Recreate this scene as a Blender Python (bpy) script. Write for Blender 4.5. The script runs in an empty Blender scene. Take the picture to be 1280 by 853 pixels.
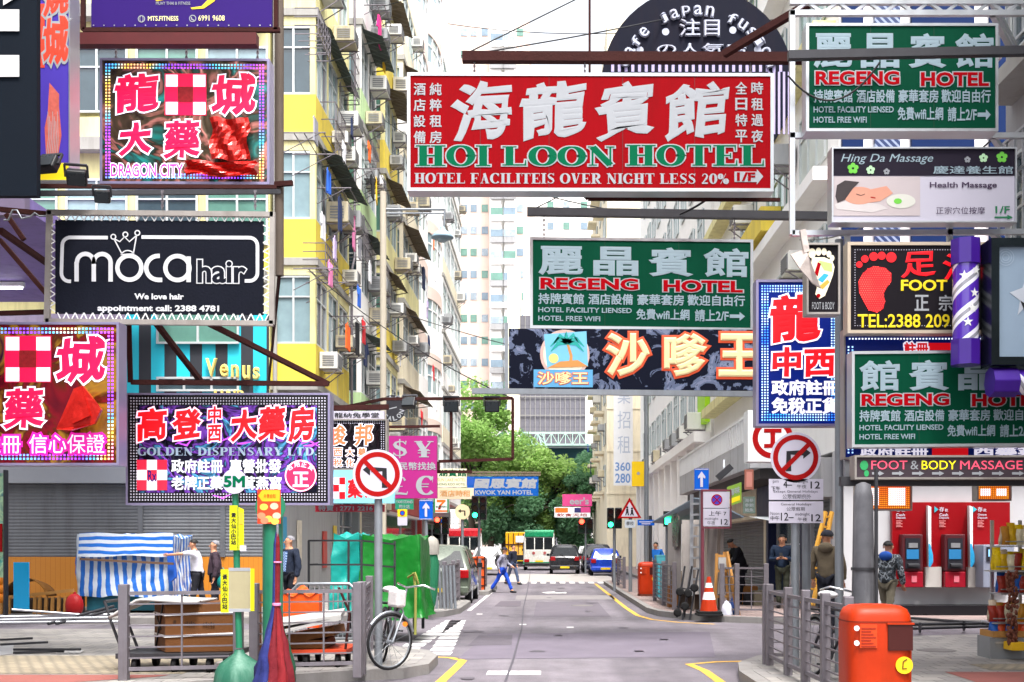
import bpy, bmesh, math, random
from mathutils import Vector, Matrix, noise as mnoise

SC = bpy.context.scene
COL = SC.collection
rnd = random.Random(7)
R = math.radians

# ------------------------------------------------------------------ camera
F, HX, HY, EYE = 1440.0, 686.0, 683.0, 1.6      # focal length and vanishing point in photo pixels (1280 wide), eye height in metres
cam = bpy.data.cameras.new('camera')
cam.sensor_width = 36.0
cam.lens = 36.0 * F / 1280.0
cam.shift_x = (640.0 - HX) / 1280.0
cam.shift_y = (HY - 426.5) / 1280.0
cam.clip_start = 0.1
cam.clip_end = 3000.0
camo = bpy.data.objects.new('camera', cam)
COL.objects.link(camo)
camo.location = (0, 0, EYE)
camo.rotation_euler = (R(90), 0, 0)
SC.camera = camo

# ------------------------------------------------------------------ sky, sun, exposure (bright overcast noon)
SUN_EL, SUN_AZ = R(66), R(162)
wd = bpy.data.worlds.new('World')
SC.world = wd
wd.use_nodes = True
nt = wd.node_tree
bg = nt.nodes['Background']
sky = nt.nodes.new('ShaderNodeTexSky')
sky.sky_type = 'NISHITA'
sky.sun_disc = False
sky.sun_elevation = SUN_EL
sky.sun_rotation = SUN_AZ
sky.air_density = 1.0
sky.dust_density = 6.0
sky.ozone_density = 1.0
hs = nt.nodes.new('ShaderNodeHueSaturation')
hs.inputs['Saturation'].default_value = 0.22     # a veil of cloud takes the blue out of the sky
nt.links.new(sky.outputs[0], hs.inputs['Color'])
nt.links.new(hs.outputs[0], bg.inputs[0])
bg.inputs[1].default_value = 0.15
sl = bpy.data.lights.new('sun', 'SUN')
sl.energy = 1.5
sl.angle = R(11)
sl.color = (1.0, 0.97, 0.93)
so = bpy.data.objects.new('sun', sl)
COL.objects.link(so)
so.rotation_euler = Vector((math.sin(SUN_AZ) * math.cos(SUN_EL), math.cos(SUN_AZ) * math.cos(SUN_EL), math.sin(SUN_EL))).to_track_quat('Z', 'Y').to_euler()
SC.view_settings.view_transform = 'Standard'
SC.view_settings.look = 'None'
SC.view_settings.exposure = 1.8
SC.view_settings.gamma = 1.0
SC.cycles.use_denoising = True
SC.cycles.max_bounces = 8
SC.cycles.transparent_max_bounces = 12

# ------------------------------------------------------------------ helpers: points
def W(px, py, Z):
    return Vector(((px - HX) / F * Z, Z, EYE + (HY - py) / F * Z))
def XP(px, Z): return (px - HX) / F * Z
def HP(py, Z): return EYE + (HY - py) / F * Z

# ------------------------------------------------------------------ helpers: materials
def H(h):
    out = []
    for i in (0, 2, 4):
        c = int(h[i:i + 2], 16) / 255.0
        out.append(c / 12.92 if c <= 0.04045 else ((c + 0.055) / 1.055) ** 2.4)
    return tuple(out) + (1.0,)
MATS = {}
def nodes_of(m):
    m.use_nodes = True
    return m.node_tree, m.node_tree.nodes['Principled BSDF']
def mat(name, hexc, rough=0.6, metal=0.0, var=0.14, scale=2.5, bump=0.0, bscale=30.0, emit=0.0, stain=0.0, stainc='4a4036', coat=0.0, spec=0.3):
    """colour with wear: soft blotches, optional rain streaks / grime, optional bump"""
    if name in MATS: return MATS[name]
    m = bpy.data.materials.new(name); MATS[name] = m
    nt, b = nodes_of(m)
    N, L = nt.nodes, nt.links
    c = H(hexc) if isinstance(hexc, str) else tuple(hexc) + (1.0,)
    m.diffuse_color = c
    b.inputs['Roughness'].default_value = rough
    b.inputs['Metallic'].default_value = metal
    b.inputs['Coat Weight'].default_value = coat
    b.inputs['Specular IOR Level'].default_value = spec
    tc = N.new('ShaderNodeTexCoord')
    col = None
    if var > 0:
        nz = N.new('ShaderNodeTexNoise'); nz.inputs['Scale'].default_value = scale; nz.inputs['Detail'].default_value = 6
        nz.inputs['Roughness'].default_value = 0.65
        L.new(tc.outputs['Object'], nz.inputs['Vector'])
        mx = N.new('ShaderNodeMix'); mx.data_type = 'RGBA'
        mx.inputs[6].default_value = tuple(x * (1 - var) for x in c[:3]) + (1,)
        mx.inputs[7].default_value = tuple(min(1, x * (1 + var) + 0.01 * var) for x in c[:3]) + (1,)
        L.new(nz.outputs['Fac'], mx.inputs[0]); col = mx.outputs[2]
        rr = N.new('ShaderNodeMapRange'); rr.inputs[3].default_value = max(0.02, rough - 0.12); rr.inputs[4].default_value = min(1, rough + 0.15)
        L.new(nz.outputs['Fac'], rr.inputs[0]); L.new(rr.outputs[0], b.inputs['Roughness'])
    if stain > 0:
        mp = N.new('ShaderNodeMapping'); mp.inputs['Scale'].default_value = (2.2, 2.2, 0.28)
        L.new(tc.outputs['Object'], mp.inputs['Vector'])
        n2 = N.new('ShaderNodeTexNoise'); n2.inputs['Scale'].default_value = 1.6; n2.inputs['Detail'].default_value = 8; n2.inputs['Roughness'].default_value = 0.7
        L.new(mp.outputs[0], n2.inputs['Vector'])
        rp = N.new('ShaderNodeMapRange'); rp.inputs[1].default_value = 0.48; rp.inputs[2].default_value = 0.78; rp.inputs[4].default_value = stain
        L.new(n2.outputs['Fac'], rp.inputs[0])
        m2 = N.new('ShaderNodeMix'); m2.data_type = 'RGBA'
        L.new(rp.outputs[0], m2.inputs[0])
        if col: L.new(col, m2.inputs[6])
        else: m2.inputs[6].default_value = c
        m2.inputs[7].default_value = H(stainc); col = m2.outputs[2]
    if col: L.new(col, b.inputs['Base Color'])
    else: b.inputs['Base Color'].default_value = c
    if bump > 0:
        nb = N.new('ShaderNodeTexNoise'); nb.inputs['Scale'].default_value = bscale; nb.inputs['Detail'].default_value = 5
        L.new(tc.outputs['Object'], nb.inputs['Vector'])
        bp = N.new('ShaderNodeBump'); bp.inputs['Strength'].default_value = bump; bp.inputs['Distance'].default_value = 0.02
        L.new(nb.outputs['Fac'], bp.inputs['Height']); L.new(bp.outputs[0], b.inputs['Normal'])
    if emit > 0:
        b.inputs['Emission Color'].default_value = c
        b.inputs['Emission Strength'].default_value = emit
    return m

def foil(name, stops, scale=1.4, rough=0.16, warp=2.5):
    """mirror-like acrylic, reflections painted in as warped bands of colour; also printed panels"""
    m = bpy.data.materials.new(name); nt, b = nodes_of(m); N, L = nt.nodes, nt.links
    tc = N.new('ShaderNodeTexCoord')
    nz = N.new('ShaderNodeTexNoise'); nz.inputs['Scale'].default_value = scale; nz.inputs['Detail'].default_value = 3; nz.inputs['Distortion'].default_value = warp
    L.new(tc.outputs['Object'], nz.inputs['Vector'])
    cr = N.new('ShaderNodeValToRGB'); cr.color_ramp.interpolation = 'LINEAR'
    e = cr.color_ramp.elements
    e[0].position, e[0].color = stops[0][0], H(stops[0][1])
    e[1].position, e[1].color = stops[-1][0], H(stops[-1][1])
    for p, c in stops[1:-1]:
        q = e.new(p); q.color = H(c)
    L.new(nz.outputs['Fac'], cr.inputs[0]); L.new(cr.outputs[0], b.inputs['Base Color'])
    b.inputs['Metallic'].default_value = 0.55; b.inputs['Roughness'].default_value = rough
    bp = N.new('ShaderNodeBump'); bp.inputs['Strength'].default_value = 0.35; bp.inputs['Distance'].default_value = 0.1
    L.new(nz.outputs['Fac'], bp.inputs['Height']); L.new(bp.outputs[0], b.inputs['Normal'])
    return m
def led(name, stops, scale=1.6, strength=3.0):
    m = bpy.data.materials.new(name); nt, b = nodes_of(m); N, L = nt.nodes, nt.links
    tc = N.new('ShaderNodeTexCoord')
    nz = N.new('ShaderNodeTexNoise'); nz.inputs['Scale'].default_value = scale; nz.inputs['Detail'].default_value = 0
    L.new(tc.outputs['Object'], nz.inputs['Vector'])
    cr = N.new('ShaderNodeValToRGB'); e = cr.color_ramp.elements
    e[0].position, e[0].color = stops[0][0], H(stops[0][1]); e[1].position, e[1].color = stops[-1][0], H(stops[-1][1])
    for p, c in stops[1:-1]:
        q = e.new(p); q.color = H(c)
    L.new(nz.outputs['Fac'], cr.inputs[0])
    L.new(cr.outputs[0], b.inputs['Base Color']); L.new(cr.outputs[0], b.inputs['Emission Color'])
    b.inputs['Emission Strength'].default_value = strength
    return m
def stripes(name, c1, c2, axis, period, duty=0.5, rough=0.5, bump=0.25, crinkle=7.0, jitter=0.0, emit=0):
    """woven or painted stripes along one object axis"""
    m = bpy.data.materials.new(name); nt, b = nodes_of(m); N, L = nt.nodes, nt.links
    tc = N.new('ShaderNodeTexCoord'); sp = N.new('ShaderNodeSeparateXYZ'); L.new(tc.outputs['Object'], sp.inputs[0])
    src = sp.outputs['XYZ'.index(axis)] if len(axis) == 1 else None
    if src is None:
        ad = N.new('ShaderNodeMath'); ad.operation = 'ADD'
        L.new(sp.outputs['XYZ'.index(axis[0])], ad.inputs[0]); L.new(sp.outputs['XYZ'.index(axis[1])], ad.inputs[1]); src = ad.outputs[0]
    if jitter:
        nj = N.new('ShaderNodeTexNoise'); nj.inputs['Scale'].default_value = 1.5; L.new(tc.outputs['Object'], nj.inputs['Vector'])
        jm = N.new('ShaderNodeMath'); jm.operation = 'MULTIPLY_ADD'; jm.inputs[1].default_value = jitter
        L.new(nj.outputs['Fac'], jm.inputs[0]); L.new(src, jm.inputs[2]); src = jm.outputs[0]
    dv = N.new('ShaderNodeMath'); dv.operation = 'DIVIDE'; dv.inputs[1].default_value = period; L.new(src, dv.inputs[0])
    fr = N.new('ShaderNodeMath'); fr.operation = 'FRACT'; L.new(dv.outputs[0], fr.inputs[0])
    lt = N.new('ShaderNodeMath'); lt.operation = 'LESS_THAN'; lt.inputs[1].default_value = duty; L.new(fr.outputs[0], lt.inputs[0])
    mx = N.new('ShaderNodeMix'); mx.data_type = 'RGBA'; mx.inputs[6].default_value = H(c1); mx.inputs[7].default_value = H(c2); L.new(lt.outputs[0], mx.inputs[0])
    L.new(mx.outputs[2], b.inputs['Base Color']); b.inputs['Roughness'].default_value = rough
    if bump:
        nb = N.new('ShaderNodeTexNoise'); nb.inputs['Scale'].default_value = crinkle; nb.inputs['Detail'].default_value = 6
        L.new(tc.outputs['Object'], nb.inputs['Vector'])
        bp = N.new('ShaderNodeBump'); bp.inputs['Strength'].default_value = bump; bp.inputs['Distance'].default_value = 0.05
        L.new(nb.outputs['Fac'], bp.inputs['Height']); L.new(bp.outputs[0], b.inputs['Normal'])
    return m
def brick(name, c1, c2, mortar, scale, w, h, rough=0.8, axis='XY', var=0.25, msize=0.015):
    m = bpy.data.materials.new(name); nt, b = nodes_of(m); N, L = nt.nodes, nt.links
    tc = N.new('ShaderNodeTexCoord'); src = tc.outputs['Object']
    if axis != 'XY':
        sp = N.new('ShaderNodeSeparateXYZ'); cb = N.new('ShaderNodeCombineXYZ'); L.new(src, sp.inputs[0])
        if axis == 'XZ': L.new(sp.outputs[0], cb.inputs[0])
        else: L.new(sp.outputs[1], cb.inputs[0])
        L.new(sp.outputs[2], cb.inputs[1]); src = cb.outputs[0]
    br = N.new('ShaderNodeTexBrick'); br.inputs['Color1'].default_value = H(c1); br.inputs['Color2'].default_value = H(c2); br.inputs['Mortar'].default_value = H(mortar)
    br.inputs['Scale'].default_value = scale; br.inputs['Brick Width'].default_value = w; br.inputs['Row Height'].default_value = h; br.inputs['Mortar Size'].default_value = msize
    L.new(src, br.inputs['Vector'])
    nz = N.new('ShaderNodeTexNoise'); nz.inputs['Scale'].default_value = 0.9; nz.inputs['Detail'].default_value = 8; nz.inputs['Roughness'].default_value = 0.7
    L.new(tc.outputs['Object'], nz.inputs['Vector'])
    mr = N.new('ShaderNodeMapRange'); mr.inputs[1].default_value = 0.3; mr.inputs[2].default_value = 0.7; mr.inputs[3].default_value = 1 - var; mr.inputs[4].default_value = 1 + var
    L.new(nz.outputs['Fac'], mr.inputs[0])
    mu = N.new('ShaderNodeVectorMath'); mu.operation = 'SCALE'; L.new(br.outputs['Color'], mu.inputs[0]); L.new(mr.outputs[0], mu.inputs['Scale'])
    L.new(mu.outputs[0], b.inputs['Base Color']); b.inputs['Roughness'].default_value = rough
    return m
def worn(name, hexc, under='5c5760', cover=.56):
    """road paint rubbed through to the asphalt"""
    m = mat(name, hexc, .7, var=.2, scale=9); nt, b = nodes_of(m); N, L = nt.nodes, nt.links
    tc = N.new('ShaderNodeTexCoord'); nz = N.new('ShaderNodeTexNoise'); nz.inputs['Scale'].default_value = 7; nz.inputs['Detail'].default_value = 9; nz.inputs['Roughness'].default_value = .75
    L.new(tc.outputs['Object'], nz.inputs['Vector']); mr = N.new('ShaderNodeMapRange'); mr.inputs[1].default_value = cover; mr.inputs[2].default_value = cover + .07; L.new(nz.outputs['Fac'], mr.inputs[0])
    mx = N.new('ShaderNodeMix'); mx.data_type = 'RGBA'; L.new(mr.outputs[0], mx.inputs[0]); L.new(b.inputs['Base Color'].links[0].from_socket, mx.inputs[6]); mx.inputs[7].default_value = H(under); L.new(mx.outputs[2], b.inputs['Base Color'])
    return m
def glass(name, hexc, rough=0.06, var=0.5, scale=1.2, metal=0.0):
    """window glass as seen from the street: dark room tint, sky gloss"""
    m = mat(name, hexc, rough, metal, var, scale, spec=0.9)
    return m
def asphalt(name, c, c2, fine=0.25, patch=0.5):
    m = bpy.data.materials.new(name); nt, b = nodes_of(m); N, L = nt.nodes, nt.links
    tc = N.new('ShaderNodeTexCoord')
    n1 = N.new('ShaderNodeTexNoise'); n1.inputs['Scale'].default_value = 0.22; n1.inputs['Detail'].default_value = 8; n1.inputs['Roughness'].default_value = 0.62
    mp = N.new('ShaderNodeMapping'); mp.inputs['Scale'].default_value = (1.6, 0.5, 1); L.new(tc.outputs['Object'], mp.inputs[0]); L.new(mp.outputs[0], n1.inputs['Vector'])
    cr = N.new('ShaderNodeMapRange'); cr.inputs[1].default_value = 0.36; cr.inputs[2].default_value = 0.64; L.new(n1.outputs['Fac'], cr.inputs[0])
    mx = N.new('ShaderNodeMix'); mx.data_type = 'RGBA'; mx.inputs[6].default_value = H(c); mx.inputs[7].default_value = H(c2); L.new(cr.outputs[0], mx.inputs[0])
    n2 = N.new('ShaderNodeTexNoise'); n2.inputs['Scale'].default_value = 70; n2.inputs['Detail'].default_value = 3; L.new(tc.outputs['Object'], n2.inputs['Vector'])
    mr = N.new('ShaderNodeMapRange'); mr.inputs[1].default_value = 0.25; mr.inputs[2].default_value = 0.75; mr.inputs[3].default_value = 1 - fine * 1.6; mr.inputs[4].default_value = 1 + fine * 1.6; L.new(n2.outputs['Fac'], mr.inputs[0])
    n3 = N.new('ShaderNodeTexNoise'); n3.inputs['Scale'].default_value = 1.7; n3.inputs['Detail'].default_value = 9; n3.inputs['Roughness'].default_value = 0.75; L.new(tc.outputs['Object'], n3.inputs['Vector'])
    m3 = N.new('ShaderNodeMapRange'); m3.inputs[1].default_value = 0.3; m3.inputs[2].default_value = 0.7; m3.inputs[3].default_value = 1 - 0.3 * patch; m3.inputs[4].default_value = 1 + 0.3 * patch; L.new(n3.outputs['Fac'], m3.inputs[0])
    pr = N.new('ShaderNodeMath'); pr.operation = 'MULTIPLY'; L.new(mr.outputs[0], pr.inputs[0]); L.new(m3.outputs[0], pr.inputs[1])
    # oil drips and tyre-polished lanes run along the street
    wv = N.new('ShaderNodeTexNoise'); wv.inputs['Scale'].default_value = 1.0; wv.inputs['Detail'].default_value = 4
    mp2 = N.new('ShaderNodeMapping'); mp2.inputs['Scale'].default_value = (1.5, 0.05, 1); L.new(tc.outputs['Object'], mp2.inputs[0]); L.new(mp2.outputs[0], wv.inputs['Vector'])
    wr = N.new('ShaderNodeMapRange'); wr.inputs[1].default_value = 0.35; wr.inputs[2].default_value = 0.65; wr.inputs[3].default_value = 0.78; wr.inputs[4].default_value = 1.15; L.new(wv.outputs['Fac'], wr.inputs[0])
    oi = N.new('ShaderNodeTexNoise'); oi.inputs['Scale'].default_value = 2.4; oi.inputs['Detail'].default_value = 2; L.new(tc.outputs['Object'], oi.inputs['Vector'])
    om = N.new('ShaderNodeMapRange'); om.inputs[1].default_value = 0.66; om.inputs[2].default_value = 0.74; om.inputs[3].default_value = 1.0; om.inputs[4].default_value = 0.62; L.new(oi.outputs['Fac'], om.inputs[0])
    p2 = N.new('ShaderNodeMath'); p2.operation = 'MULTIPLY'; L.new(wr.outputs[0], p2.inputs[0]); L.new(om.outputs[0], p2.inputs[1])
    p3 = N.new('ShaderNodeMath'); p3.operation = 'MULTIPLY'; L.new(p2.outputs[0], p3.inputs[0]); L.new(pr.outputs[0], p3.inputs[1])
    mu = N.new('ShaderNodeVectorMath'); mu.operation = 'SCALE'; L.new(mx.outputs[2], mu.inputs[0]); L.new(p3.outputs[0], mu.inputs['Scale'])
    L.new(mu.outputs[0], b.inputs['Base Color']); b.inputs['Roughness'].default_value = 0.75
    bp = N.new('ShaderNodeBump'); bp.inputs['Strength'].default_value = 0.4; bp.inputs['Distance'].default_value = 0.01; L.new(n2.outputs['Fac'], bp.inputs['Height']); L.new(bp.outputs[0], b.inputs['Normal'])
    return m

# ------------------------------------------------------------------ helpers: meshes
ORG = {}
class MB:
    def __init__(s): s.v = []; s.f = []; s.s = []
    def add(s, vs, fs, smooth=False):
        n = len(s.v); s.v += [tuple(v) for v in vs]
        for f in fs: s.f.append([i + n for i in f]); s.s.append(smooth)
        return s
    def box(s, x0, x1, y0, y1, z0, z1):
        x0, x1 = sorted((x0, x1)); y0, y1 = sorted((y0, y1)); z0, z1 = sorted((z0, z1))
        return s.add([(x, y, z) for x in (x0, x1) for y in (y0, y1) for z in (z0, z1)],
                     [(0, 1, 3, 2), (4, 6, 7, 5), (0, 4, 5, 1), (2, 3, 7, 6), (0, 2, 6, 4), (1, 5, 7, 3)])
    def obox(s, c, ux, uy, uz):
        """box around centre c with half-axis vectors"""
        c, ux, uy, uz = map(Vector, (c, ux, uy, uz))
        return s.add([c + a * ux + b * uy + d * uz for a in (-1, 1) for b in (-1, 1) for d in (-1, 1)],
                     [(0, 1, 3, 2), (4, 6, 7, 5), (0, 4, 5, 1), (2, 3, 7, 6), (0, 2, 6, 4), (1, 5, 7, 3)])
    def bar(s, p, q, w, h=None, up=(0, 0, 1)):
        p, q = Vector(p), Vector(q); d = (q - p); h = h or w
        t = d.normalized(); u = Vector(up)
        if abs(t.dot(u)) > 0.98: u = Vector((1, 0, 0))
        a = t.cross(u).normalized(); b = a.cross(t)
        return s.obox((p + q) / 2, d / 2, a * w / 2, b * h / 2)
    def tube(s, pts, r, n=8, cap=True, smooth=True):
        pts = [Vector(p) for p in pts]; rs = r if isinstance(r, (list, tuple)) else [r] * len(pts)
        t0 = (pts[1] - pts[0]).normalized(); u = Vector((0, 0, 1)) if abs(t0.z) < 0.9 else Vector((1, 0, 0))
        a = t0.cross(u).normalized(); vs = []
        for i, p in enumerate(pts):
            t = (pts[min(i + 1, len(pts) - 1)] - pts[max(i - 1, 0)])
            t = t.normalized() if t.length > 1e-9 else t0
            a = (a - t * a.dot(t)); a = a.normalized() if a.length > 1e-6 else t.orthogonal().normalized()
            b = t.cross(a)
            for k in range(n):
                an = 2 * math.pi * k / n
                vs.append(p + (a * math.cos(an) + b * math.sin(an)) * rs[i])
        fs = [(i * n + k, i * n + (k + 1) % n, (i + 1) * n + (k + 1) % n, (i + 1) * n + k) for i in range(len(pts) - 1) for k in range(n)]
        s.add(vs, fs, smooth)
        if cap:
            s.add([vs[k] for k in range(n)], [tuple(range(n))[::-1]]); s.add([vs[(len(pts) - 1) * n + k] for k in range(n)], [tuple(range(n))])
        return s
    def lathe(s, prof, c=(0, 0, 0), n=20, axis='Z', smooth=True):
        vs = []
        for r, h in prof:
            for k in range(n):
                a = 2 * math.pi * k / n; x, y = r * math.cos(a), r * math.sin(a)
                p = (x, y, h) if axis == 'Z' else ((x, h, y) if axis == 'Y' else (h, x, y))
                vs.append(Vector(p) + Vector(c))
        m = len(prof)
        fs = [(i * n + k, i * n + (k + 1) % n, (i + 1) * n + (k + 1) % n, (i + 1) * n + k) for i in range(m - 1) for k in range(n)]
        s.add(vs, fs, smooth); s.add(vs[:n], [tuple(range(n))[::-1]]); s.add(vs[-n:], [tuple(range(n))])
        return s
    def ball(s, c, rx, ry=None, rz=None, n=12, m=8):
        ry = ry or rx; rz = rz or rx; c = Vector(c); vs = []; fs = []
        for i in range(m + 1):
            th = math.pi * i / m
            for k in range(n):
                a = 2 * math.pi * k / n
                vs.append(c + Vector((rx * math.sin(th) * math.cos(a), ry * math.sin(th) * math.sin(a), rz * math.cos(th))))
        for i in range(m):
            for k in range(n): fs.append((i * n + k, (i + 1) * n + k, (i + 1) * n + (k + 1) % n, i * n + (k + 1) % n))
        return s.add(vs, fs, True)
    def prism(s, poly, d, smooth=False):
        """poly: 3d points of one face, d: extrusion vector"""
        p = [Vector(x) for x in poly]; d = Vector(d); n = len(p)
        s.add(p, [tuple(range(n))]); s.add([x + d for x in p], [tuple(range(n))[::-1]])
        s.add(p + [x + d for x in p], [(i, (i + 1) % n, n + (i + 1) % n, n + i) for i in range(n)], smooth)
        return s
    def sheet(s, fn, nu, nv, smooth=True):
        vs = [fn(i / nu, j / nv) for j in range(nv + 1) for i in range(nu + 1)]
        return s.add(vs, [(j * (nu + 1) + i, j * (nu + 1) + i + 1, (j + 1) * (nu + 1) + i + 1, (j + 1) * (nu + 1) + i) for j in range(nv) for i in range(nu)], smooth)
    def build(s, name, m, parent=None, bevel=0.0, fix=True, solid=0.0):
        me = bpy.data.meshes.new(name)
        o0 = ORG.get(parent.name, Vector((0, 0, 0))) if parent else Vector((0, 0, 0))
        me.from_pydata([tuple(Vector(v) - o0) for v in s.v], [], s.f)
        me.polygons.foreach_set('use_smooth', s.s)
        if fix:
            bm = bmesh.new(); bm.from_mesh(me)
            bmesh.ops.recalc_face_normals(bm, faces=bm.faces); bm.to_mesh(me); bm.free()
        me.materials.append(m)
        o = bpy.data.objects.new(name, me); COL.objects.link(o)
        if parent: o.parent = parent; ORG[o.name] = o0
        if bevel:
            b = o.modifiers.new('bevel', 'BEVEL'); b.width = bevel; b.segments = 2; b.limit_method = 'ANGLE'; b.angle_limit = R(40)
        if solid:
            b = o.modifiers.new('solid', 'SOLIDIFY'); b.thickness = solid
        return o
def tag(o, label=None, cat=None, group=None, kind=None):
    if label: o['label'] = label
    if cat: o['category'] = cat
    if group: o['group'] = group
    if kind: o['kind'] = kind
    return o
def thing(name, label, cat, loc=(0, 0, 0), group=None):
    o = bpy.data.objects.new(name, None); COL.objects.link(o); o.location = loc; o.empty_display_size = 0.2
    ORG[o.name] = Vector(loc)
    return tag(o, label, cat, group)
def struct(name, mb, m, **k):
    return tag(mb.build(name, m, **k), kind='structure')
def single(name, label, cat, mb, m, group=None, **k):
    return tag(mb.build(name, m, **k), label, cat, group)
def copy_tree(o, parent=None):
    c = o.copy(); COL.objects.link(c)
    if parent: c.parent = parent
    for ch in list(o.children): copy_tree(ch, c)
    return c

# ------------------------------------------------------------------ helpers: lettering
_G = {}
def glyphs(text, bold=0.0, res=3):
    """flat letter shapes, fattened by a bevel; returns (verts, faces) with the left/bottom at 0 and size 1 x 1"""
    k = (text, round(bold, 4), res)
    if k in _G: return _G[k]
    c = bpy.data.curves.new('letters', 'FONT'); c.body = text; c.size = 1.0; c.fill_mode = 'FRONT'; c.resolution_u = res
    c.bevel_depth = bold; c.bevel_resolution = 0
    o = bpy.data.objects.new('letters', c)
    me = o.to_mesh()
    vs = [v.co.copy() for v in me.vertices]; fs = [tuple(p.vertices) for p in me.polygons]
    o.to_mesh_clear(); bpy.data.objects.remove(o); bpy.data.curves.remove(c)
    _G[k] = (vs, fs)
    return _G[k]

# a fat-and-thin serif alphabet for painted signs: strokes in a 0..w x 0..1 box
def _arc(cx, cy, rx, ry, a0, a1, n=14): return [(cx + rx * math.cos(R(a0 + (a1 - a0) * i / n)), cy + ry * math.sin(R(a0 + (a1 - a0) * i / n))) for i in range(n + 1)]
TK, TN = 0.14, 0.036      # half widths
def _st(x, y0=0.0, y1=1.0, sr=0.12, t=TK):   # thick stem with slab serifs
    o = [([(x, y0 + .01), (x, y1 - .01)], [t, t])]
    if sr:
        o += [([(x - t - sr, y0 + .03), (x + t + sr, y0 + .03)], [.03, .03]), ([(x - t - sr, y1 - .03), (x + t + sr, y1 - .03)], [.03, .03])]
    return o
def _bowl(cx, cy, rx, ry, a0=0, a1=360, n=28):
    p = _arc(cx, cy, rx, ry, a0, a1, n)
    return [(p, [TN + (TK - TN) * abs(math.cos(R(a0 + (a1 - a0) * i / n))) ** 1.3 for i in range(n + 1)])]
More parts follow.
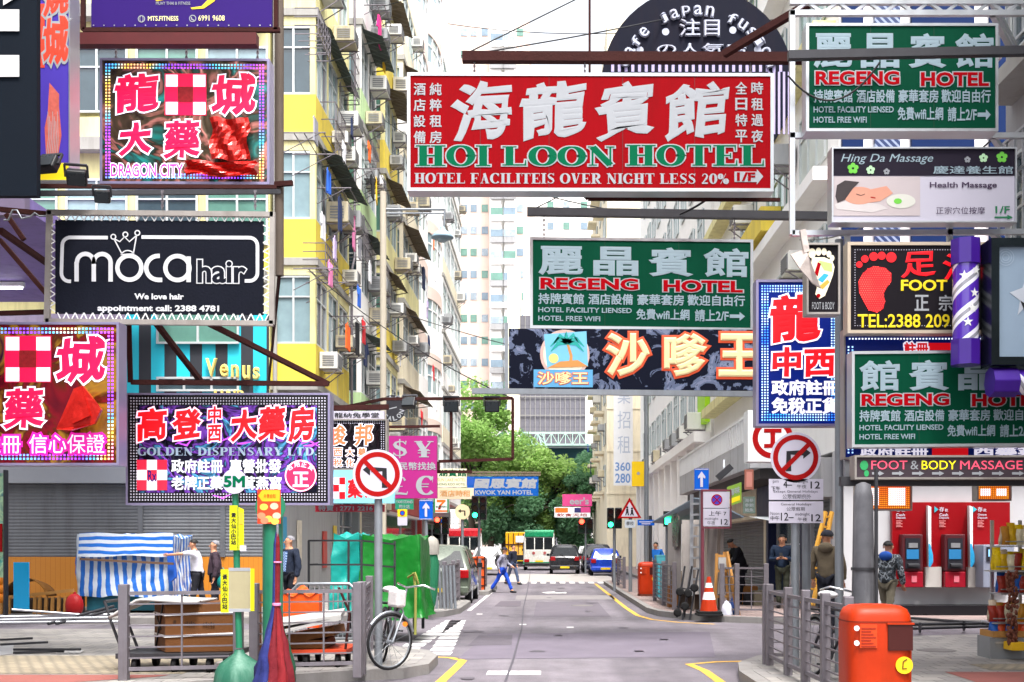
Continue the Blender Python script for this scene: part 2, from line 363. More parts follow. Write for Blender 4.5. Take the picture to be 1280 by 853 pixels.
SERIF = {
 'H': (1.05, lambda: _st(.25) + _st(.80) + [([(.25, .5), (.8, .5)], [TN, TN])]),
 'I': (.5, lambda: _st(.25)), 'L': (.9, lambda: _st(.25) + [([(.2, .035), (.84, .035)], [.035, .035]), ([(.83, .0), (.84, .3)], [.04, .012])]),
 'O': (1.0, lambda: _bowl(.5, .5, .385, .465)), 'C': (.95, lambda: _bowl(.52, .5, .4, .465, 42, 318) + [([(.84, .98), (.84, .66)], [.03, .012])]),
 'G': (1.0, lambda: _bowl(.52, .5, .4, .465, 42, 318) + [([(.84, .98), (.84, .66)], [.03, .012]), ([(.82, .05), (.82, .4)], [.08, .08]), ([(.62, .41), (1.0, .41)], [.025, .025])]),
 'D': (1.0, lambda: _st(.25) + _bowl(.38, .5, .5, .465, -90, 90, 16)),
 'T': (.95, lambda: _st(.475, sr=.1) + [([(.05, .965), (.9, .965)], [.035, .035]), ([(.06, .98), (.05, .7)], [.035, .012]), ([(.89, .98), (.9, .7)], [.035, .012])]),
 'E': (.92, lambda: _st(.25) + [([(.2, .035), (.84, .035)], [.035] * 2), ([(.2, .965), (.8, .965)], [.035] * 2), ([(.3, .5), (.62, .5)], [.03] * 2), ([(.84, .0), (.85, .3)], [.04, .012]), ([(.79, 1.0), (.8, .72)], [.035, .012]), ([(.62, .38), (.62, .62)], [.025] * 2)]),
 'F': (.85, lambda: _st(.25) + [([(.2, .965), (.78, .965)], [.035] * 2), ([(.3, .5), (.62, .5)], [.03] * 2), ([(.77, 1.0), (.78, .72)], [.035, .012]), ([(.62, .38), (.62, .62)], [.025] * 2)]),
 'N': (1.05, lambda: [([(.2, 0), (.2, 1)], [TN, TN]), ([(.85, 0), (.85, 1)], [TN, TN]), ([(.2, .97), (.85, .04)], [TK * .95] * 2), ([(.06, .03), (.36, .03)], [.03] * 2), ([(.03, .97), (.3, .97)], [.03] * 2), ([(.7, .97), (1.0, .97)], [.03] * 2)]),
 'A': (1.0, lambda: [([(.5, .98), (.2, .03)], [TN, TN]), ([(.47, .98), (.76, .03)], [TK * .95] * 2), ([(.28, .33), (.68, .33)], [.025] * 2), ([(.06, .03), (.36, .03)], [.03] * 2), ([(.56, .03), (.97, .03)], [.03] * 2)]),
 'V': (1.0, lambda: [([(.5, .03), (.82, .97)], [TN, TN]), ([(.5, .03), (.24, .97)], [TK * .95] * 2), ([(.66, .97), (.97, .97)], [.03] * 2), ([(.04, .97), (.44, .97)], [.03] * 2)]),
 'Y': (1.0, lambda: _st(.5, 0, .5, sr=.1) + [([(.5, .45), (.82, .97)], [TN, TN]), ([(.5, .45), (.22, .97)], [TK * .95] * 2), ([(.66, .97), (.97, .97)], [.03] * 2), ([(.03, .97), (.42, .97)], [.03] * 2)]),
 'S': (.8, lambda: [([(.66, .8), (.58, .93), (.4, .965), (.22, .9), (.16, .75), (.24, .62), (.42, .52), (.6, .4), (.66, .25), (.58, .1), (.4, .035), (.2, .08), (.13, .22)], [.03, .035, .035, .06, .09, .105, .115, .105, .09, .06, .035, .035, .03]), ([(.69, 1.0), (.68, .74)], [.03, .012]), ([(.1, 0), (.11, .27)], [.03, .012])]),
 'P': (.9, lambda: _st(.25) + _bowl(.4, .72, .38, .25, -90, 90, 14)), 'R': (1.0, lambda: _st(.25) + _bowl(.4, .73, .36, .24, -90, 90, 14) + [([(.5, .48), (.8, .05)], [.1, .1]), ([(.72, .03), (1.0, .03)], [.03] * 2)]),
 '2': (.75, lambda: [([(.14, .74), (.2, .92), (.37, .965), (.54, .9), (.6, .74), (.5, .5), (.3, .28), (.12, .06)], [.06, .04, .035, .06, .1, .09, .06, .035]), ([(.08, .07), (.66, .07)], [.07] * 2)]),
 '0': (.78, lambda: _bowl(.39, .5, .27, .465)), '%': (1.1, lambda: _bowl(.28, .72, .15, .22) + _bowl(.82, .26, .15, .22) + [([(.8, 1.0), (.3, 0)], [.025] * 2)]),
 '.': (.35, lambda: [([(.17, .02), (.17, .18)], [.09] * 2)]), ' ': (.4, lambda: []),
 '$': (.8, lambda: SERIF['S'][1]() + [([(.4, -.12), (.4, 1.12)], [.03] * 2)]),
 '\u00a5': (1.0, lambda: SERIF['Y'][1]() + [([(.2, .42), (.8, .42)], [.025] * 2), ([(.2, .27), (.8, .27)], [.025] * 2)]),
 '\u20ac': (1.0, lambda: SERIF['C'][1]() + [([(.02, .57), (.66, .57)], [.025] * 2), ([(.02, .43), (.62, .43)], [.025] * 2)]),
 '\u00a3': (.9, lambda: [([(.74, .78), (.66, .93), (.5, .965), (.36, .86), (.33, .66), (.38, .4), (.32, .15), (.14, .05)], [.06, .04, .035, .08, .1, .1, .06, .03]), ([(.1, .06), (.5, .09), (.82, .05), (.86, .2)], [.05, .06, .05, .02]), ([(.16, .47), (.62, .47)], [.025] * 2)]),
}
def serif_shapes(text, grow=0.0, gap=0.06):
    vs, fs, x, z = [], [], 0.0, 0.0
    for ch in text:
        w, fn = SERIF[ch]
        for pts, hw in fn():
            z += 0.0006; n = len(pts); base = len(vs)
            for i, (px, py) in enumerate(pts):
                q0 = Vector(pts[max(i - 1, 0)]); q1 = Vector(pts[min(i + 1, n - 1)]); t = (q1 - q0).normalized(); nn = Vector((-t.y, t.x))
                e = Vector((px, py))
                if grow and i == 0: e = e - t * grow
                if grow and i == n - 1: e = e + t * grow
                for sgn in (1, -1):
                    p = e + nn * (hw[i] + grow) * sgn; vs.append(Vector((x + p.x, p.y, z)))
            for i in range(n - 1): fs.append((base + 2 * i, base + 2 * i + 1, base + 2 * i + 3, base + 2 * i + 2))
        x += w + gap
    return vs, fs

def brush(vs, amt):
    out = []
    for v in vs:
        d = mnoise.noise_vector(Vector((v.x * 2.3, v.y * 2.3, 3.1))) * 0.07 * amt
        d2 = mnoise.noise_vector(Vector((v.x * 7, v.y * 7, 1.7))) * 0.018 * amt
        out.append(Vector((v.x + d.x + d2.x + 0.05 * amt * (v.y - 0.4), v.y + d.y + d2.y + 0.09 * amt * (v.x - 0.5), v.z)))
    return out

class Sign:
    """a signboard that faces the camera, measured in photo pixels at depth Z"""
    def __init__(s, name, label, cat, x0, y0, x1, y1, Z, th=0.16, slope=0.0, group=None, root=None, off=0.0):
        s.x0, s.y0, s.x1, s.y1, s.Z, s.th, s.sl, s.off = x0, y0, x1, y1, Z, th, slope, off
        s.k = Z / F
        s.root = root or thing(name, label, cat, W((x0 + x1) / 2, y1, Z), group)
        s.parts = {}
    def P(s, px, py, d=0.0):
        return Vector(((px - HX) * s.k, s.Z - d, EYE + (HY - (py + s.sl * (px - s.x0))) * s.k))
    def mb(s, part, m):
        return s.parts.setdefault((part, m.name), (MB(), m))[0]
    def d(s, layer): return s.off + 0.003 + 0.0022 * layer
    def board(s, m, part='panel', inset=0):
        b = s.mb(part, m); a = [s.P(s.x0 + inset, s.y0 + inset), s.P(s.x1 - inset, s.y0 + inset), s.P(s.x1 - inset, s.y1 - inset), s.P(s.x0 + inset, s.y1 - inset)]
        b.prism(a, (0, s.th, 0)); return s
    def frame(s, m, w=4, part='frame', proud=0.03):
        b = s.mb(part, m)
        for (a0, b0, a1, b1) in ((s.x0 - w, s.y0 - w, s.x1 + w, s.y0), (s.x0 - w, s.y1, s.x1 + w, s.y1 + w), (s.x0 - w, s.y0, s.x0, s.y1), (s.x1, s.y0, s.x1 + w, s.y1)):
            b.prism([s.P(a0, b0, proud), s.P(a1, b0, proud), s.P(a1, b1, proud), s.P(a0, b1, proud)], (0, s.th + 2 * proud, 0))
        return s
    def poly(s, pts, m, layer=1, part='emblem', depth=0.004):
        s.mb(part, m).prism([s.P(x, y, s.d(layer)) for x, y in pts], (0, depth, 0)); return s
    def rect(s, x0, y0, x1, y1, m, layer=1, part='emblem'):
        return s.poly([(x0, y0), (x1, y0), (x1, y1), (x0, y1)], m, layer, part)
    def disc(s, cx, cy, r, m, layer=1, part='emblem', ry=None, a0=0, a1=360, n=28):
        ry = ry or r
        return s.poly([(cx + r * math.cos(R(a0 + (a1 - a0) * i / n)), cy + ry * math.sin(R(a0 + (a1 - a0) * i / n))) for i in range(n + (a1 - a0 != 360))], m, layer, part)
    def ring(s, cx, cy, r, w, m, layer=1, part='emblem', a0=0, a1=360, n=36, ry=None):
        ry = ry or r; p = [(cx + r * math.cos(R(a0 + (a1 - a0) * i / n)), cy + ry * math.sin(R(a0 + (a1 - a0) * i / n))) for i in range(n + 1)]
        return s.line(p, w, m, layer, part)
    def line(s, pts, w, m, layer=1, part='emblem'):
        """stroke of width w pixels along a pixel path"""
        n = len(pts); ws = w if isinstance(w, (list, tuple)) else [w] * n; vs = []
        for i, (x, y) in enumerate(pts):
            q0 = Vector(pts[max(i - 1, 0)]); q1 = Vector(pts[min(i + 1, n - 1)])
            if n > 3 and (Vector(pts[0]) - Vector(pts[-1])).length < 1e-3 and i in (0, n - 1): q0, q1 = Vector(pts[-2]), Vector(pts[1])
            t = (q1 - q0).normalized(); nn = Vector((-t.y, t.x)) * ws[i] / 2
            vs += [s.P(x + nn.x, y + nn.y, s.d(layer)), s.P(x - nn.x, y - nn.y, s.d(layer))]
        s.mb(part, m).add(vs, [(2 * i, 2 * i + 1, 2 * i + 3, 2 * i + 2) for i in range(n - 1)]); return s
    def dots(s, x0, y0, x1, y1, step, m, size=1.6, layer=1, part='led_dots'):
        b = s.mb(part, m); nx = max(1, int(round((x1 - x0) / step))); ny = max(1, int(round((y1 - y0) / step)))
        for j in range(ny):
            for i in range(nx):
                x = x0 + (i + .5) * (x1 - x0) / nx; y = y0 + (j + .5) * (y1 - y0) / ny; h = size / 2
                b.add([s.P(x - h, y - h, s.d(layer)), s.P(x + h, y - h, s.d(layer)), s.P(x + h, y + h, s.d(layer)), s.P(x - h, y + h, s.d(layer))], [(0, 1, 2, 3)])
        return s
    def dotframe(s, inset, rows, step, m, size=1.6, layer=1, x0=None, x1=None, y0=None, y1=None):
        x0 = s.x0 if x0 is None else x0; x1 = s.x1 if x1 is None else x1; y0 = s.y0 if y0 is None else y0; y1 = s.y1 if y1 is None else y1
        w = rows * step
        s.dots(x0 + inset, y0 + inset, x1 - inset, y0 + inset + w, step, m, size, layer)
        s.dots(x0 + inset, y1 - inset - w, x1 - inset, y1 - inset, step, m, size, layer)
        s.dots(x0 + inset, y0 + inset + w, x0 + inset + w, y1 - inset - w, step, m, size, layer)
        s.dots(x1 - inset - w, y0 + inset + w, x1 - inset, y1 - inset - w, step, m, size, layer)
        return s
    def letters(s, t, bold, res, br):
        if not br: return glyphs(t, bold, res)
        vs, fs = [], []
        for i, ch in enumerate(t):
            v, f = glyphs(ch, bold, res); n = len(vs)
            vs += [p + Vector((i * 1.0, 0, 0)) for p in brush([Vector((q.x + i * 0.0, q.y, q.z)) for q in v], br)]
            fs += [tuple(k + n for k in ff) for ff in f]
        return vs, fs
    def text(s, t, x0, y0, x1, y1, m, bold=0.02, out=None, layer=2, br=0.0, serif=False, part='lettering', thick=0.0015, res=3, rot=0.0, slant=0.0):
        """fit letters into the pixel box; out = (material, width in pixels) paints a border behind them"""
        if serif:
            vs, fs = serif_shapes(t)
        else:
            vs, fs = s.letters(t, bold, res, br)
        if not vs: return s
        ax, bx = min(v.x for v in vs), max(v.x for v in vs); ay, by = min(v.y for v in vs), max(v.y for v in vs)
        fx = (x1 - x0) / max(bx - ax, 1e-6); fy = (y1 - y0) / max(by - ay, 1e-6); cx, cy = (x0 + x1) / 2, (y0 + y1) / 2
        ca, sa = math.cos(R(rot)), math.sin(R(rot))
        def put(vs, layer, m, ztop, extra=0.0):
            zm = max(max(v.z for v in vs), 1e-6); pv = []
            for v in vs:
                x = x0 + (v.x - ax) * fx - cx; y = y1 - (v.y - ay) * fy - cy
                x -= slant * y
                x, y = x * ca - y * sa, x * sa + y * ca
                pv.append(s.P(cx + x, cy + y, s.d(layer) + extra + ztop * v.z / zm))
            s.mb(part, m).add(pv, fs2)
        if out:
            om, ow = out
            if serif: v2, fs2 = serif_shapes(t, grow=ow / max(fy, 1e-6))
            else:
                v2, fs2 = s.letters(t, bold + ow / ((abs(fx) + abs(fy)) / 2), res, br)
            put(v2, layer, om, thick)
        fs2 = fs
        put(vs, layer + (.3 if out else 0), m, thick, thick if out else 0.0)
        return s
    def done(s, bevel=0.0):
        for (part, mn), (b, m) in s.parts.items():
            if b.v: b.build(part, m, s.root, fix=part in ('panel', 'frame', 'emblem', 'cabinet'), bevel=bevel if part in ('panel', 'frame') else 0)
        return s.root
# ================================================================== materials of the place
M = {}
M['asphalt'] = asphalt('asphalt', '544e56', '6f696f', .3, .9)
M['kerb'] = mat('kerb_concrete', '7c7977', .85, var=.25, scale=1.5, bump=.3, stain=.4)
M['pave_a'] = brick('paving_grey', '88847f', '73706f', '555250', 1.0, .3, .3, .85, var=.2, msize=.008)
M['pave_b'] = brick('paving_pink', '8a7773', '7a6a66', '574e4c', 1.0, .3, .3, .85, var=.22, msize=.008)
M['white_line'] = worn('road_paint_white', 'd0cecc')
M['yellow_line'] = worn('road_paint_yellow', 'c89c3c', cover=.6)
M['tar'] = mat('tar_joint', '46424a', .7)
M['steel'] = mat('galvanised_steel', '8d9298', .45, .7, var=.2, scale=8, stain=.35, stainc='5c5148')
M['steel_dark'] = mat('dark_steel', '3a3a3e', .5, .5, var=.2, scale=8)
M['rust'] = mat('rusty_beam', '371b19', .85, 0, spec=.1, var=.35, scale=6, bump=.3)
M['rail'] = mat('railing_paint', '6f6a70', .5, .4, var=.25, scale=10, stain=.45, stainc='4c3b34')
M['alu'] = mat('aluminium', 'b9bcc0', .35, .8, var=.12, scale=6)
M['chrome'] = mat('chrome', 'd5d8dc', .12, 1.0, var=.05)
M['black'] = mat('black_plastic', '17171a', .4, var=.2)
M['rubber'] = mat('rubber', '121214', .8, var=.2)
M['white'] = mat('white_paint', 'dcdcdc', .5, var=.06, scale=3, stain=.18, stainc='8d8378')
M['glass_dark'] = glass('window_glass', '33444c')
M['glass_pale'] = glass('window_glass_pale', '7f969c')
M['glass_green'] = glass('window_glass_green', '557f72')
M['curtain'] = mat('window_curtain', 'b9bfb8', .3, var=.3, scale=1.4)
M['winframe'] = mat('window_aluminium', 'c3c8c8', .4, .4, var=.08)
M['ac'] = mat('air_conditioner_case', 'd4d3ce', .5, var=.08, scale=4, stain=.3, stainc='7d6e5a')
M['ac_grille'] = mat('air_conditioner_grille', '77787a', .6, var=.2)
M['canopy'] = mat('canopy_sheet', '56605c', .6, .3, var=.35, scale=3, stain=.4, stainc='2c2a28')
M['canopy_b'] = mat('canopy_sheet_brown', '6f6250', .7, .1, var=.35, scale=3, stain=.4, stainc='2c2a28')
M['slab'] = mat('balcony_slab', '9a9893', .8, var=.2, stain=.4)

def offset_poly(p, d):
    n = len(p); out = []
    area = sum(p[i][0] * p[(i + 1) % n][1] - p[(i + 1) % n][0] * p[i][1] for i in range(n))
    sg = 1 if area > 0 else -1
    for i in range(n):
        a, b, c = Vector(p[i - 1]), Vector(p[i]), Vector(p[(i + 1) % n])
        e1, e2 = (b - a).normalized(), (c - b).normalized()
        n1, n2 = Vector((-e1.y, e1.x)) * sg, Vector((-e2.y, e2.x)) * sg
        m = (n1 + n2); m = m / max(m.length_squared / 2, .3)
        out.append((b.x + m.x * d, b.y + m.y * d))
    return out
def smooth_poly(p, corners=None):
    return p
# ------------------------------------------------------------------ ground
struct('ground', MB().add([(-900, -60, -.03), (900, -60, -.03), (900, 1800, -.03), (-900, 1800, -.03)], [(0, 1, 2, 3)]), mat('far_ground', '6d6a66', .9))
struct('road', MB().add([(-60, -20, 0), (60, -20, 0), (60, 260, 0), (-60, 260, 0)], [(0, 1, 2, 3)]), M['asphalt'])
def pavement(poly, m):
    struct('kerb', MB().prism([(x, y, 0.13) for x, y in poly], (0, 0, -.16)), M['kerb'])
    struct('pavement', MB().prism([(x, y, 0.134) for x, y in offset_poly(poly, .16)], (0, 0, -.05)), m)
pavement([(-30, 23.6), (-7, 23.6), (-4.6, 24.1), (-3.2, 25), (-2.35, 26.1), (-2.1, 27.4), (-2.1, 31), (-2.4, 32.2), (-3.4, 33.1), (-4.4, 33.8), (-4.4, 46), (-4.4, 105), (-30, 105)], M['pave_a'])
pavement([(30, 22.9), (30, 112), (4.4, 112), (4.4, 53), (4.0, 51.2), (3.0, 50.2), (2.5, 49.4), (2.3, 48.4), (2.35, 27.6), (2.5, 26.3), (2.9, 25.2), (3.7, 24.2), (5, 23.4), (7, 22.9)], M['pave_b'])
pavement([(2.25, 2), (2.25, 13.6), (2.4, 14.6), (2.8, 15.5), (3.6, 16.5), (4.8, 17.9), (6.2, 19), (8, 19.5), (30, 19.6), (30, 2)], M['pave_a'])
pavement([(-2.4, 13.6), (-1.75, 13.9), (-1.5, 14.4), (-1.5, 15.6), (-1.7, 16.3), (-2.3, 17), (-3, 18.4), (-4, 20), (-6, 20.5), (-30, 20.6), (-30, 10), (-6, 10.8), (-3.8, 12.6)], M['pave_a'])
def mark(name, poly, m, z=.004):
    return struct(name, MB().add([(x, y, z) for x, y in poly], [tuple(range(len(poly)))]), m)
def stripe(name, pts, w, m, z=.004):
    b = MB(); n = len(pts); vs = []
    for i, p in enumerate(pts):
        t = (Vector(pts[min(i + 1, n - 1)]) - Vector(pts[max(i - 1, 0)])).normalized(); nn = Vector((-t.y, t.x)) * w / 2
        vs += [(p[0] + nn.x, p[1] + nn.y, z), (p[0] - nn.x, p[1] - nn.y, z)]
    b.add(vs, [(2 * i, 2 * i + 1, 2 * i + 3, 2 * i + 2) for i in range(n - 1)])
    return struct(name, b, m)
stripe('yellow_kerb_line', [(1.98, 49), (2.0, 30), (2.05, 26.5), (2.25, 25.1), (2.7, 24.2), (3.4, 23.6)], .11, M['yellow_line'])
stripe('yellow_kerb_line', [(2.02, 11), (2.02, 13.6), (2.0, 14.8), (1.9, 15.6), (2.3, 15.9), (2.7, 16)], .12, M['yellow_line'])
stripe('yellow_kerb_line', [(-1.3, 11), (-1.28, 13.4), (-1.22, 15.2), (-1.2, 16.1), (-1.4, 16.5), (-2.0, 16.8)], .12, M['yellow_line'])
stripe('white_road_line', [(-1.98, 28.6), (-1.98, 42)], .1, M['white_line'])
mark('white_road_line', [(-.78, 14.3), (-.1, 14.3), (-.1, 14.75), (-.78, 14.75)], M['white_line'])
b = MB()
for i in range(11):
    y0 = 16.9 + i * .74
    for xa, xb in ((-2.2, -2.05), (-1.62, -1.95)):
        t = i / 10; x = xa + (xb - xa) * t
        b.add([(x - .17, y0, .004), (x + .17, y0, .004), (x + .17, y0 + .5, .004), (x - .17, y0 + .5, .004)], [(0, 1, 2, 3)])
struct('crossing_lines', b, M['white_line'])
b = MB()
for i in range(9):
    x = -1.2 + i * .42
    b.add([(x, 49.6, .004), (x + .24, 49.6, .004), (x + .24, 51.4, .004), (x, 51.4, .004)], [(0, 1, 2, 3)])
struct('crossing_lines', b, M['white_line'])
mark('road_patch', [(-1.0, 34.5), (2.0, 34.5), (2.05, 37.5), (-1.05, 37.5)], mat('road_patch', '7a7576', .8, var=.3, scale=2))
mark('road_patch', [(-2.4, 51.6), (3.2, 51.6), (3.2, 66), (-2.6, 66)], mat('road_patch_far', '9a9490', .8, var=.3, scale=2))
mark('road_patch', [(-1.3, 16.3), (2.4, 16.6), (3.0, 21.5), (-1.1, 21)], mat('road_patch_dark', '605964', .8, var=.35, scale=1.5, bump=.3))
mark('road_patch', [(-.35, 26), (1.4, 26), (1.4, 33), (-.35, 33)], mat('road_patch_mid', '5c565e', .8, var=.3, scale=1.5, bump=.3))
stripe('road_joint', [(-.52, 12), (-.5, 16), (-.52, 22), (-.66, 30), (-.75, 40), (-1.0, 60), (-1.2, 75)], .03, M['tar'], z=.008)
mark('lane_arrow', [(-.1, 39), (.6, 39), (.6, 39.9), (.2, 39.9), (.2, 40.6), (-.25, 39.7)], M['white_line'], .008)
for x, y in ((.1, 20.5), (.35, 22.6), (-.6, 23.4), (1.9, 19.6), (.9, 27.9), (-1.7, 27), (1.3, 17.4)):
    mark('road_stud', [(x, y), (x + .14, y), (x + .14, y + .22), (x, y + .22)], M['white_line'])
for x, y, s in ((5.45, 16.2, .27), (.9, 31, .3)):
    m_ = MB(); zz = .14 if abs(x) > 2 else .01
    m_.lathe([(s, zz - .02), (s, zz), (s * .88, zz + .003), (s * .86, zz + .0005)], (x, y, 0), 24)
    single('manhole_cover', {5.45: 'worn iron manhole cover set in paving before the snack shelves', -6.4: 'worn iron manhole cover in paving behind the blue striped stall street edge', 3.3: 'small iron cover in paving beside railing with round posts', .9: 'round manhole cover out in the road past the junction'}[x], 'manhole cover', m_, mat('worn_iron', '6a6664', .7, .2, var=.3, scale=20))

# ------------------------------------------------------------------ buildings: windows and storeys
def window(parent, p0, ux, uz, w, h, dpt, n=2, pane='glass_dark', frame='winframe', fw=.05, transom=True):
    """p0: lower left corner, ux: unit vector along, dpt: outward unit vector"""
    p0, ux, uz, dv = Vector(p0), Vector(ux), Vector(uz), Vector(dpt)
    fb = MB()
    def bx(a0, a1, b0, b1, q=.05): fb.obox(p0 + ux * (a0 + a1) / 2 + uz * (b0 + b1) / 2 + dv * q / 2, ux * abs(a1 - a0) / 2, uz * abs(b1 - b0) / 2, dv * q / 2)
    bx(0, w, 0, fw); bx(0, w, h - fw, h); bx(0, fw, fw, h - fw); bx(w - fw, w, fw, h - fw)
    for i in range(1, n): bx(w * i / n - fw / 2, w * i / n + fw / 2, fw, h - fw, .045)
    if transom: bx(fw, w - fw, h * .68, h * .68 + fw * .8, .04)
    f = fb.build('window', M[frame], parent)
    pb = MB().obox(p0 + ux * w / 2 + uz * h / 2 - dv * .03, ux * (w / 2 - fw / 2), uz * (h / 2 - fw / 2), dv * .03)
    pb.build('pane', M[pane], f)
    return f
def canopy(parent, X, o, z, y0, y1, out=.8, drop=.35, m='canopy', name='canopy'):
    b = MB(); n = max(4, int((y1 - y0) / .16))
    def fn(u, v):
        y = y0 + (y1 - y0) * u; wv = .015 * (1 if int(u * n) % 2 else -1)
        return (X + o * out * v, y, z - drop * v + wv)
    b.sheet(fn, n, 2, False)
    for i in range(4):
        y = y0 + (y1 - y0) * (i + .5) / 4
        b.bar((X, y, z - .35), (X + o * out * .95, y, z - drop - .03), .03)
    return b.build(name, M[m], parent, fix=False)
def tenement(name, label, X, y0, y1, o, floors, fh, base, wall, bands, nwin, depth=9.0, pr=.9, side_win=True, panes=('glass_dark', 'glass_pale', 'glass_green'), group='tenement blocks along the street', ground=True, can='canopy', roof_extra=1.0, seed=0, canopy_every=1, gap=.9):
    rr = random.Random(seed); bl = thing(name, label, 'building', ((X - o * depth / 2), y0, 0), group)
    H_ = base + floors * fh
    w = MB().box(X, X - o * depth, y0, y1, base - .3, H_ + roof_extra); w.build('wall', wall, bl)
    for k in range(floors):
        z = base + k * fh; c = bands[k % len(bands)]; a, e = y0 + .12 + gap, y1 - .12; xo = X + o * pr
        MB().box(X, xo + o * .06, a - .05, e + .05, z - .18, z).build('slab', M['slab'], bl)
        MB().box(X, xo, a, e, z, z + .95).build('parapet', c, bl)
        hb = MB().box(X, xo, a, e, z + fh - .42, z + fh - .18)
        nw = nwin; pw = .16; L = (e - a - pw * (nw + 1)) / nw
        for i in range(nw + 1): hb.box(xo - o * .14, xo - o * .005, a + i * (L + pw), a + i * (L + pw) + pw, z + .95, z + fh - .42)
        hb.build('bay_frame', wall, bl)
        MB().box(X + o * .02, xo - o * .16, a + .25, e - .1, z + .95, z + fh - .42).build('bay_interior', M['curtain'] if rr.random() < .4 else M['glass_dark'], bl)
        for i in range(nw):
            yy = a + pw + i * (L + pw)
            window(bl, (xo - o * .07, yy + .01, z + .955), (0, 1, 0), (0, 0, 1), L - .02, fh - .42 - .96, (o, 0, 0), 2 if L < 1.6 else 3, rr.choice(panes))
        if side_win:
            window(bl, (min(X, xo) + .05, a + .06, z + .955), (1, 0, 0), (0, 0, 1), pr - .1, fh - .42 - .96, (0, -1, 0), 2, rr.choice(panes))
        if k % canopy_every == 0 and rr.random() < .6:
            canopy(bl, xo, o, z + fh - .22, a + rr.random() * .3, e - rr.random() * .6, .35 + rr.random() * .3, .24, can)
    for yy in (y0 + .06, y1 - .1):
        MB().tube([(X + o * .12, yy, 3.0), (X + o * .12, yy, H_)], .055, 8).build('drain_pipe', M['slab'], bl)
    return bl

YEL = mat('paint_yellow', 'd8c048', .7, var=.15, scale=2, stain=.6, stainc='8a7a4a')
YELP = mat('paint_pale_yellow', 'dcd49a', .7, var=.14, scale=2, stain=.6, stainc='82785c')
GRN = mat('paint_pale_green', 'b4d09c', .7, var=.12, scale=2, stain=.55, stainc='7d856c')
CRM = mat('paint_cream', 'ddd3bb', .7, var=.1, scale=2, stain=.5, stainc='86796a')
WHT = mat('paint_white', 'eceae8', .7, var=.05, scale=2, stain=.12, stainc='9b9187')
PNK = mat('paint_pink_white', 'd8c3b8', .7, var=.07, scale=2, stain=.25, stainc='9b9187')
GRY = mat('paint_grey', '9a9a9c', .7, var=.1, scale=2, stain=.3)
BLUE = mat('panel_blue', '0c2450', .6, spec=.1, var=.15)

LX = -6.8
tenement('tenement_building', 'yellow tenement block on the street corner above the striped salon front', LX, 28.05, 33.0, 1, 4, 3.05, 5.6, YELP, [YEL, YEL, YEL, YELP], 3, seed=1, gap=0, pr=1.1)
tenement('tenement_building', 'pale green tenement block between two yellow ones, green balcony fronts', LX, 33.04, 37.2, 1, 5, 3.0, 5.2, WHT, [GRN, WHT, GRN, GRN, WHT], 2, seed=2, pr=1.25)
tenement('tenement_building', 'narrow yellow tenement block beyond the pale green one', LX, 37.24, 41.6, 1, 5, 3.05, 5.0, YELP, [YEL, YEL, YELP, YEL, YEL], 2, seed=3, pr=1.35, can='canopy_b')
tenement('tenement_building', 'cream tenement block just before the round white apartment bays', LX, 41.64, 48.0, 1, 6, 3.0, 4.8, CRM, [WHT, CRM, YELP, CRM], 3, seed=4, pr=1.4, can='canopy_b')
# white block with rounded bays
bl = thing('apartment_building', 'white apartment block with big rounded balcony bays', 'building', (LX - 4, 48, 0), 'tenement blocks along the street')
MB().box(LX, LX - 9, 48.04, 62, 3.0, 31).build('wall', WHT, bl)
for k in range(8):
    z = 4.6 + k * 3.2
    for cy in (51.4, 58.2):
        arc = [(LX - .02, cy - 3.1)] + [(LX + 1.35 * math.sin(R(180 * i / 18)) ** .6, cy - 3.1 * math.cos(R(180 * i / 18))) for i in range(1, 18)] + [(LX - .02, cy + 3.1)]
        MB().prism([(x, y, z) for x, y in arc], (0, 0, 1.25), True).build('balcony', WHT, bl)
        arc2 = [(LX + (x - LX) * .95, cy + (y - cy) * .97) for x, y in arc]
        MB().prism([(x, y, z + 1.25) for x, y in arc2], (0, 0, 1.35), True).build('bay_window', M['glass_pale'], bl)
        fr = MB()
        for i in range(1, 18, 2):
            x, y = arc2[i]; fr.box(x - .05, x + .05, y - .05, y + .05, z + 1.25, z + 2.6)
        for i in range(0, 18): fr.bar((arc2[i][0], arc2[i][1], z + 2.1), (arc2[i + 1][0], arc2[i + 1][1], z + 2.1), .07)
        fr.build('window_frame', M['white'], bl)
        MB().prism([(x, y, z + 2.6) for x, y in arc], (0, 0, .6), True).build('lintel_band', PNK, bl)
tenement('tenement_building', 'pale apartment block beyond the round white bays, hung with washing', LX + .1, 62.1, 76, 1, 8, 3.1, 4.2, WHT, [WHT, CRM, WHT], 5, seed=6, canopy_every=3)

